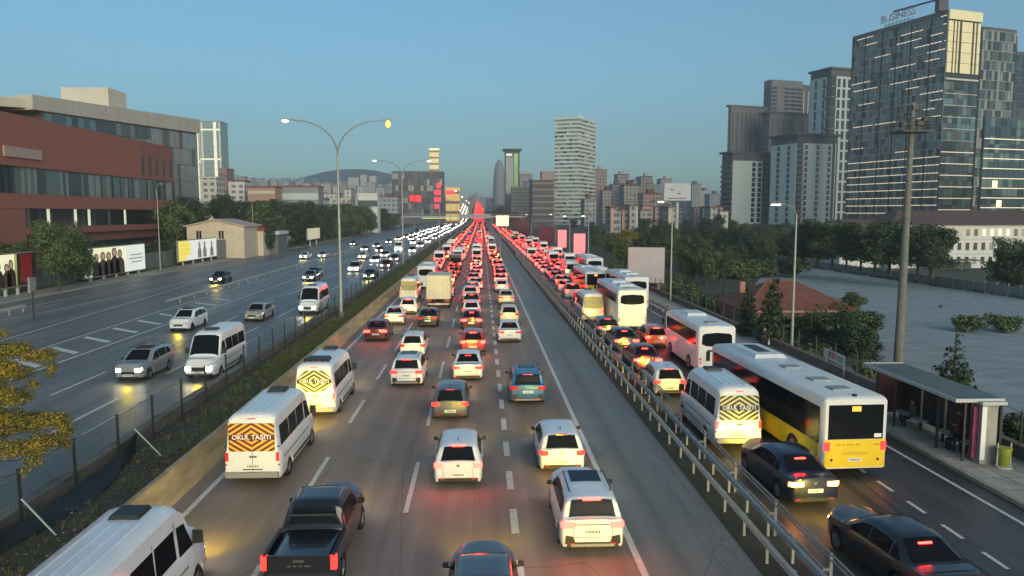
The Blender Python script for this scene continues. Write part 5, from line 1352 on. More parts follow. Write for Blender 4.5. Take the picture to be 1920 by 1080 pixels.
for k in range(10): f2.pc('floor_ledge', 'ledge', m_band, 0, f2.L, 4+k*4.0, 4.25+k*4.0, .3, .2, m_litband)
for k in (2, 3, 9, 10, 11, 17): f2.pc('lit_pane', 'pane', m_wlit, f2.L*k/28+.1, f2.L*(k+1)/28-.1, 12.4+(k % 3)*4, 15.2+(k % 3)*4, .1, .22, m_wlit)
sp = W(1905, 100, 530); MB().tube([(sp.x, sp.y, 120), (sp.x, sp.y, 135)], [1.2, .3], 6).build('spire', m_greyd, tag(thing('rooftop_mast', 'thin mast on top of the dark blue tower', 'mast', (0, 0, 0))))

# --- cluster of residential towers
def res_tower(label, u0, um, u1, vtop, Y, wall, cols1, cols2, v0=415, cap=True, balc=None, slope=-.31, floors=None, strips=()):
    c = W(um, 300, Y); pn = Vector((c.x, c.y)); d = Vector((slope, 1)).normalized(); e = Vector((1, -slope)).normalized()
    pf = meet(pn, d, u0); pr = meet(pn, e, u1)
    zt_ = CAM_H + (398-vtop)*Y/1400
    t = tower(label, [pf, pn, pr, pr+(pf-pn)], 0, zt_, None, wall, 'apartment_tower', 'apartment tower')
    nf = floors or max(6, int(zt_/3.4))
    for fc, cols in ((Face(t, pf, pn, 0, zt_), cols1), (Face(t, pn, pr, 0, zt_), cols2)):
        k = len(cols)
        for i, c_ in enumerate(cols):
            u0_, u1_ = fc.L*i/k, fc.L*(i+1)/k
            if c_ == 'p': fc.pc('pale_panel', 'pane', m_wglass, u0_+.02, u1_-.02, 3, zt_-4.5, .35, .0, m_pale)
            elif c_ == 'w':
                fc.pc('pale_panel', 'pane', m_wglass, u0_+.02, u1_-.02, 3, zt_-4.5, .30, .0, m_pale)
                for q in range(nf):
                    z = 4 + (zt_-9)*q/nf; fc.pc('window', 'pane', m_wglass, u0_+(u1_-u0_)*.22, u1_-(u1_-u0_)*.22, z+.3, z+(zt_-9)/nf*.86, .06, .31, m_wdark)
            elif c_ == 'b':
                fc.pc('recess', 'pane', m_wglass, u0_, u1_, 3, zt_-4.5, .05, .0, m_wdark)
                for q in range(nf):
                    z = 4 + (zt_-9)*q/nf; fc.pc('balcony', 'ledge', m_band, u0_, u1_, z-.12, z+.9, 1.1, .05, m_greyc)
            elif c_ == 'g':
                for q in range(nf):
                    z = 4 + (zt_-9)*q/nf; fc.pc('window', 'pane', m_wglass, u0_+.4, u1_-.4, z+.6, z+(zt_-9)/nf*.8, .06, .0, m_wdark)
            elif c_ == 'f': fc.pc('fin', 'ledge', m_band, (u0_+u1_)/2-.35, (u0_+u1_)/2+.35, 3, zt_-4, .7, .0, m_greyc if wall is m_greyc else m_pale)
            elif c_ == 'v':
                for q in range(7):
                    z = zt_*.45 + zt_*.045*q; fc.pc('vent', 'pane', m_wglass, u0_+(u1_-u0_)*.3, u1_-(u1_-u0_)*.3, z, z+zt_*.03, .1, .0, m_pale)
    if cap:
        q = [pf, pn, pr, pr+(pf-pn)]; cc = sum(q, Vector((0, 0)))/4
        qq = [cc + (p-cc)*1.12 for p in q]; ar = sum(qq[i].x*qq[(i+1) % 4].y - qq[(i+1) % 4].x*qq[i].y for i in range(4))
        quadbox('roof_slab', qq if ar > 0 else qq[::-1], zt_, zt_+1.3, m_greyd, t)
    return t
res_tower('dark grey tower, leftmost of the cluster, with ribbed walls', 1363, 1368, 1434, 200, 560, m_greyc, 'f', 'fffffffv')
res_tower('tall windowless grey tower block rising in the middle of the cluster', 1428, 1442, 1500, 150, 600, m_greyc, 'g', 'pvggg'.replace('p', 'g'), cap=False)
res_tower('grey tower between the windowless block and the white gridded tower', 1495, 1498, 1530, 162, 620, m_greyd, 'g', 'ffgf')
res_tower('ribbed grey block in front of the windowless tower', 1425, 1440, 1530, 212, 540, m_greyc, 'g', 'ffgfgfff')
res_tower('pale tower with white window grid beside the glass office tower', 1514, 1552, 1600, 130, 500, m_greyd, 'pwpwb', 'bwwww', floors=14)
res_tower('pale fronted apartment block with balconies, lowest on the left of the cluster', 1354, 1374, 1452, 286, 470, m_greyd, 'bb', 'pppwwgg', floors=12)
res_tower('round fronted pale block with dark vertical window strips in the cluster', 1446, 1494, 1570, 252, 440, m_greyd, 'pwpwp', 'bwpwpwf', floors=14)

# --- white banded tower in the middle
c = W(1084, 300, 650); pn = Vector((c.x, c.y)); 
pf = meet(pn, Vector((-1, .42)).normalized(), 1040); pr = meet(pn, Vector((.55, 1)).normalized(), 1116)
zt_ = CAM_H + (398-222)*650/1400
wt = tower('white high-rise with horizontal bands standing alone right of the road', [pf, pn, pr, pr+(pf-pn)], 0, zt_, None, M('tower_glass', (.24, .30, .30), .25), 'high_rise', 'high-rise')
NB = 27
m_wb = M('tower_band_shade', (.56, .64, .62), .6); m_wb2 = M('tower_band_sun', (.66, .67, .60), .6)  # one white: cool shaded face and warm sunlit face painted as two colours
for fc, mt, nx in ((Face(wt, pf, pn, 0, zt_), m_wb, 8), (Face(wt, pn, pr, 0, zt_), m_wb2, 6)):
    for k in range(NB+1):
        z = zt_*k/NB; fc.pc('floor_band', 'ledge', m_band, 0, fc.L, z-.95, z+.75, .8, .0, mt)
    for k in range(NB):
        for i in range(nx):
            if rr.random() < .5: fc.pc('window', 'pane', m_wglass, fc.L*i/nx+.2, fc.L*(i+1)/nx-.2, zt_*k/NB+.8, zt_*(k+1)/NB-1.0, .2, .1, rr.choice([m_wteal, m_wdark, m_wgrey, m_pale]))
cc = (pf+pr)/2
MB().box(cc.x-7, cc.y-6, zt_, cc.x+8, cc.y+6, zt_+1.4).build('roof_room', m_wb, wt)
MB().box(cc.x+2, cc.y-2, zt_+1.4, cc.x+6, cc.y+2, zt_+4.0).tube([(cc.x+3, cc.y, zt_+4), (cc.x+3, cc.y, zt_+9)], .25, 4).build('roof_mast', m_wb2, wt)

# --- distant landmarks
def block(label, u0, u1, vtop, Y, mat, depth=20, z0=None, name='building', cat='building', vbot=None, bands=0, bmat=None, roof=None):
    a, b = W(u0, 400, Y), W(u1, 400, Y); zt_ = CAM_H + (398-vtop)*Y/1400
    t = thing(name, label, cat, (0, 0, 0)); zb = terr(Y) - 3 if z0 is None else z0
    MB().box(0, 0, 0, b.x-a.x, depth, zt_-zb).build('wall', mat, t, loc=(a.x, Y, zb))
    fc = Face(t, (a.x, Y), (b.x, Y), zb, zt_)
    for k in range(bands):
        z = zb + (zt_-zb)*(k+.5)/bands; fc.pc('floor_band', 'ledge', m_band, 0, fc.L, z-.25, z+(zt_-zb)/bands*.25, .4, .0, bmat or m_band)
    MB().box(-.4, -.4, 0, b.x-a.x+.4, depth+.4, .8).build('roof', roof or mat, t, loc=(a.x, Y, zt_))
    return t, fc, zt_
t, fc, zt_ = block('dark slab block with a red lit strip on its right side, beside the road', 736, 830, 322, 700, m_greyc, 40, name='office_block', cat='office building')
glass_grid(fc, 16, 7, [m_greyd, m_wdark, m_wgrey, m_greyc, m_greyd], 8, zt_-1, gap=.3, limit=112)
m_redlit = M('red_led', (.5, .02, .03), .4, emit=(1, .03, .06), es=1.2, samp=False)
for k in range(5):
    for q in range(3):
        if rr.random() < .85: fc.pc('red_light_panel', 'pane', m_wglass, fc.L*(.84+.045*q), fc.L*(.84+.045*q+.035), 14+k*6.4, 18.5+k*6.4, .3, .2, m_redlit)
block('slim tower with a gold glowing face rising behind the dark slab', 806, 824, 280, 1000, m_gold, 14, name='tower', cat='tower', roof=m_wlit, bands=11, bmat=M('gold_band', (.42, .27, .10), .5))
t, fc, z_ = block('dark green tower with a flat overhanging cap right of the vanishing road', 947, 974, 283, 900, m_greyd, 18, name='tower', cat='tower', roof=m_mulld)
fc.pc('lit_sign', 'pane', m_wglass, fc.L*.08, fc.L*.5, z_-6, z_-3, .3, .1, m_wlit2); fc.pc('green_glass', 'pane', m_wglass, fc.L*.62, fc.L*.9, 10, z_-3, .3, .1, M('green_glass', (.20, .34, .17), .25, metal=.4))
fc.pc('glass_front', 'pane', m_wglass, fc.L*.05, fc.L*.58, 10, z_-7, .3, .1, m_wblue)
MB().box(-2.5, -2.5, 0, fc.L+2.5, 20, 1.6).build('roof_cap', m_mulld, t, loc=(fc.a.x, fc.a.y, z_+.8))
cx = W(936, 300, 1250); m = MB()
for k, (z, r_) in enumerate(((0, 11), (50, 10.5), (75, 9), (90, 6.5), (98, 2))):
    m.v += [(cx.x + r_*math.cos(i*math.pi/6), cx.y + r_*math.sin(i*math.pi/6), z) for i in range(12)]
    if k: m.f += [((k-1)*12+i, (k-1)*12+(i+1) % 12, k*12+(i+1) % 12, k*12+i) for i in range(12)]
m.mi = [0]*len(m.f)
gt = thing('tower', 'grey tower with a rounded pointed top, far beyond the road', 'tower', (0, 0, 0)); m.build('wall', M('far_grey', (.22, .24, .26), .6), gt, smooth=40)
# glass twin tower behind the red building
for u0, u1, vt, lab in ((381, 419, 233, 'glass tower with bright vertical edge strips behind the red building'), (364, 381, 240, 'narrow tower with white lit top beside the edge strip tower')):
    t, fc, z_ = block(lab, u0, u1, vt, 560, M('silver_glass', (.28, .34, .36), .25, metal=.4), 16, name='tower', cat='tower')
    for a, b in ((.05, .15), (.66, .80), (.93, 1.0)): fc.pc('edge_strip', 'pane', m_wglass, fc.L*a, fc.L*b, 6, z_, .4, .0, m_wlit2 if a == .66 else m_white)
    for k in range(3): fc.pc('sky_lobby', 'ledge', m_band, 0, fc.L, z_*(.36+.28*k), z_*(.36+.28*k)+1.2, .4, .05, m_wlit2)
    for k in range(16): fc.pc('floor_band', 'ledge', m_band, 0, fc.L, 8+k*(z_-8)/16, 8.7+k*(z_-8)/16, .3, .0, m_wgrey)

block('brown dark glazed block left of the white banded high-rise', 998, 1038, 338, 560, m_greyd, 30, name='office_block', cat='office building', bands=8, bmat=M('brown_band', (.22, .17, .15), .6), roof=m_tile)
block('pinkish building with a stepped roof left of the white high-rise', 1016, 1040, 322, 640, M('pink_render', (.36, .26, .25), .8), 20, name='building')
block('low grey building with pale bands beside the green capped tower', 960, 1000, 350, 760, far_facade('f_beige', (.33, .30, .22), (.08, .09, .09), 3, 3.4), 25)
# beige apartment blocks on the right
rr2 = random.Random(31)
ff = [far_facade('f_a', (.40, .34, .29), (.10, .10, .11), 3.2, 3.2), far_facade('f_b', (.34, .33, .33), (.09, .10, .12), 2.6, 3.2), far_facade('f_c', (.46, .42, .36), (.14, .13, .12), 3.6, 3.0), far_facade('f_d', (.42, .30, .26), (.12, .10, .10), 3.0, 3.2), far_facade('f_e', (.28, .30, .33), (.07, .08, .10), 2.4, 3.2)]
blk = [(1116, 1137, 318, 760, 3, 'reddish topped apartment block just right of the white high-rise'), (1130, 1146, 356, 700, 0, 'low pale block between two apartment towers'),
 (1148, 1168, 345, 720, 4, 'grey apartment block with a narrow front'), (1157, 1178, 326, 820, 0, 'tall beige block with a small roof room'), (1170, 1200, 346, 700, 2, 'wide beige apartment block in the right middle distance'),
 (1186, 1204, 336, 860, 1, 'grey slab behind the wide beige block'), (1201, 1222, 330, 800, 0, 'beige apartment block with dark balcony strips'), (1206, 1240, 362, 600, 3, 'low pinkish block with flat roof near the tall billboard'),
 (1220, 1238, 345, 900, 4, 'bluish grey block behind the tall billboard'), (1238, 1258, 334, 950, 1, 'pale tower block behind the tall billboard'), (1297, 1314, 344, 900, 1, 'dark grey tower block right of the tall billboard'), (1314, 1328, 356, 1000, 2, 'small yellowish block right of the dark grey tower block'),
 (1330, 1350, 362, 950, 4, 'low block touching the residential cluster'), (1096, 1118, 372, 560, 1, 'low grey block at the foot of the white high-rise'), (975, 998, 326, 1100, 1, 'pale far block left of the brown glazed block'), (984, 1004, 340, 900, 4, 'grey block behind the brown glazed block')]
for u0, u1, v, Y, q, lab in blk:
    t, fc, z_ = block(lab, u0, u1, v, Y, ff[q], 22, name='apartment_block', cat='apartment block', roof=rr2.choice([m_tile, m_greyc, m_greyc]))
    a = rr2.uniform(.2, .5); MB().box(fc.L*a, 4, 0, fc.L*(a+.35), 12, 3.5).build('roof_room', rr2.choice([m_tile, m_cream, m_greyc]), t, loc=(fc.a.x, fc.a.y, z_+.8))
    for k in range(max(4, int(z_/7))): fc.pc('balcony', 'ledge', m_band, fc.L*.4, fc.L*.62, 5+k*(z_-6)/max(4, int(z_/7)), 6.2+k*(z_-6)/max(4, int(z_/7)), 1.2, .0, rr2.choice([m_cream, m_greyc, m_pale]))
for k in range(26):                    # small houses between
    u = 1110 + rr2.random()*250; Y = rr2.uniform(330, 560); v = rr2.uniform(384, 396); wd = rr2.uniform(10, 24)
    block(f'{ordw(k+1)} small house half hidden among the trees right of the road', u, u+wd, v, Y, rr2.choice(ff), 12, name='house', cat='house', roof=rr2.choice([m_tile, m_tiled, m_greyc]))[0]['group'] = 'small houses among the trees at the right'
# ------------------------------------------------------------------ far city on the left, hill, white building, houses
rr = random.Random(77)
hl = MB(); cxh, cyh = W(668, 300, 2700).x, 2700
rings = [(0, 1), (.18, .97), (.36, .86), (.55, .66), (.75, .40), (1, .0)]
for r_, z in rings: hl.v += [(cxh + r_*(400 if math.cos(a) < 0 else 340)*math.cos(a), cyh + r_*350*math.sin(a), 60 + z*102*(1+.04*math.sin(5*a))) for a in [i*math.pi/12 for i in range(24)]]
for k in range(len(rings)-1): hl.f += [(k*24+i, (k+1)*24+i, (k+1)*24+(i+1) % 24, k*24+(i+1) % 24) for i in range(24)]
hl.mi = [0]*len(hl.f)
tag(hl.build('hill', M('hill', (.075, .085, .075), .95, var=.3, scale=.01), smooth=60), kind='structure')
fw = [far_facade('g_a', (.50, .47, .42), (.14, .14, .15), 3.5, 3.2), far_facade('g_b', (.42, .42, .43), (.12, .13, .15), 3.0, 3.2), far_facade('g_c', (.40, .28, .24), (.12, .10, .10), 3.2, 3.2), far_facade('g_d', (.58, .57, .54), (.16, .16, .17), 4.0, 3.2), far_facade('g_e', (.30, .32, .36), (.10, .11, .13), 3.0, 3.2)]
HC = {}
def far_house(u, wd, v, Y, q, lab, gr, roof=None, name='house'):
    HC[lab] = HC.get(lab, 0) + 1; lab = ordw(HC[lab]) + ' ' + lab
    t, fc, z_ = block(lab, u, u+wd, v, Y, fw[q], 16, name=name, cat=name.replace('_', ' '), roof=roof or rr.choice([m_tile, m_tile, m_tiled, m_greyc, m_roofg]))
    t['group'] = gr
QN = ['cream', 'light grey', 'terracotta', 'white', 'bluish grey']
for row, (Y, v0, v1, n, w0, w1) in enumerate(((520, 366, 376, 16, 16, 40), (720, 356, 366, 20, 12, 30), (1050, 346, 356, 26, 9, 22), (1600, 338, 346, 30, 6, 14), (2600, 331, 339, 34, 4, 10))):
    u = 425 + rr.uniform(-6, 6)
    for k in range(n):
        wd = rr.uniform(w0, w1); q = rr.randrange(5)
        if u > 735 and Y < 1200: break
        rn = ['nearest', 'second', 'third', 'fourth', 'farthest'][row]
        far_house(u, wd, rr.uniform(v0, v1) - (rr.random() < .15)*(7 if row > 1 else 3), Y*rr.uniform(.95, 1.08), q, f'small {QN[q]} house in the {rn} row of the far left city', f'{QN[q]} houses in the {rn} row of the far left city')
        u += wd + rr.uniform(0, w0*.5 if row > 1 else w0)
        if u > 900: break
for u, wd, v, lab in ((654, 20, 333, 'wide pale apartment slab below the distant hill'), (677, 12, 328, 'taller cream tower of the pair below the distant hill'), (694, 12, 330, 'narrower white tower of the pair below the distant hill'), (563, 9, 332, 'dark tower block in the hazy far left skyline')):
    block(lab, u, u+wd, v, 1500, fw[3 if u > 600 else 4], 20, name='apartment_block', cat='apartment block')
block('long terracotta banded school building behind the left trees', 466, 517, 351, 420, M('terra', (.38, .24, .19), .8), 14, bands=4, bmat=M('terra_band', (.52, .44, .36), .7), roof=m_tile)
block('pale building with a dark upper floor behind the left trees', 524, 598, 350, 440, M('slate', (.25, .26, .26), .8), 14, bands=2, bmat=m_pale, roof=m_tile)
block('white flat building at the tree tops left of the lamp post', 672, 708, 364, 380, m_white, 10, bands=2, bmat=m_greyd, roof=m_white)
block('reddish brown block beside the edge strip tower', 413, 428, 318, 480, M('rust', (.26, .17, .14), .8), 14, bands=4, bmat=m_greyc)
block('pale house with many windows below the strip tower', 430, 460, 340, 430, fw[3], 12, name='house', cat='house', roof=m_tile)
block('white low building above the trees by the strip tower', 378, 408, 334, 400, fw[0], 12)
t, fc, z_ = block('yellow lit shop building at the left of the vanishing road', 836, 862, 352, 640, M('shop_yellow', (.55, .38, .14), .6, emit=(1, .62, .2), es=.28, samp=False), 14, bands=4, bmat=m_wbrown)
fc.pc('red_awning', 'pane', m_wglass, 0, fc.L*.6, z_-5, z_-1.5, .6, .1, m_redlit)
for k in range(14):
    u = 838 + k*5 + rr.uniform(-2, 2); block(f'small lit building in the row left of the far road, {ORD[k % 10]} from the slab' if k < 10 else f'tiny lit building at the far end of the road, {ordw(k-9)} from the left', u, u+rr.uniform(5, 9), rr.uniform(360, 382), rr.uniform(900, 1500), rr.choice(fw), 12)
# lit flag banner and its mast wire
def hang(label, u, v0, v1, w_, Y, mat, name='flag', cat='flag'):
    a = W(u, v0, Y); b = W(u+w_, v1, Y); t = thing(name, label, cat, (a.x, Y, 0))
    m = MB(); n = 8
    for i in range(n+1):
        x = (b.x-a.x)*i/n; y = .35*math.sin(i*1.1)
        m.v += [(x, y, b.z), (x, y, a.z)]
    m.f = [(2*i, 2*i+2, 2*i+3, 2*i+1) for i in range(n)]; m.mi = [0]*n
    m.build('cloth', mat, t, smooth=60); MB().tube([(0, 0, 0), (0, 0, a.z+1)], .12, 6).build('mast', m_zincd, t); return t
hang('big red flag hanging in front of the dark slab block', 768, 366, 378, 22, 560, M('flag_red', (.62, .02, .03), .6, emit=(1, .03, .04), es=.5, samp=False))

# white three storey building behind the lot
Yw = 160.; xa, xb = W(1672, 450, Yw).x, W(2000, 450, Yw).x
ws = thing('white_building', 'white three storey building with a brown hipped roof behind the vacant lot', 'building', (0, 0, DZ))
MB().box(xa, Yw, 0, xb, Yw+16, 9.5).build('wall', m_white, ws)
fc = Face(ws, (xa, Yw), (xb, Yw), 0, 8)
for z in (3.1, 6.3): fc.pc('cornice', 'ledge', m_band, 0, fc.L, z, z+.18, .15, .0, m_pale)
for fl_, z0, z1 in ((0, .9, 2.5), (1, 4.0, 5.6), (2, 7.1, 8.6)):
    n = 22
    for i in range(n):
        u = fc.L*(i+.5)/n
        mt = m_wlit2 if (fl_ == 2 and 11 <= i <= 14) else rr.choice([m_wdark, m_wglass, m_wgrey])
        wob = fc.pc('window', 'pane', m_wglass, u-.42, u+.42, z0, z1, .04, .01, mt)
        fc.pc('window_sill', 'ledge', m_band, u-.5, u+.5, z0-.12, z0-.02, .14, .0, m_white)
MB().hexa([(xa-.8, Yw-.8, 9.5), (xb+.8, Yw-.8, 9.5), (xb+.8, Yw+16.8, 9.5), (xa-.8, Yw+16.8, 9.5)], [(xa+5, Yw+7, 12.6), (xb-5, Yw+7, 12.6), (xb-5, Yw+9, 12.6), (xa+5, Yw+9, 12.6)]).build('roof', m_tiled, ws)
MB().box(xa-10, Yw+3, 0, xa-.3, Yw+14, 8.6).build('wing', m_white, ws)
for k in range(5): piece('window', 'pane', m_wglass, ws, (xa-9+1.9*k, Yw+2.97, 7.4), (.9, .06, 1.3), 0, m_wdark)
MB().hexa([(xa-10.6, Yw+2.4, 8.6), (xa, Yw+2.4, 8.6), (xa, Yw+14.6, 8.6), (xa-10.6, Yw+14.6, 8.6)], [(xa-8, Yw+7, 10.6), (xa, Yw+7, 10.6), (xa, Yw+9, 10.6), (xa-8, Yw+9, 10.6)]).build('wing_roof', m_tiled, ws)
cv = thing('shed', 'low dark green canopy in front of the white building', 'shed', (0, 28, DZ))
pq = W(1765, 500, 153); MB().box(pq.x, 125, 2.0, pq.x+9, 129, 2.2).build('roof', M('canopy_green', (.03, .07, .06), .6), cv)
for dx in (.2, 4.5, 8.8):
    MB().box(pq.x+dx-.06, 125.1, 0, pq.x+dx+.06, 125.2, 2.0).build('post', m_zincd, cv)
MB().box(pq.x+.1, 128.6, 0, pq.x+8.9, 128.8, 1.6).build('back_wall', M('canopy_green', (.03, .07, .06), .6), cv)

# bungalow with a red tile roof by the lot
hx, hy, hw_, hd = 24.3, 67.5, 10.4, 9.5
hs = thing('bungalow', 'salmon bungalow with a red hipped tile roof beside the vacant lot', 'house', (0, 0, DZ))
MB().box(hx+.6, hy+.6, 0, hx+hw_-.6, hy+hd-.6, 2.9).build('wall', m_salmon, hs)
zr, ze = 5.3, 2.95
E_ = [(hx, hy), (hx+hw_, hy), (hx+hw_, hy+hd), (hx, hy+hd)]; rA, rB = (hx+3.8, hy+hd/2), (hx+hw_-3.8, hy+hd/2)
MB().add([(x, y, ze) for x, y in E_] + [(x, y, ze+.12) for x, y in E_] + [(*rA, zr), (*rB, zr)], [(3, 2, 1, 0), (0, 1, 5, 4), (1, 2, 6, 5), (2, 3, 7, 6), (3, 0, 4, 7), (4, 5, 9, 8), (5, 6, 9), (6, 7, 8, 9), (7, 4, 8)]).build('roof', m_tile, hs)
tm = MB()                              # courses of tiles on the two slopes seen
for k in range(11):
    t = k/11; t2 = (k+.85)/11
    def P(a, b, q, s_=.05): return (a[0]+(b[0]-a[0])*q, a[1]+(b[1]-a[1])*q, ze+.12+(zr-ze-.12)*q+s_)
    tm.add([P(E_[0], rA, t), P(E_[1], rB, t), P(E_[1], rB, t2, .02), P(E_[0], rA, t2, .02)], [(0, 1, 2, 3)]); tm.add([P(E_[3], rA, t), P(E_[0], rA, t), P(E_[0], rA, t2, .02), P(E_[3], rA, t2, .02)], [(0, 1, 2, 3)])
o = tm.build('roof_tile', m_tile, hs); o['kind'] = 'stuff'
for a, b in ((E_[0], rA), (E_[1], rB), (rA, rB)):
    za, zb_ = (ze+.15, zr+.03) if a is not rA else (zr+.03, zr+.03)
    MB().tube([(*a, za), (*b, zb_)], .1, 6).build('ridge_tile', m_tile, hs)
MB().box(hx+1.2, hy+hd/2, 4.2, hx+1.7, hy+hd/2+.4, 5.3).build('chimney', m_salmon, hs)
for x, w_ in ((1.4, 1.3), (3.4, 3.0), (7.4, 1.2), (9.0, .5)):
    MB().box(hx+x, hy+.55, 1.0 if w_ < 2 else .1, hx+x+w_, hy+.63, 2.3).build('window' if w_ < 2 else 'porch', m_wdark, hs)
MB().box(hx-.1, hy-.1, ze-.1, hx+hw_+.1, hy+.02, ze+.08).build('gutter', M('gutter', (.35, .22, .17), .6), hs)
# cream gabled house and its neighbours on the left
Yc = 165.; a, b = W(350, 430, Yc), W(457, 430, Yc); wc = b.x-a.x; ch = thing('gabled_house', 'cream gabled house with paired windows behind the left billboards', 'house', (a.x, Yc, 0))
zw, zp = W(350, 425, Yc).z, W(403, 412, Yc).z
MB().add([(0, 0, 0), (wc, 0, 0), (wc, 0, zw), (wc/2, 0, zp), (0, 0, zw), (0, 12, 0), (wc, 12, 0), (wc, 12, zw), (wc/2, 12, zp), (0, 12, zw)], [(0, 1, 2, 3, 4), (5, 9, 8, 7, 6), (0, 5, 6, 1), (1, 6, 7, 2), (2, 7, 8, 3), (3, 8, 9, 4), (4, 9, 5, 0)]).build('wall', m_cream, ch)
for x in (.17, .22, .56, .61): MB().box(wc*x, -.06, zw-2.6, wc*(x+.035), .02, zw-.9).build('window', m_wdark, ch)
for s_ in (0, 1):
    x0, x1 = (-.5, wc/2) if s_ == 0 else (wc+.5, wc/2)
    MB().hexa([(min(x0, x1), -.5, (zw if x0 < x1 else zp)-.05), (max(x0, x1), -.5, (zp if x0 < x1 else zw)-.05), (max(x0, x1), 12.5, (zp if x0 < x1 else zw)-.05), (min(x0, x1), 12.5, (zw if x0 < x1 else zp)-.05)], [(min(x0, x1), -.5, (zw if x0 < x1 else zp)+.2), (max(x0, x1), -.5, (zp if x0 < x1 else zw)+.2), (max(x0, x1), 12.5, (zp if x0 < x1 else zw)+.2), (min(x0, x1), 12.5, (zw if x0 < x1 else zp)+.2)]).build('roof', M('roof_cream', (.46, .36, .30), .8), ch)
t, fc, z_ = block('low shed with a dark red sheet roof right of the cream gabled house', 458, 492, 430, 175, m_cream, 12, name='shed', cat='shed', roof=M('sheet_red', (.22, .03, .04), .6))
t, fc, z_ = block('small grey annex with a pale roof edge beside the red roofed shed', 492, 520, 437, 180, m_greyc, 8, name='shed', cat='shed', roof=m_pale)

# ------------------------------------------------------------------ overpass and gantry far down the road
Yo = 560.; oz = terr(Yo)
ov = thing('overpass', 'flat concrete overpass crossing the whole road in the distance', 'bridge', (0, Yo, 0))
MB().box(-64, 0, 6.9, 34, 9, 7.6).build('deck', m_band, ov)
for k in range(8): MB().box(-60+k*13.1, -.2, 8.0, -59.8+k*13.1, 0, 9.2).build('railing_post', m_zinc, ov)
MB().box(-64, -.25, 9.1, 34, -.1, 9.3).box(-64, -.25, 8.5, 34, -.1, 8.62).build('railing', m_zinc, ov)
for x in (-62, -50, -33, -12.6, 8.3, 19, 33): MB().box(x-.5, 2, 0, x+.5, 6, 6.6).build('pier', m_concd, ov)
MB().box(-44, -.3, 6.0, -16, -.05, 6.5).build('lit_strip', M('strip_lit', (.6, .7, .3), .5, emit=(.8, 1, .45), es=.5, samp=False), ov)
a, b = W(930, 404, 420), W(954, 424, 420)
bb = thing('lit_panel', 'cream lit panel standing above the far bus road queue', 'billboard', (0, 0, 0))
MB().box(a.x, 420, b.z, b.x, 420.6, a.z).build('panel', M('panel_cream', (.6, .55, .4), .5, emit=(1, .86, .55), es=.75, samp=False), bb)
MB().box(a.x+.6, 420.1, 0, a.x+.9, 420.5, b.z).box(b.x-.9, 420.1, 0, b.x-.6, 420.5, b.z).build('leg', m_zincd, bb)
a, b = W(862, 402, 500), W(920, 409, 500)
gy = thing('sign_gantry', 'lilac grey sign gantry over the far outbound lanes', 'gantry', (0, 500, 0))
MB().box(a.x, 0, b.z, b.x, .4, a.z).build('sign', M('gantry_grey', (.30, .30, .36), .5), gy)
for x in (a.x-.5, b.x+.1): MB().box(x, 0, 0, x+.4, .4, a.z+.3).build('leg', m_zincd, gy)

# ------------------------------------------------------------------ trees
def leaf_cloud(n, blobs, size, mats, seed, shape='leaf', hang_=0.):
    """leaf sized faces spread through a set of ellipsoid clumps, mostly near their skins"""
    r_ = random.Random(seed); m = MB(); wts = [b[3]*b[4]*b[5] for b in blobs]
    for _ in range(n):
        bx, by, bz, rx, ry, rz_ = r_.choices(blobs, wts)[0]
        d = Vector((r_.gauss(0, 1), r_.gauss(0, 1), r_.gauss(0, 1))).normalized(); q = r_.random()**.45
        p = Vector((bx + d.x*rx*q, by + d.y*ry*q, bz + d.z*rz_*q))
        s = size * r_.uniform(.55, 1.25)
        nrm = (d + Vector((r_.uniform(-.7, .7), r_.uniform(-.7, .7), r_.uniform(-.3, .9)))).normalized()
        a = nrm.orthogonal().normalized(); a = Matrix.Rotation(r_.uniform(0, 6.28), 3, nrm) @ a; b = nrm.cross(a)
        mi = min(len(mats)-1, int(r_.random()**1.2 * len(mats)))
        m.add([p - a*s, p + b*s*.55 + nrm*s*.15, p + a*s, p - b*s*.55 + nrm*s*.15], [(0, 1, 2, 3)], mi)
    return m
def leafmat(name, c, t=.35):
    m = M(name, c, .75, var=.25, scale=.7, spec=.25)
    return m
LG = [leafmat('leaf_dark', (.050, .080, .030)), leafmat('leaf_mid', (.080, .115, .042)), leafmat('leaf_light', (.12, .15, .06))]
LD = [leafmat('leaf_blackgreen', (.034, .052, .030)), leafmat('leaf_deep', (.048, .074, .040)), leafmat('leaf_dark', (.050, .080, .030))]
LY = [leafmat('leaf_olive', (.12, .125, .025)), leafmat('leaf_yellow', (.28, .21, .025)), leafmat('leaf_gold', (.36, .22, .03)), leafmat('leaf_green2', (.085, .115, .03))]
LB = [leafmat('leaf_grey', (.055, .055, .045)), leafmat('leaf_brown', (.085, .065, .040))]
m_bark = M('bark', (.065, .05, .038), .9, var=.3, scale=5, bump=.5)
def crown_blobs(r_, rad, h0, h1, n):
    out = [(0, 0, (h0+h1)/2, rad*.62, rad*.62, (h1-h0)*.42)]
    for _ in range(n):
        a = r_.uniform(0, 6.28); q = r_.uniform(.25, .8)*rad; z = r_.uniform(h0 + .15*(h1-h0), h1 - .12*(h1-h0)); s = r_.uniform(.22, .42)*rad
        out.append((math.cos(a)*q, math.sin(a)*q, z, s, s*r_.uniform(.8, 1.2), s*r_.uniform(.6, .95)))
    return out
CR = {}
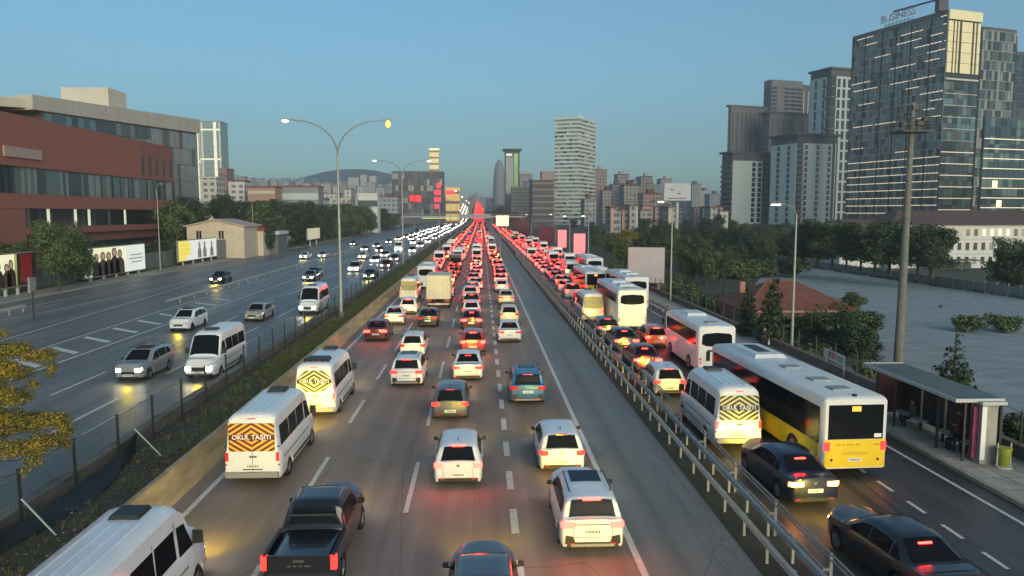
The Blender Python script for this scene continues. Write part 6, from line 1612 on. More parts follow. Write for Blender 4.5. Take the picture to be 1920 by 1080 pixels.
def crown_tpl(key, n, rad, h, mats, seed, leaf, nb=14, trunk=.22, base=.22):
    r_ = random.Random(seed); bl = crown_blobs(r_, rad, h*base, h, nb)
    me = leaf_cloud(n, bl, leaf, mats, seed).mesh('crown', mats)
    tr = MB(); tr.tube([(0, 0, -.2), (r_.uniform(-.1, .1), 0, h*.3), (r_.uniform(-.2, .2), r_.uniform(-.2, .2), h*.6), (0, 0, h*.85)], [trunk, trunk*.8, trunk*.5, trunk*.15], 7)
    for b in bl[1:8]: tr.tube([(0, 0, h*.32), (b[0]*.5, b[1]*.5, (h*.32+b[2])/2), (b[0], b[1], b[2])], [trunk*.4, trunk*.28, trunk*.08], 5)
    CR[key] = (me, tr.mesh('trunk', m_bark, smooth=60), h)
crown_tpl('dark1', 4200, 3.6, 9, LD, 1, .27, base=.08); crown_tpl('dark2', 4600, 4.2, 10, LD, 2, .28, 22, base=.08); crown_tpl('dark3', 4200, 3.0, 11, LD, 3, .27, 18, base=.1)
crown_tpl('mid1', 4200, 3.6, 8.5, LG, 4, .26, base=.08); crown_tpl('mid2', 4200, 3.2, 9.5, LG, 5, .26, 20, base=.08); crown_tpl('brown', 2600, 3.2, 8, LB, 6, .20, 18, base=.1); crown_tpl('gold', 3600, 3.4, 8, LY, 7, .27, 18, base=.12)
crown_tpl('big', 11000, 4.2, 10, LG, 41, .20, 22); crown_tpl('bush', 1500, 2.0, 2.6, LG, 8, .20, 9, .08, .02); crown_tpl('bushd', 1500, 2.0, 2.8, LD, 9, .20, 9, .08, .02); crown_tpl('fine', 5200, 2.6, 5.2, LG, 12, .17, 18, .12, .06); crown_tpl('fined', 5200, 2.8, 5.6, LD, 13, .18, 18, .12, .05)
# conifers
def conifer(key, n, rad, h, seed, leaf=.16, tiers=12):
    bl = []
    r_ = random.Random(seed)
    for k in range(tiers):
        t = k/(tiers-1); rr_ = rad*(1-t)**.9*(.85+.3*r_.random())+.08
        for q in range(max(1, int(7*(1-t)))):
            a = q*6.28/max(1, int(7*(1-t)))+k; bl.append((math.cos(a)*rr_*.6, math.sin(a)*rr_*.6, h*(.08+.9*t), rr_*.5+.05, rr_*.5+.05, h/tiers*.45))
    me = leaf_cloud(n, bl, leaf, LD, seed).mesh('crown', LD)
    CR[key] = (me, MB().tube([(0, 0, 0), (0, 0, h)], [.13, .02], 6).mesh('trunk', m_bark), h)
conifer('cypress', 2200, .85, 5.5, 21); conifer('spruce', 1900, 1.25, 4.2, 22, .13, 10); conifer('pine', 2200, 2.4, 10, 23, .30, 10)
def tree(key, x, y, h, label, group=None, name='tree', cat='tree', wide=1., z=0.):
    me, tr, H = CR[key]; s = h/H; t = thing(name, label, cat, (x, y, z), rr.uniform(0, 6.28), group)
    t.scale = (s*wide, s*wide, s); link('crown', me, t); link('trunk', tr, t); return t
def treep(key, u, v, h, label, group=None, **k):
    p = G(u, v)
    if p.x > 21.6: p = G(u, v, DZ); p = p if p.x > 24.2 else G(u, v, gz(max(p.x, 22.8), p.y)); k['z'] = gz(p.x, p.y); h *= 1.12
    return tree(key, p.x, p.y, h, label, group, **k)
# belt on the left beyond the billboards
GR = 'trees of the belt left of the inbound road'
for i in range(34):
    y = 176 + i*10.3 + rr.uniform(-4, 4); 
    for q in range(2):
        x = -60 - q*12 - rr.uniform(0, 5) - (6 if y < 190 else 0)
        if q == 1 and y < 215: continue
        if y > 200: x += 6
        h = rr.uniform(11.5, 14.5) + (q*1.5) - (3 if y > 420 else 0)
        tree(rr.choice(['dark1', 'dark2', 'dark3', 'mid1', 'mid2', 'dark2']), x, y, h, f'{ordw(i+1)} tree from the near end of the left tree belt, {"front" if q == 0 else "back"} row', GR, wide=1.0)
for i in range(8): tree(rr.choice(['dark2', 'dark3']), -80 - 4*(i % 3) + rr.uniform(-2, 2), 214 + 9*i, rr.uniform(14, 17), f'{ordw(i+1)} tall dark tree beyond the grey end of the red building', 'tall trees by the red building')
treep('gold', 712, 425, 10, 'yellowing tree at the right end of the left tree belt'); treep('gold', 700, 428, 8, 'smaller yellowing tree beside the larger one by the far lamp posts')
treep('big', 112, 548, 9.2, 'large green tree between the two left billboards', wide=.85); treep('fine', 142, 536, 7, 'green tree right of the large one, left of the long billboard', wide=.8)
treep('fine', 44, 515, 6.0, 'tree in front of the red building at the left edge', wide=1.2); treep('fine', 0, 520, 6.0, 'tree cut by the left edge in front of the red building', wide=1.2)
treep('fined', 170, 500, 5, 'low dark tree behind the long white billboard', wide=1.2); treep('dark1', 338, 470, 10, 'dark tree at the end of the red building'); treep('dark2', 345, 455, 12, 'tall dark tree behind the cream house')
treep('fined', 290, 497, 5, 'dark bush like tree between the two white billboards', wide=1.5); treep('fine', 320, 492, 4.6, 'green bush like tree left of the yellow and white billboard', wide=1.5)
for i, (u, v, h) in enumerate(((500, 478, 9), (520, 470, 10), (545, 463, 10), (590, 455, 9), (622, 450, 9), (650, 446, 8), (560, 460, 8))): treep(['dark1', 'mid1', 'dark2'][i % 3], u, v, h, f'{ordw(i+1)} of the dark trees standing close to the left kerb of the service road', 'trees at the service road kerb')
# right side
GR2 = 'trees in the valley right of the road'; VN = {}
for u, v, h, k in ((1120, 470, 6.5, 'mid1'), (1145, 480, 6.5, 'mid2'), (1170, 500, 6, 'mid1'), (1195, 470, 7.5, 'dark1'), (1210, 440, 9, 'dark2'), (1240, 445, 9, 'brown'), (1265, 440, 9, 'brown'), (1290, 448, 9, 'brown'), (1275, 500, 7, 'mid1'), (1300, 495, 6.5, 'brown'),
                (1325, 450, 9.5, 'dark2'), (1345, 445, 11, 'dark1'), (1375, 455, 9, 'dark3'), (1395, 460, 8, 'mid1'), (1420, 465, 7, 'brown'), (1440, 468, 7, 'mid2'), (1290, 530, 5.5, 'mid1'), (1325, 535, 6, 'mid2'), (1350, 530, 5.5, 'dark1'), (1370, 520, 6, 'dark2'),
                (1060, 420, 8, 'dark1'), (1090, 425, 9, 'dark2'), (1075, 435, 7, 'dark1'), (1110, 440, 7, 'mid1'), (1000, 410, 7, 'dark2'), (1025, 412, 8, 'dark1'), (950, 398, 13, 'dark2'), (938, 397, 17, 'dark3'), (926, 397, 14, 'dark1'), (965, 398, 12, 'dark2'), (985, 399, 10, 'dark1')):
    if v < 404:
        p = W(u, 390, 650); tree(k, p.x, p.y, h, f'dark tree above the far end of the bus road, {ordw(1 + [926, 938, 950, 965, 985, 1000, 1025].index(u))} from the left', 'trees at the far end of the bus road')
    else: VN[k] = VN.get(k, 0) + 1; treep(k, u, v, h, ordw(VN[k]) + {'brown': ' bare looking brown tree', 'dark1': ' dark rounded tree', 'dark2': ' broad dark tree', 'dark3': ' tall dark tree', 'mid1': ' green tree', 'mid2': ' bushy green tree'}[k] + ' from the left in the valley right of the road', GR2)
for i in range(90):
    u = 1105 + rr.random()*400; v = 430 + rr.random()*95
    if v > 440 + (u-1105)*.45: v = 440 + (u-1105)*.2*rr.random()
    treep(rr.choice(['bushd', 'bush', 'bushd']), u, v, rr.uniform(2.2, 4.2), f'{ordw(i+1)} bush of the undergrowth in the valley right of the road', 'undergrowth bushes right of the road', name='shrub', cat='shrub', wide=1.5)
for i in range(30):
    u = 1215 + rr.random()*285; v = 452 + rr.random()**1.3*62
    k = rr.choice(['dark1', 'dark2', 'dark3', 'mid1', 'mid2', 'brown']); treep(k, u, v, rr.uniform(6, 8.5), f'{ordw(i+1)} tree of the thick wood left of and below the residential towers', 'trees of the wood below the residential towers', wide=1.2)
treep('gold', 1168, 490, 7.6, 'yellow autumn tree left of the big blank billboard', wide=1.1)
for i in range(10): # behind the lot fence
    u = 1490 + i*27; v = 498 + i*2.6; p = G(u, v); tree(['dark2', 'dark1', 'mid1', 'dark3'][i % 4], p.x+3, p.y+3, rr.uniform(7.5, 9.5), f'{ordw(i+1)} dark rounded tree from the left behind the vacant lot fence', 'trees in the row behind the vacant lot fence', wide=1.15)
treep('dark2', 1745, 522, 9.5, 'large dark tree covering the left end of the white building', wide=1.1); treep('mid2', 1888, 548, 8.2, 'dark green tree in front of the white building at the right', wide=1.0); treep('dark1', 1915, 552, 6.5, 'tree cut by the right edge in front of the white building', wide=1.2)
for k in range(9):
    u = 1390+k*14; treep(['dark1', 'mid1', 'dark2'][k % 3], u, 478+k*1.2, rr.uniform(4.5, 6), f'{ordw(k+1)} low tree from the left at the foot of the residential towers', 'low trees below the residential towers', wide=1.3)
for u, v, h, key, lab in ((1402, 632, 5.2, 'cypress', 'slim dark cypress at the left of the bungalow'), (1446, 648, 6.6, 'cypress', 'tall dark cypress in front of the bungalow'), (1786, 748, 4.3, 'spruce', 'small dark spruce standing behind the bus shelter'),
                          (1598, 610, 3.6, 'mid2', 'small tree at the right end of the bungalow')): treep(key, u, v, h, lab)
for u, v, h, key in ((1480, 655, 3.0, 'fined'), (1515, 665, 3.4, 'fine'), (1550, 672, 3.6, 'fined'), (1585, 680, 3.8, 'fine'), (1612, 690, 3.4, 'fined'), (1565, 640, 3.6, 'fine'), (1600, 655, 3.4, 'fined'), (1530, 635, 2.8, 'fined')):
    treep(key, u, v, h, f'dense dark shrub {ordw(1 + [1480, 1515, 1530, 1550, 1565, 1585, 1600, 1612].index(u))} from the left between the bungalow and the shelter', 'shrubs between the bungalow and the shelter', name='shrub', cat='shrub', wide=1.15)
for i in range(26):
    y = 36 + i*4.2; x = 23.0 + rr.uniform(0, 4); 
    if y > 52 or rr.random() < .5: tree(rr.choice(['bush', 'bushd', 'bush']), x, y, rr.uniform(1.3, 2.6) * (1 if y < 75 else 1.5), f'{ordw(i+1)} bush from the near end of the grassy bank beside the pavement', 'bushes on the bank beside the pavement', name='shrub', cat='shrub', wide=1.0, z=gz(x, y))
for i in range(7): tree('bushd', 22.6 + rr.random()*.9, 19 + i*2.4, rr.uniform(1.5, 2.0), f'{ordw(i+1)} dark low bush behind the pavement wall near the bus shelter', 'bushes behind the pavement wall', name='shrub', cat='shrub', wide=.8, z=-.6)
for u, v, w_ in ((1822, 622, 2.1), (1876, 622, 2.1)): treep('bush', u, v, 1.7, f'low round shrub in the vacant lot, {"left" if u < 1850 else "right"} one of two', name='shrub', cat='shrub', wide=1.35)
for u, v in ((1634, 595), (1764, 577)): treep('bushd', u, v, .7 if u < 1700 else .3, f'{"larger" if u < 1700 else "smaller"} dark weed clump alone in the vacant lot', name='shrub', cat='shrub')
# autumn tree in the median, close to the camera
ft = thing('autumn_tree', 'yellow and green autumn tree at the left edge close to the camera', 'tree', (0, 0, 0))
tb = G(-30, 1000) 
tx0, ty0 = -14.9, 20.6
def FP(u, v, y): return W(u, v, y)
bl = []
r9 = random.Random(15)
for u, v, ru, rv in ((25, 655, 34, 16), (75, 665, 34, 14), (95, 690, 14, 24), (10, 690, 28, 20), (40, 700, 26, 14), (5, 740, 26, 24), (35, 745, 28, 16), (62, 720, 14, 10), (20, 790, 34, 26), (60, 790, 34, 20), (100, 785, 26, 18), (122, 800, 20, 26), (120, 830, 16, 18), (75, 830, 34, 22), (25, 840, 30, 20), (60, 860, 20, 22), (45, 885, 10, 12), (-20, 700, 30, 80), (-20, 800, 30, 60), (5, 625, 14, 8)):
    y = r9.uniform(18.6, 20.8); p = FP(u, v, y); k = y/1400; bl.append((p.x, y, p.z, ru*k, ru*k*1.1, rv*k))
me = leaf_cloud(22000, bl, .038, LY, 31).build('crown', LY, ft)
tr = MB(); base = Vector((tx0, ty0, 0)); tr.tube([base, base + Vector((.1, -.1, 1.6)), base + Vector((-.1, -.3, 3.6)), base + Vector((.2, -.6, 5.4))], [.12, .10, .07, .03], 7)
for b in bl: tr.tube([base + Vector((.05, -.2, 1.4 + .5*b[2]*.6)), ((base.x+b[0])/2, (base.y+b[1])/2, b[2]*.9), (b[0], b[1], b[2])], [.035, .02, .008], 5)
tr.build('trunk', m_bark, ft, smooth=60)
# ------------------------------------------------------------------ street lamps and poles
m_lampon = M('lamp_sodium', (1, .6, .2), .4, emit=(1, .50, .05), es=2.2)
m_lampw = M('lamp_white', (1, .9, .7), .4, emit=(1, .86, .6), es=9, samp=False)
m_pole = M('lamp_pole', (.33, .34, .32), .5, metal=.4, var=.1, scale=2)
def lamp_double(label, x, y, h, z=0, lit_=(0, 1), arm=5.6, power=0, fork=.80):
    t = thing('street_lamp', label, 'street lamp', (x, y, z))
    hf = h*fork
    MB().tube([(0, 0, 0), (0, 0, hf*.5), (0, 0, hf)], [.17, .13, .10], 8).build('pole', m_pole, t, smooth=60)
    MB().tube([(0, 0, 0), (0, 0, .6)], .26, 8).build('pole_base', m_concd, t)
    for s in (-1, 1):
        pts = []
        for k in range(9):
            a = math.pi/2*k/8; pts.append((s*(arm*.86*(1-math.cos(a))), 0, hf + (h-hf)*math.sin(a)))
        pts.append((s*arm, 0, h*1.005))
        MB().tube(pts, [.08]*4 + [.06]*6, 6).build('arm', m_pole, t, smooth=60)
        hd = MB().hexa([(s*(arm-.1), -.16, h-.02), (s*(arm+.75), -.14, h+.04), (s*(arm+.75), .14, h+.04), (s*(arm-.1), .16, h-.02)][::s], [(s*(arm-.1), -.1, h+.14), (s*(arm+.7), -.09, h+.14), (s*(arm+.7), .09, h+.14), (s*(arm-.1), .1, h+.14)][::s]).build('lamp_head', m_pole, t)
        on = lit_[0 if s < 0 else 1]
        big = on and power and s > 0  # lit globe oversized so that its shape imitates the lamp's glare
        bm = MB()
        if big:
            c = (s*(arm+.3), 0, h-.26)
            for k in range(5): pass
            bm.tube([(c[0]-.22, 0, c[2]), (c[0]-.12, 0, c[2]-.02), (c[0], 0, c[2]-.02), (c[0]+.12, 0, c[2]-.02), (c[0]+.22, 0, c[2])], [.10, .27, .34, .27, .10], 12)
        else: bm.tube([(s*(arm+.02), 0, h-.05), (s*(arm+.3), 0, h-.09), (s*(arm+.6), 0, h-.02)], [.05, .12, .05], 8)
        bm.build('lamp_glass', m_lampon if big else (m_lampw if on else m_wgrey), hd)
        if big:
            d = bpy.data.lights.new('lamp_light', 'SPOT'); d.energy = power; d.color = (1, .62, .25); d.spot_size = R(150); d.spot_blend = .6; d.shadow_soft_size = .2
            l = bpy.data.objects.new('lamp_light', d); C.objects.link(l); l.parent = t; l.location = (s*(arm+.3), 0, h-.35)
    return t
p = G(640, 597); H1 = W(640, 226, p.y).z
lamp_double('tall double armed street lamp in the median, its right lamp glowing orange', p.x, p.y, H1, lit_=(1, 1), arm=4.35, power=2600, fork=(W(640, 290, p.y).z)/H1)
p = G(757, 500); 
lamp_double('second double armed street lamp in the median, further off', p.x-.1, p.y, W(757, 301, p.y).z, arm=4.6, lit_=(1, 1), fork=.86)
for y in (228, 310, 395, 480): lamp_double('small far double armed street lamp in the median', -12.6, y, 16.5, arm=4.6, fork=.86)['group'] = 'far double armed street lamps'
def lamp_single(label, u, vb, vt, du, power=0, lit_=True, x=None, group=None):
    b = G(u, vb); h = W(u, vt, b.y).z; t = thing('street_lamp', label, 'street lamp', (b.x, b.y, 0), 0, group)
    s = 1 if du > 0 else -1; a = abs(du)/1400*b.y
    MB().tube([(0, 0, 0), (0, 0, h*.5), (0, 0, h*.93)], [.12, .09, .06], 8).build('pole', m_pole, t, smooth=60)
    MB().tube([(0, 0, h*.93), (s*a*.2, 0, h*.98), (s*a*.6, 0, h), (s*a, 0, h)], .045, 6).build('arm', m_pole, t, smooth=60)
    hd = MB().box(s*a*.9, -.12, h-.02, s*(a+.6), .12, h+.09).build('lamp_head', m_pole, t)
    MB().box(s*a*.95, -.09, h-.07, s*(a+.55), .09, h-.025).build('lamp_glass', m_lampw if lit_ else m_wgrey, hd)
    return t
lamp_single('street lamp on the right pavement between the blank billboard and the minibus', 1257, 568, 378, -18)
lamp_single('nearer street lamp on the right pavement in front of the bungalow', 1484, 656, 383, -34)
for u, vb, vt, lab in ((1103, 500, 405, 'street lamp beside the pink screens'), (1068, 480, 405, 'thin lamp post between the two pink screens'), (996, 445, 402, 'small far lamp post by the dark billboards'), (1042, 455, 402, 'far lamp post left of the pink screens')): lamp_single(lab, u, vb, vt, -8, lit_=True)
for u, vb, vt, lab in ((301, 508, 345, 'thin street lamp at the left kerb between the billboards'), (476, 478, 372, 'thin street lamp at the left kerb by the dark red billboard'), (572, 455, 380, 'thin street lamp at the left kerb by the small white billboard'), (670, 437, 395, 'thin street lamp in front of the tree belt'), (743, 425, 392, 'small lamp post near the far double lamp')): lamp_single(lab, u, vb, vt, 5, lit_=(u > 600))
# concrete floodlight pole
b = G(1683, 700, DZ); Hp = W(1712, 192, b.y).z - DZ; lean = (W(1712, 192, b.y).x - b.x)
fp = thing('floodlight_pole', 'tall grey concrete pole with a railed platform near the top', 'pole', (b.x, b.y, DZ))
MB().tube([(0, 0, 0), (lean*.5, 0, Hp*.5), (lean, 0, Hp)], [.36, .27, .17], 12).build('shaft', M('pole_concrete', (.16, .155, .14), .85, var=.2, scale=1.5), fp, smooth=50)
zp_ = W(1708, 247, b.y).z - DZ; xo = lean*zp_/Hp
MB().box(xo-1.15, -.9, zp_-.08, xo+1.25, .9, zp_+.02).build('platform', m_mulld, fp)
rl = MB()
for x in (-1.1, -.4, .4, 1.2):
    for y in (-.85, .85): rl.tube([(xo+x, y, zp_), (xo+x, y, zp_+.95)], .03, 4)
for z in (.5, .95):
    for y in (-.85, .85): rl.tube([(xo-1.1, y, zp_+z), (xo+1.2, y, zp_+z)], .03, 4)
    for x in (-1.1, 1.2): rl.tube([(xo+x, -.85, zp_+z), (xo+x, .85, zp_+z)], .03, 4)
rl.build('railing', m_mulld, fp)
for x, z in ((-.7, .5), (.5, .6), (.95, .9), (.1, 1.7)):
    MB().box(xo+x-.2, -.25, zp_+z-.16, xo+x+.2, .1, zp_+z+.16).build('floodlight', m_mulld, fp)
MB().box(xo-.8, -.06, zp_+1.9, xo+.8, .06, zp_+2.0).build('crossbar', m_mulld, fp)

# ------------------------------------------------------------------ billboards
def bbox(u0, v0, u1, v1, Y): a, b_ = W(u0, v0, Y), W(u1, v1, Y); return a.x, b_.z, b_.x, a.z
def billboard_left(label, ua, va_t, va_b, ub, vb_t, vb_b, art, X=-55.5, posts=4):
    """panel parallel to the road at X, between columns ua (near) and ub (far)"""
    def yy(u): q = ray(u, 450); return X*q[1]/q[0]
    y0, y1 = yy(ua), yy(ub)
    z = lambda v, y, u: CAM_H + ray(u, v)[2]/ray(u, v)[1]*y
    zt_ = (z(va_t, y0, ua) + z(vb_t, y1, ub))/2; zb_ = (z(va_b, y0, ua) + z(vb_b, y1, ub))/2
    t = thing('billboard', label, 'billboard', (0, 0, 0))
    fc = Face(t, (X, y0), (X, y1), zb_, zt_)
    fc.pc('frame', 'pane', m_wglass, -.15, fc.L+.15, zb_-.15, zt_+.15, .3, -.32, m_zincd)
    art(t, fc, zb_, zt_)
    for i in range(posts):
        u = fc.L*(i+.5)/posts; q = fc.a + fc.d*u - fc.n*.25
        MB().box(q.x-.14, q.y-.14, 0, q.x+.14, q.y+.14, zb_-.1).build('post', M('post_pale', (.45, .43, .38), .6), t)
    return t
def onface(fc, pts, z0, zt_, mat, name, off):
    """flat print: outline in (0..1, 0..1) of the panel"""
    m = MB(); k = len(pts)
    P = [fc.a + fc.d*(fc.L*u) + fc.n*off for u, v in pts]
    m.add([(q.x, q.y, z0 + (zt_-z0)*v) for q, (u, v) in zip(P, pts)], [tuple(range(k))]); return m.build(name, mat, fc.par)
def person_shape(cx, w_, h0, h1):      # a printed figure: head, hair and shoulders
    hh = h1-h0
    body = [(cx-w_, h0), (cx+w_, h0), (cx+w_*.95, h0+hh*.45), (cx+w_*.6, h0+hh*.60), (cx+w_*.22, h0+hh*.66), (cx-w_*.22, h0+hh*.66), (cx-w_*.6, h0+hh*.60), (cx-w_*.95, h0+hh*.45)]
    head = [(cx + w_*.36*math.cos(a), h0+hh*.80 + hh*.13*math.sin(a)) for a in [i*math.pi/5 for i in range(10)]]
    hair = [(cx + w_*.52*math.cos(a), h0+hh*.80 + hh*.19*math.sin(a)) for a in [i*math.pi/6 for i in range(12)]]
    return body, hair, head
def lit(name, c, e=.55): return M(name, c, .6, emit=c, es=e, samp=False)
bb_cream, bb_white, bb_yel, bb_dark, bb_skin, bb_red = lit('print_cream', (.80, .76, .50)), lit('print_white', (.72, .74, .70), .5), lit('print_yellow', (.80, .66, .12)), M('print_dark', (.05, .03, .03), .6), lit('print_skin', (.50, .32, .22), .3), lit('print_red', (.25, .02, .02), .12)
bb_brown, bb_green, bb_olive = M('print_brown', (.12, .06, .04), .6), lit('print_green', (.45, .48, .12), .3), M('print_olive', (.08, .08, .05), .6)
def art_people(t, fc, z0, z1):
    onface(fc, [(0, 0), (1, 0), (1, 1), (0, 1)], z0, z1, bb_cream, 'poster', .01)
    onface(fc, [(.62, .02), (.99, .02), (.99, .98), (.66, .98)], z0, z1, bb_white, 'poster_right', .02)
    onface(fc, [(0, 0), (.10, 0), (.13, 1), (0, 1)], z0, z1, bb_white, 'poster_edge', .02)
    for k, (cx, w_, h) in enumerate(((.17, .07, .82), (.27, .075, .86), (.36, .075, .84), (.455, .08, .98), (.545, .075, .9))):
        b_, hr, hd = person_shape(cx, w_, .0, h)
        onface(fc, b_, z0, z1, [bb_dark, bb_brown, bb_olive][k % 3], 'printed_figure', .03); onface(fc, hr, z0, z1, bb_dark if k % 2 else bb_brown, 'printed_hair', .035); onface(fc, hd, z0, z1, bb_skin, 'printed_face', .04)
    for k, (a, b_) in enumerate(((.72, .95), (.70, .96), (.74, .94))): onface(fc, [(a, .60-.14*k), (b_, .60-.14*k), (b_, .64-.14*k), (a, .64-.14*k)], z0, z1, M('print_grey', (.45, .44, .38), .6), 'printed_line', .03)
def art_yellow(t, fc, z0, z1):
    onface(fc, [(0, 0), (1, 0), (1, 1), (0, 1)], z0, z1, bb_white, 'poster', .01); onface(fc, [(0, .0), (.14, .0), (.30, .55), (.24, 1), (0, 1)], z0, z1, bb_yel, 'poster_left', .02)
    for k in range(3): onface(fc, [(.04, .74-.22*k), (.30, .74-.22*k), (.30, .82-.22*k), (.04, .82-.22*k)], z0, z1, lit('print_amber', (.75, .55, .08)), 'printed_line', .03)
    for cx in (.52, .66, .86):
        b_, hr, hd = person_shape(cx, .05, .05, .9); onface(fc, b_, z0, z1, M('print_beige', (.45, .40, .32), .6), 'printed_figure', .03); onface(fc, hr, z0, z1, bb_olive, 'printed_hair', .035); onface(fc, hd, z0, z1, bb_skin, 'printed_face', .04)
def art_redbrown(t, fc, z0, z1):
    onface(fc, [(0, 0), (.52, 0), (.56, 1), (0, 1)], z0, z1, bb_cream, 'poster', .01); onface(fc, [(.52, 0), (1, 0), (1, 1), (.56, 1)], z0, z1, bb_dark, 'poster_right', .01)
    onface(fc, [(.66, .10), (.90, .10), (.92, .97), (.66, .97)], z0, z1, bb_red, 'printed_red', .02); onface(fc, [(.53, 0), (.58, 0), (.60, 1), (.55, 1)], z0, z1, bb_green, 'printed_stripe', .025)
    for k, cx in enumerate((.06, .22, .38, .47)):
        b_, hr, hd = person_shape(cx, .09, .0, .85 if k % 2 else .74); onface(fc, b_, z0, z1, [bb_brown, bb_dark][k % 2], 'printed_figure', .03); onface(fc, hr, z0, z1, bb_dark, 'printed_hair', .035); onface(fc, hd, z0, z1, bb_skin, 'printed_face', .04)
def art_dark(t, fc, z0, z1):
    onface(fc, [(0, 0), (1, 0), (1, 1), (0, 1)], z0, z1, M('print_wine', (.16, .04, .03), .6), 'poster', .01); onface(fc, [(.1, .5), (.35, .5), (.35, .95), (.1, .95)], z0, z1, lit('print_pale', (.6, .5, .42), .2), 'printed_patch', .02); onface(fc, [(.45, .2), (.8, .2), (.75, .8), (.5, .8)], z0, z1, lit('print_orange', (.5, .17, .06), .2), 'printed_patch', .02)
def art_blank(m): return lambda t, fc, z0, z1: onface(fc, [(0, 0), (1, 0), (1, 1), (0, 1)], z0, z1, m, 'poster', .01)
billboard_left('leftmost billboard with printed figures and a dark red right half', -30, 478, 545, 64, 476, 530, art_redbrown, X=-55.2)
billboard_left('long white and cream billboard with five printed figures on the left side', 156, 466, 520, 270, 459, 505, art_people, posts=5)
billboard_left('yellow and white billboard beside the cream gabled house', 334, 452, 490, 405, 447, 480, art_yellow)
billboard_left('grey worn hoarding between the yellow and the dark red billboards', 409, 452, 483, 437, 448, 478, art_blank(M('hoarding', (.20, .21, .21), .7, var=.3, scale=.5)), posts=3)
billboard_left('dark red printed billboard at the left kerb beside a lamp post', 443, 446, 480, 486, 444, 472, art_dark, posts=3)
billboard_left('small white lit billboard left of the far service road', 577, 429, 450, 600, 427, 446, art_blank(lit('print_ivory', (.62, .55, .38), .4)), X=-50.5, posts=2)
billboard_left('grey white panel low among the left trees', 512, 450, 466, 545, 440, 455, art_blank(M('panel_grey', (.34, .35, .38), .6)), X=-51, posts=2)
fnc = thing('hoarding_fence', 'grey panel fence between the left billboards', 'fence', (0, 0, 0))
for k in range(22):
    y = 98 + 3.1*k; piece('fence_panel', 'pane', m_wglass, fnc, (-57.2, y, 1.5), (.06, 3.0, 2.6), 0, M('hoard_green', (.13, .15, .14), .7, var=.2, scale=.8))
MB().box(-57.3, 96, 2.85, -57.1, 165, 2.95).build('top_rail', m_zincd, fnc)
# right: big blank panel, pink screens, dark panels
def board_right(label, u0, v0, u1, v1, Y, mat, ang=0., legs=2, zdrop=None, th=.35, name='billboard'):
    x0, z0, x1, z1 = bbox(u0, v0, u1, v1, Y); w_ = x1-x0; t = thing(name, label, 'billboard', ((x0+x1)/2, Y, 0), ang)
    sc = 1/max(.3, math.cos(ang))
    MB().box(-w_/2*sc-.12, 0, z0-.12, w_/2*sc+.12, th, z1+.12).build('frame', m_mulld, t); 
    MB().box(-w_/2*sc, -.03, z0, w_/2*sc, -.004, z1).build('poster', mat, t)
    for k in range(legs): 
        x = w_*sc*(-.35 + .7*k/max(1, legs-1)) if legs > 1 else 0
        MB().box(x-.13, .05, 0, x+.13, .3, z0-.1).build('leg', m_zincd, t)
    return t
board_right('big blank pinkish grey billboard leaning over the right pavement', 1180, 464, 1243, 530, 92, M('blank_poster', (.46, .40, .42), .7, var=.06, scale=.6), R(-16))
board_right('left pink lit screen beside the bus road', 1046, 431, 1062, 464, 190, lit('screen_pink', (.9, .22, .24), .55), R(-5), 1)
board_right('right pink lit screen beside the bus road, a little taller', 1076, 438, 1097, 476, 160, lit('screen_pink', (.9, .22, .24), .55), R(-5), 1)
def bb_side(label, u0, u1, vt, vb, mat):
    X = 21.8; 
    def yy(u): q = ray(u, 430); return X*q[1]/q[0]
    y1, y0 = yy(u0), yy(u1); zt_ = CAM_H + (398-vt)/1400*y0; zb_ = CAM_H + (398-vb)/1400*y0
    t = thing('billboard', label, 'billboard', (0, 0, 0)); MB().box(X, y0, zb_, X+.3, y1, zt_).build('frame', m_mulld, t)
    n = 5
    for k in range(n): piece('poster_panel', 'pane', m_wglass, t, (X-.03, y0+(y1-y0)*(k+.5)/n, (zb_+zt_)/2), (.05, (y1-y0)/n-.1, zt_-zb_-.2), 0, mat)
    for k in range(3): MB().box(X+.05, y0+(y1-y0)*(k+.5)/3-.15, 0, X+.25, y0+(y1-y0)*(k+.5)/3+.15, zb_).build('leg', m_zincd, t)
bb_side('dark brown billboard at the right of the far queue', 1008, 1040, 424, 456, M('poster_brown', (.17, .11, .10), .6))
bb_side('dark maroon billboard, farthest of the row right of the queue', 962, 996, 409, 440, M('poster_maroon', (.13, .04, .05), .6))
# tall single post billboard seen from behind
a = W(1238, 345, 230); t = thing('tall_billboard', 'tall pale billboard on one thick post beyond the right trees', 'billboard', (W(1269, 400, 230).x, 230, 0))
MB().tube([(0, 0, DZ), (0, 0, W(1269, 378, 230).z)], .55, 12).build('post', M('post_bluegrey', (.36, .40, .42), .6), t, smooth=50)
z0, z1 = W(1269, 376, 230).z, W(1269, 344, 230).z; hw_ = (W(1292, 360, 230).x - W(1242, 360, 230).x)/2
MB().box(-hw_, -.4, z0, hw_, .4, z1).build('panel', M('board_lilac', (.40, .42, .48), .6, var=.08, scale=.4), t); MB().box(-hw_-.3, -1.2, z0-.3, hw_+.3, 1.2, z0-.02).build('catwalk', m_greyc, t)
m = MB(); r_ = random.Random(6); x = -hw_*.7
while x < hw_*.65: w_ = r_.uniform(.3, .7); m.box(x, -.43, z0+.5, x+w_, -.402, z0+.85); x += w_+.2
for x, z in ((-2.2, 3.9), (.0, 2.4)): m.box(x, -.43, z0+z*.8, x+.9, -.402, z0+z*.8+.35)
m.build('printed_marks', m_sd, t)

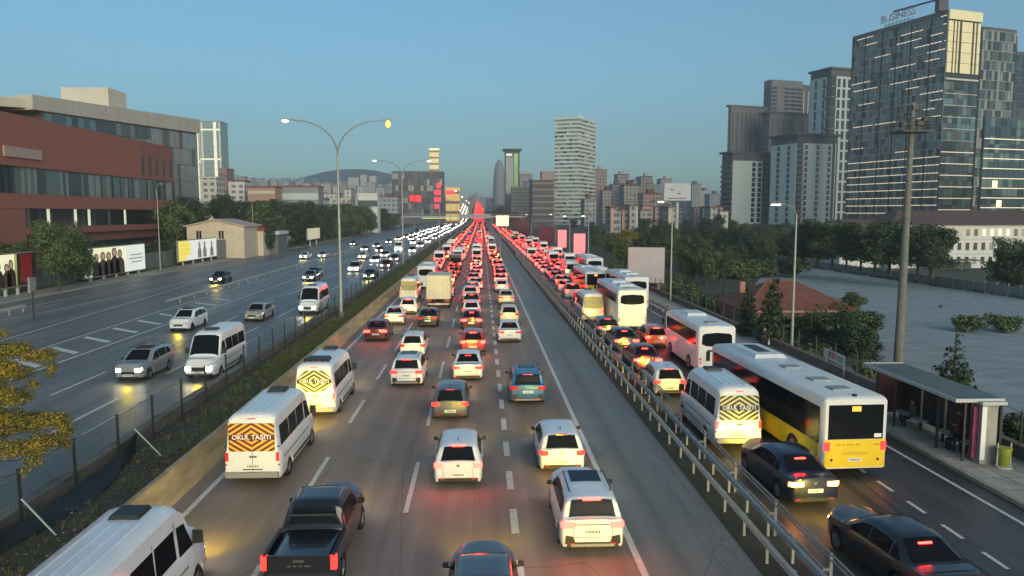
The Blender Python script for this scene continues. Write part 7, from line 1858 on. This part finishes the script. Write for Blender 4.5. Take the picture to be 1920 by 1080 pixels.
# small red and white hoarding board on the bank
p0, p1 = W(1546, 650, 45), W(1586, 668, 41.5)
bd = thing('hoarding_board', 'tilted white board with a red print on the bank behind the pavement', 'sign', (0, 0, 0))
z0, z1 = W(1546, 670, 45).z, W(1546, 651, 45).z
m = MB(); dz = W(1586, 668, 41.5).z - z1
m.hexa([(p0.x, 45, z0), (p1.x, 41.5, z0+dz), (p1.x, 41.56, z0+dz), (p0.x, 45.06, z0)], [(p0.x, 45, z1), (p1.x, 41.5, z1+dz), (p1.x, 41.56, z1+dz), (p0.x, 45.06, z1)]); m.build('panel', M('board_white', (.60, .56, .52), .6), bd)
def onb(u, v, off=.012): return (p0.x + (p1.x-p0.x)*u - off, 45 + (41.5-45)*u - off, z0 + dz*u + (z1-z0)*v)
for (u0, u1, v0, v1), mt in (((.20, .27, .25, .85), bb_red), ((.30, .36, .25, .85), bb_red), ((.39, .46, .25, .85), bb_red), ((.49, .55, .25, .85), bb_red), ((.58, .90, .55, .66), m_sd), ((.62, .86, .35, .42), m_sd), ((.62, .86, .2, .26), m_sd)):
    MB().add([onb(u0, v0), onb(u1, v0), onb(u1, v1), onb(u0, v1)], [(0, 1, 2, 3)]).build('printed_mark', M('board_red', (.42, .08, .06), .6) if mt is bb_red else mt, bd)
for u in (.08, .92): q = onb(u, .5); MB().box(q[0]+.03, q[1]+.03, gz(q[0], q[1]) - .1, q[0]+.09, q[1]+.09, q[2]).build('post', m_zincd, bd)

# ------------------------------------------------------------------ bank wall, fences on the right
bwl = thing('bank_wall', 'low brown retaining wall along the back of the right pavement', 'wall', (0, 0, 0))
pm = MB().box(21.2, .01, 0, 21.45, 3.99, .62).box(21.15, .01, .622, 21.5, 3.99, .70).mesh('wall_block', M('wall_brown', (.16, .125, .10), .85, var=.25, scale=1., bump=.4))
for k in range(44): link('wall_block', pm, bwl, (0, 12+4*k, 0))
bf = thing('bank_fence', 'dark wire fence on top of the bank wall', 'fence', (0, 0, 0))
pm = MB().box(-.03, -.03, 0, .03, .03, 1.3).mesh('fence_post', m_post)
for k in range(56): link('fence_post', pm, bf, (21.33, 15+2.6*k, .7))
for z in (.9, 1.3, 1.65, 1.98): MB().tube([(21.33, 14, z), (21.33, 160, z)], .01, 4).build('fence_wire', m_wire, bf)
lfn = thing('lot_fence', 'grey slatted fence along the far side of the vacant lot', 'fence', (0, 0, 0))
q0, q1 = G(1440, 490, DZ), G(1990, 571, DZ); n = 38
m_slat = M('fence_slat', (.19, .19, .165), .8, var=.2, scale=.8); rz_ = math.atan2(q1.y-q0.y, q1.x-q0.x)
for k in range(n):
    p = q0 + (q1-q0)*(k+.5)/n
    piece('fence_panel', 'pane', m_wglass, lfn, (p.x, p.y, DZ+.85), ((q1-q0).length/n-.25, .05, 1.5), rz_, m_slat)
    pp = q0 + (q1-q0)*k/n; piece('fence_post', 'pane', m_wglass, lfn, (pp.x, pp.y, DZ+.95), (.14, .14, 1.9), rz_, M('fence_post_grey', (.25, .25, .22), .8))
gl = MB(); 
for k in range(300):
    u = random.uniform(0, 1); p = q0 + (q1-q0)*u; s = random.uniform(.1, .3); gl.add([(p.x-s, p.y-.4, DZ), (p.x+s, p.y-.4, DZ), (p.x+random.uniform(-.2, .2), p.y-.3, DZ+random.uniform(.2, .7))], [(0, 1, 2)])
tag(gl.build('fence_weeds', LD[1]), kind='stuff')

# ------------------------------------------------------------------ bus shelter
m_sh = M('shelter_dark', (.03, .032, .035), .45); m_shr = M('shelter_roof', (.075, .095, .09), .35, var=.3, scale=1.2); m_edge = M('shelter_edge', (.50, .50, .46), .5)
sh = thing('bus_shelter', 'long dark bus shelter with a flat roof and pale front edge', 'bus shelter', (0, 0, 0))
y0s, y1s = 27.45, 34.4; xF, xBk = 18.2, 20.15; zs = 2.60
for k in range(4):
    a = y0s + (y1s-y0s)*k/4; b = y0s + (y1s-y0s)*(k+1)/4
    MB().box(xF+.06, a+.015, zs, xBk, b-.015, zs+.07).build('roof_panel', m_shr, sh)
    MB().box(xBk-.05, a+.1, .35, xBk-.02, b-.1, 2.3).build('back_pane', M('smoked_glass', (.05, .05, .052), .1), sh)
    MB().box(xBk-.10, a, .14, xBk, a+.08, zs).build('post', m_sh, sh)
MB().box(xF, y0s, zs-.04, xF+.055, y1s, zs+.10).build('roof_edge', m_edge, sh); MB().box(xF, y1s+.003, zs-.04, xBk, y1s+.06, zs+.10).build('roof_edge', m_edge, sh); MB().box(xF, y0s-.06, zs-.04, xBk, y0s-.003, zs+.10).build('roof_edge', m_edge, sh)
for y in (y0s+.2, (y0s+y1s)/2-1.6, (y0s+y1s)/2+1.6, y1s-.3): MB().box(xF+.55, y, .14, xF+.63, y+.08, zs-.045).build('front_post', m_sh, sh)
for y in (28.4, 31.6):
    MB().box(xBk-.75, y, .56, xBk-.32, y+2.1, .61).build('bench_seat', m_edge, sh)
    for q in (.2, 1.8): MB().box(xBk-.6, y+q, .14, xBk-.5, y+q+.06, .56).build('bench_leg', m_sh, sh)
MB().box(xF+.75, y1s-.22, .35, xBk-.1, y1s-.10, 2.35).build('end_poster', M('poster_wine', (.14, .05, .06), .5), sh)
MB().box(xF+.85, y0s+.10, .30, xF+1.35, y0s+.22, 2.35).build('end_poster', M('poster_magenta', (.22, .03, .09), .5, var=.5, scale=4), sh)
for y in (28.3, 29.8):                 # white zigzag marks on the glass, like a letter W
    m = MB(); P = [(0, .28), (.10, 0), (.20, .22), (.30, 0), (.40, .28)]
    for (a, b), (c_, d_) in zip(P, P[1:]): m.tube([(xBk-.07, y+.4-a, 1.85+b), (xBk-.07, y+.4-c_, 1.85+d_)], .028, 4)
    m.build('glass_marking', m_sw, sh)
k1 = thing('kiosk_post', 'tall pale grey advertising pillar with a wider cap beside the shelter', 'pillar', (0, 0, 0))
b = G(1846, 868, .14)
MB().box(b.x-.28, b.y-.1, .14, b.x+.34, b.y+.40, 2.5).build('pillar', M('pillar_grey', (.33, .32, .28), .7, var=.15, scale=2), k1); MB().box(b.x-.42, b.y-.3, 2.503, b.x+.55, b.y+.55, 2.62).build('cap', m_edge, k1)
MB().box(b.x-.29, b.y-.115, .3, b.x-.10, b.y-.103, 2.4).build('poster_strip', m_sw, k1)

b = G(1881, 876, .14); bn = thing('litter_bin', 'yellow green litter bin on a pale base beside the pillar', 'litter bin', (b.x, b.y, .14))
m_bin = M('bin_green', (.30, .32, .03), .5, var=.2, scale=3)
MB().tube([(0, 0, .0), (0, 0, .07)], .30, 14).build('base', m_edge, bn); MB().tube([(0, 0, .07), (0, 0, .1), (0, 0, .72)], [.17, .19, .25], 14).build('drum', m_bin, bn, smooth=50)
MB().tube([(0, 0, .722), (0, 0, .78)], [.27, .27], 14).build('rim', m_bin, bn); 
for s in (-1, 1): MB().box(s*.26-.02, -.02, .05, s*.26+.02, .02, .95).build('bracket', m_edge, bn)
b = G(1912, 862, .14); MB().box(0, 0, 0, .06, .06, 2.1).box(-.01, .0, 2.1, .07, .05, 2.3).build('pole', m_sh, tag(thing('short_post', 'short dark post behind the litter bin at the right edge', 'post', (b.x-.8, b.y+3, .14))))
# sign post and low fence island on the left
b = G(64, 600); sgn = thing('sign_post', 'thin dark sign post with a small plate at the left edge', 'sign post', (b.x, b.y, 0))
MB().tube([(0, 0, 0), (0, 0, W(64, 520, b.y).z)], .07, 6).build('post', m_sh, sgn); MB().box(-.1, -.45, W(64, 545, b.y).z, .1, .45, W(64, 520, b.y).z).build('plate', m_zincd, sgn)

# ------------------------------------------------------------------ people
m_skin = M('skin', (.36, .21, .15), .6); m_hair = M('hair', (.015, .012, .010), .7)
def person(label, x, y, rz, top, legs, z=.14, pose='stand', bag=None, hair_=m_hair):
    J = {}
    sit = pose == 'sit'; walk = pose == 'walk'
    hz = .52 if sit else .93
    J['pelvis'] = ((0, 0, hz), .135); J['waist'] = ((0, .01, hz+.14), .125); J['chest'] = ((0, .0, hz+.38), .155); J['neck'] = ((0, .01, hz+.56), .058)
    J['chin'] = ((0, .03, hz+.62), .075); J['head'] = ((0, .03, hz+.71), .098); J['crown'] = ((0, .015, hz+.79), .070)
    E = [('pelvis', 'waist'), ('waist', 'chest'), ('chest', 'neck'), ('neck', 'chin'), ('chin', 'head'), ('head', 'crown')]
    for s, n in ((-1, 'l'), (1, 'r')):
        sw = (.16*s if walk else 0)
        J['hip'+n] = ((s*.09, 0, hz-.04), .105)
        if sit: J['knee'+n] = ((s*.11, .44, hz-.03), .068); J['ankle'+n] = ((s*.11, .42, .08), .045); J['toe'+n] = ((s*.12, .60, .035), .04)
        else: J['knee'+n] = ((s*.10, sw+.02, .50), .066); J['ankle'+n] = ((s*.11, sw*1.6-.02, .08), .045); J['toe'+n] = ((s*.13, sw*1.6+.17, .035), .038)
        J['sh'+n] = ((s*.17, 0, hz+.49), .072)
        if sit: J['elb'+n] = ((s*.24, .06, hz+.22), .048); J['wr'+n] = ((s*.12, .30, hz+.12), .032); hd = Vector((s*-.1, .5, -.1))
        elif n == 'r': J['elb'+n] = ((s*.27, .02, hz+.23), .048); J['wr'+n] = ((s*.16, .24, hz+.22), .032); hd = Vector((-s*.3, .6, .1))
        else: J['elb'+n] = ((s*.27, -.03, hz+.22), .048); J['wr'+n] = ((s*.27, .06-sw*.4, hz-.02), .032); hd = Vector((0, .15, -.9))
        hd.normalize(); w0 = Vector(J['wr'+n][0]); palm = w0 + hd*.075; J['palm'+n] = (tuple(palm), .036)
        E += [('pelvis', 'hip'+n), ('hip'+n, 'knee'+n), ('knee'+n, 'ankle'+n), ('ankle'+n, 'toe'+n), ('chest', 'sh'+n), ('sh'+n, 'elb'+n), ('elb'+n, 'wr'+n), ('wr'+n, 'palm'+n)]
        side = hd.cross(Vector((0, 0, 1))) if abs(hd.z) < .8 else Vector((0, 1, 0))
        side.normalize()
        for q, (o_, l_) in enumerate(((-.030, .075), (-.010, .085), (.010, .080), (.030, .062))):
            a = palm + side*o_ + hd*.025; c1 = a + hd*l_*.5; c2 = a + hd*l_ + Vector((-s*.02, 0, 0))
            J[f'f{n}{q}a'] = (tuple(c1), .0095); J[f'f{n}{q}b'] = (tuple(c2), .008); E += [('palm'+n, f'f{n}{q}a'), (f'f{n}{q}a', f'f{n}{q}b')]
        th = w0 + hd*.03 - side*.045 + Vector((-s*.01, 0, 0)); J['th'+n] = (tuple(th), .011); J['tt'+n] = (tuple(th + hd*.045 - side*.012), .009); E += [('wr'+n, 'th'+n), ('th'+n, 'tt'+n)]
    keys = list(J); me = bpy.data.meshes.new('body'); me.from_pydata([J[k][0] for k in keys], [(keys.index(a), keys.index(b)) for a, b in E], [])
    o = bpy.data.objects.new('body', me); C.objects.link(o)
    sk = o.modifiers.new('skin', 'SKIN'); sk.use_smooth_shade = True
    for i, k in enumerate(keys):
        v = me.skin_vertices[0].data[i]; v.radius = (J[k][1],)*2; v.use_root = (k == 'pelvis')
    o.modifiers.new('sub', 'SUBSURF').levels = 1
    bpy.context.view_layer.update()
    m2 = bpy.data.meshes.new_from_object(o.evaluated_get(bpy.context.evaluated_depsgraph_get())); bpy.data.objects.remove(o)
    m2.materials.clear(); m2.materials.append(m_skin)
    t = thing('person', label, 'person', (x, y, z), rz); 
    tops, lgs, shoe = top, legs, m_black
    for mm in (tops, lgs, shoe): m2.materials.append(mm)
    zn = hz + .565
    for p in m2.polygons:
        c_ = p.center; mi = 0
        if c_.z < .10 and (not sit or c_.y > .3): mi = 3
        elif sit and (c_.z < hz+.03 and abs(c_.x) < .25 and (c_.y > .05 or c_.z < hz+.0)) : mi = 2
        elif not sit and c_.z < hz - .02 and abs(c_.x) < .20: mi = 2
        elif c_.z < zn and not any((c_ - Vector(J['palm'+n][0])).length < .14 for n in 'lr'): mi = 1
        p.material_index = mi
    link('body', m2, t)
    H = Vector(J['head'][0]); hm = MB(); n1, n2 = 10, 5
    for i in range(n2+1):
        ph = math.pi*.56*i/n2
        for j in range(n1): a = 2*math.pi*j/n1; hm.v.append((H.x + .112*math.sin(ph)*math.cos(a), H.y - .018 + .118*math.sin(ph)*math.sin(a)*(1 if math.sin(a) < 0 else .62), H.z + .02 + .112*math.cos(ph)))
    for i in range(n2):
        for j in range(n1): hm.f.append((i*n1+j, i*n1+(j+1) % n1, (i+1)*n1+(j+1) % n1, (i+1)*n1+j))
    hm.mi = [0]*len(hm.f); hm.build('hair', hair_, t, smooth=80)
    fm = MB(); 
    for s in (-1, 1): fm.box(H.x+s*.035-.012, H.y+.088, H.z+.0, H.x+s*.035+.012, H.y+.096, H.z+.012)
    fm.box(H.x-.022, H.y+.085, H.z-.058, H.x+.022, H.y+.092, H.z-.048); fm.build('face_features', M('lips_eyes', (.08, .03, .03), .6), t)
    nm = MB().hexa([(H.x-.014, H.y+.08, H.z-.035), (H.x+.014, H.y+.08, H.z-.035), (H.x+.010, H.y+.118, H.z-.030), (H.x-.010, H.y+.118, H.z-.030)][::-1], [(H.x-.008, H.y+.085, H.z+.01), (H.x+.008, H.y+.085, H.z+.01), (H.x+.005, H.y+.096, H.z+.01), (H.x-.005, H.y+.096, H.z+.01)][::-1]); nm.build('nose', m_skin, t)
    for s in (-1, 1): MB().box(H.x+s*.092, H.y-.01, H.z-.03, H.x+s*.108, H.y+.02, H.z+.03).build('ear', m_skin, t)
    coat = MB(); 
    n3 = 12
    zs_ = ((hz-.12, .185, .145), (hz+.08, .165, .135), (hz+.30, .185, .15), (hz+.46, .175, .13), (hz+.53, .09, .08))
    if not sit:
        for zz, rx, ry in zs_:
            for j in range(n3): a = 2*math.pi*j/n3; coat.v.append((rx*math.cos(a), ry*math.sin(a), zz))
        for i in range(4):
            for j in range(n3): coat.f.append((i*n3+j, i*n3+(j+1) % n3, (i+1)*n3+(j+1) % n3, (i+1)*n3+j))
        coat.mi = [0]*len(coat.f); coat.build('jacket', top, t, smooth=70)
    if bag:
        MB().hexa([(-.36, -.10, hz-.36), (-.24, -.10, hz-.36), (-.24, .16, hz-.36), (-.36, .16, hz-.36)], [(-.34, -.07, hz-.05), (-.27, -.07, hz-.05), (-.27, .13, hz-.05), (-.34, .13, hz-.05)]).tube([(-.305, -.05, hz-.05), (-.30, .03, hz+.03), (-.305, .11, hz-.05)], .012, 5).build('bag', bag, tag(thing('bag', 'pale bag carried by the person walking on the right pavement', 'bag', (x, y, z), rz)))
    return t
def cloth(n, c): return M('cloth_' + n, c, .85, var=.2, scale=8)
p = G(1803, 846, .14); person('person in dark red and black clothes waiting by the shelter near the pillar', 19.35, p.y, R(150), cloth('wine', (.07, .02, .02)), cloth('black', (.014, .014, .016)))
p = G(1687, 782, .14); person('person in a dark jacket standing at the kerb behind the yellow bus', p.x+.4, p.y+.4, R(120), cloth('plum', (.06, .03, .035)), cloth('navy', (.02, .022, .03)))
p = G(1432, 660, .14); person('person in black walking on the right pavement with a pale bag', p.x, p.y, R(170), cloth('black', (.014, .014, .016)), cloth('black', (.014, .014, .016)), pose='walk', bag=cloth('pale', (.5, .5, .5)))
p = G(1251, 611, .14); person('person in a dark red coat at the kerb beside the minibus', min(p.x, 18.6), p.y, R(200), cloth('maroon', (.11, .02, .03)), cloth('wine', (.07, .02, .02)))
person('person sitting on the far bench inside the bus shelter', 19.62, 32.5, R(90), cloth('grey', (.12, .11, .11)), cloth('navy', (.02, .022, .03)), z=.07, pose='sit')
person('person sitting on the near bench inside the bus shelter', 19.62, 29.2, R(90), cloth('plum', (.06, .03, .035)), cloth('black', (.014, .014, .016)), z=.07, pose='sit')
# ------------------------------------------------------------------ bushes of lights and the air
hz = MB().box(-4500, -80, -1.1, 4500, 3600, 420)
m, t_, b_ = nodes('haze_air'); t_.nodes.remove(b_); pvn = t_.nodes.new('ShaderNodeVolumePrincipled'); pvn.inputs['Color'].default_value = (.80, .88, .95, 1); pvn.inputs['Density'].default_value = .00030; pvn.inputs['Anisotropy'].default_value = .2
t_.links.new(pvn.outputs[0], t_.nodes['Material Output'].inputs['Volume'])
tag(hz.build('haze', m), kind='stuff')
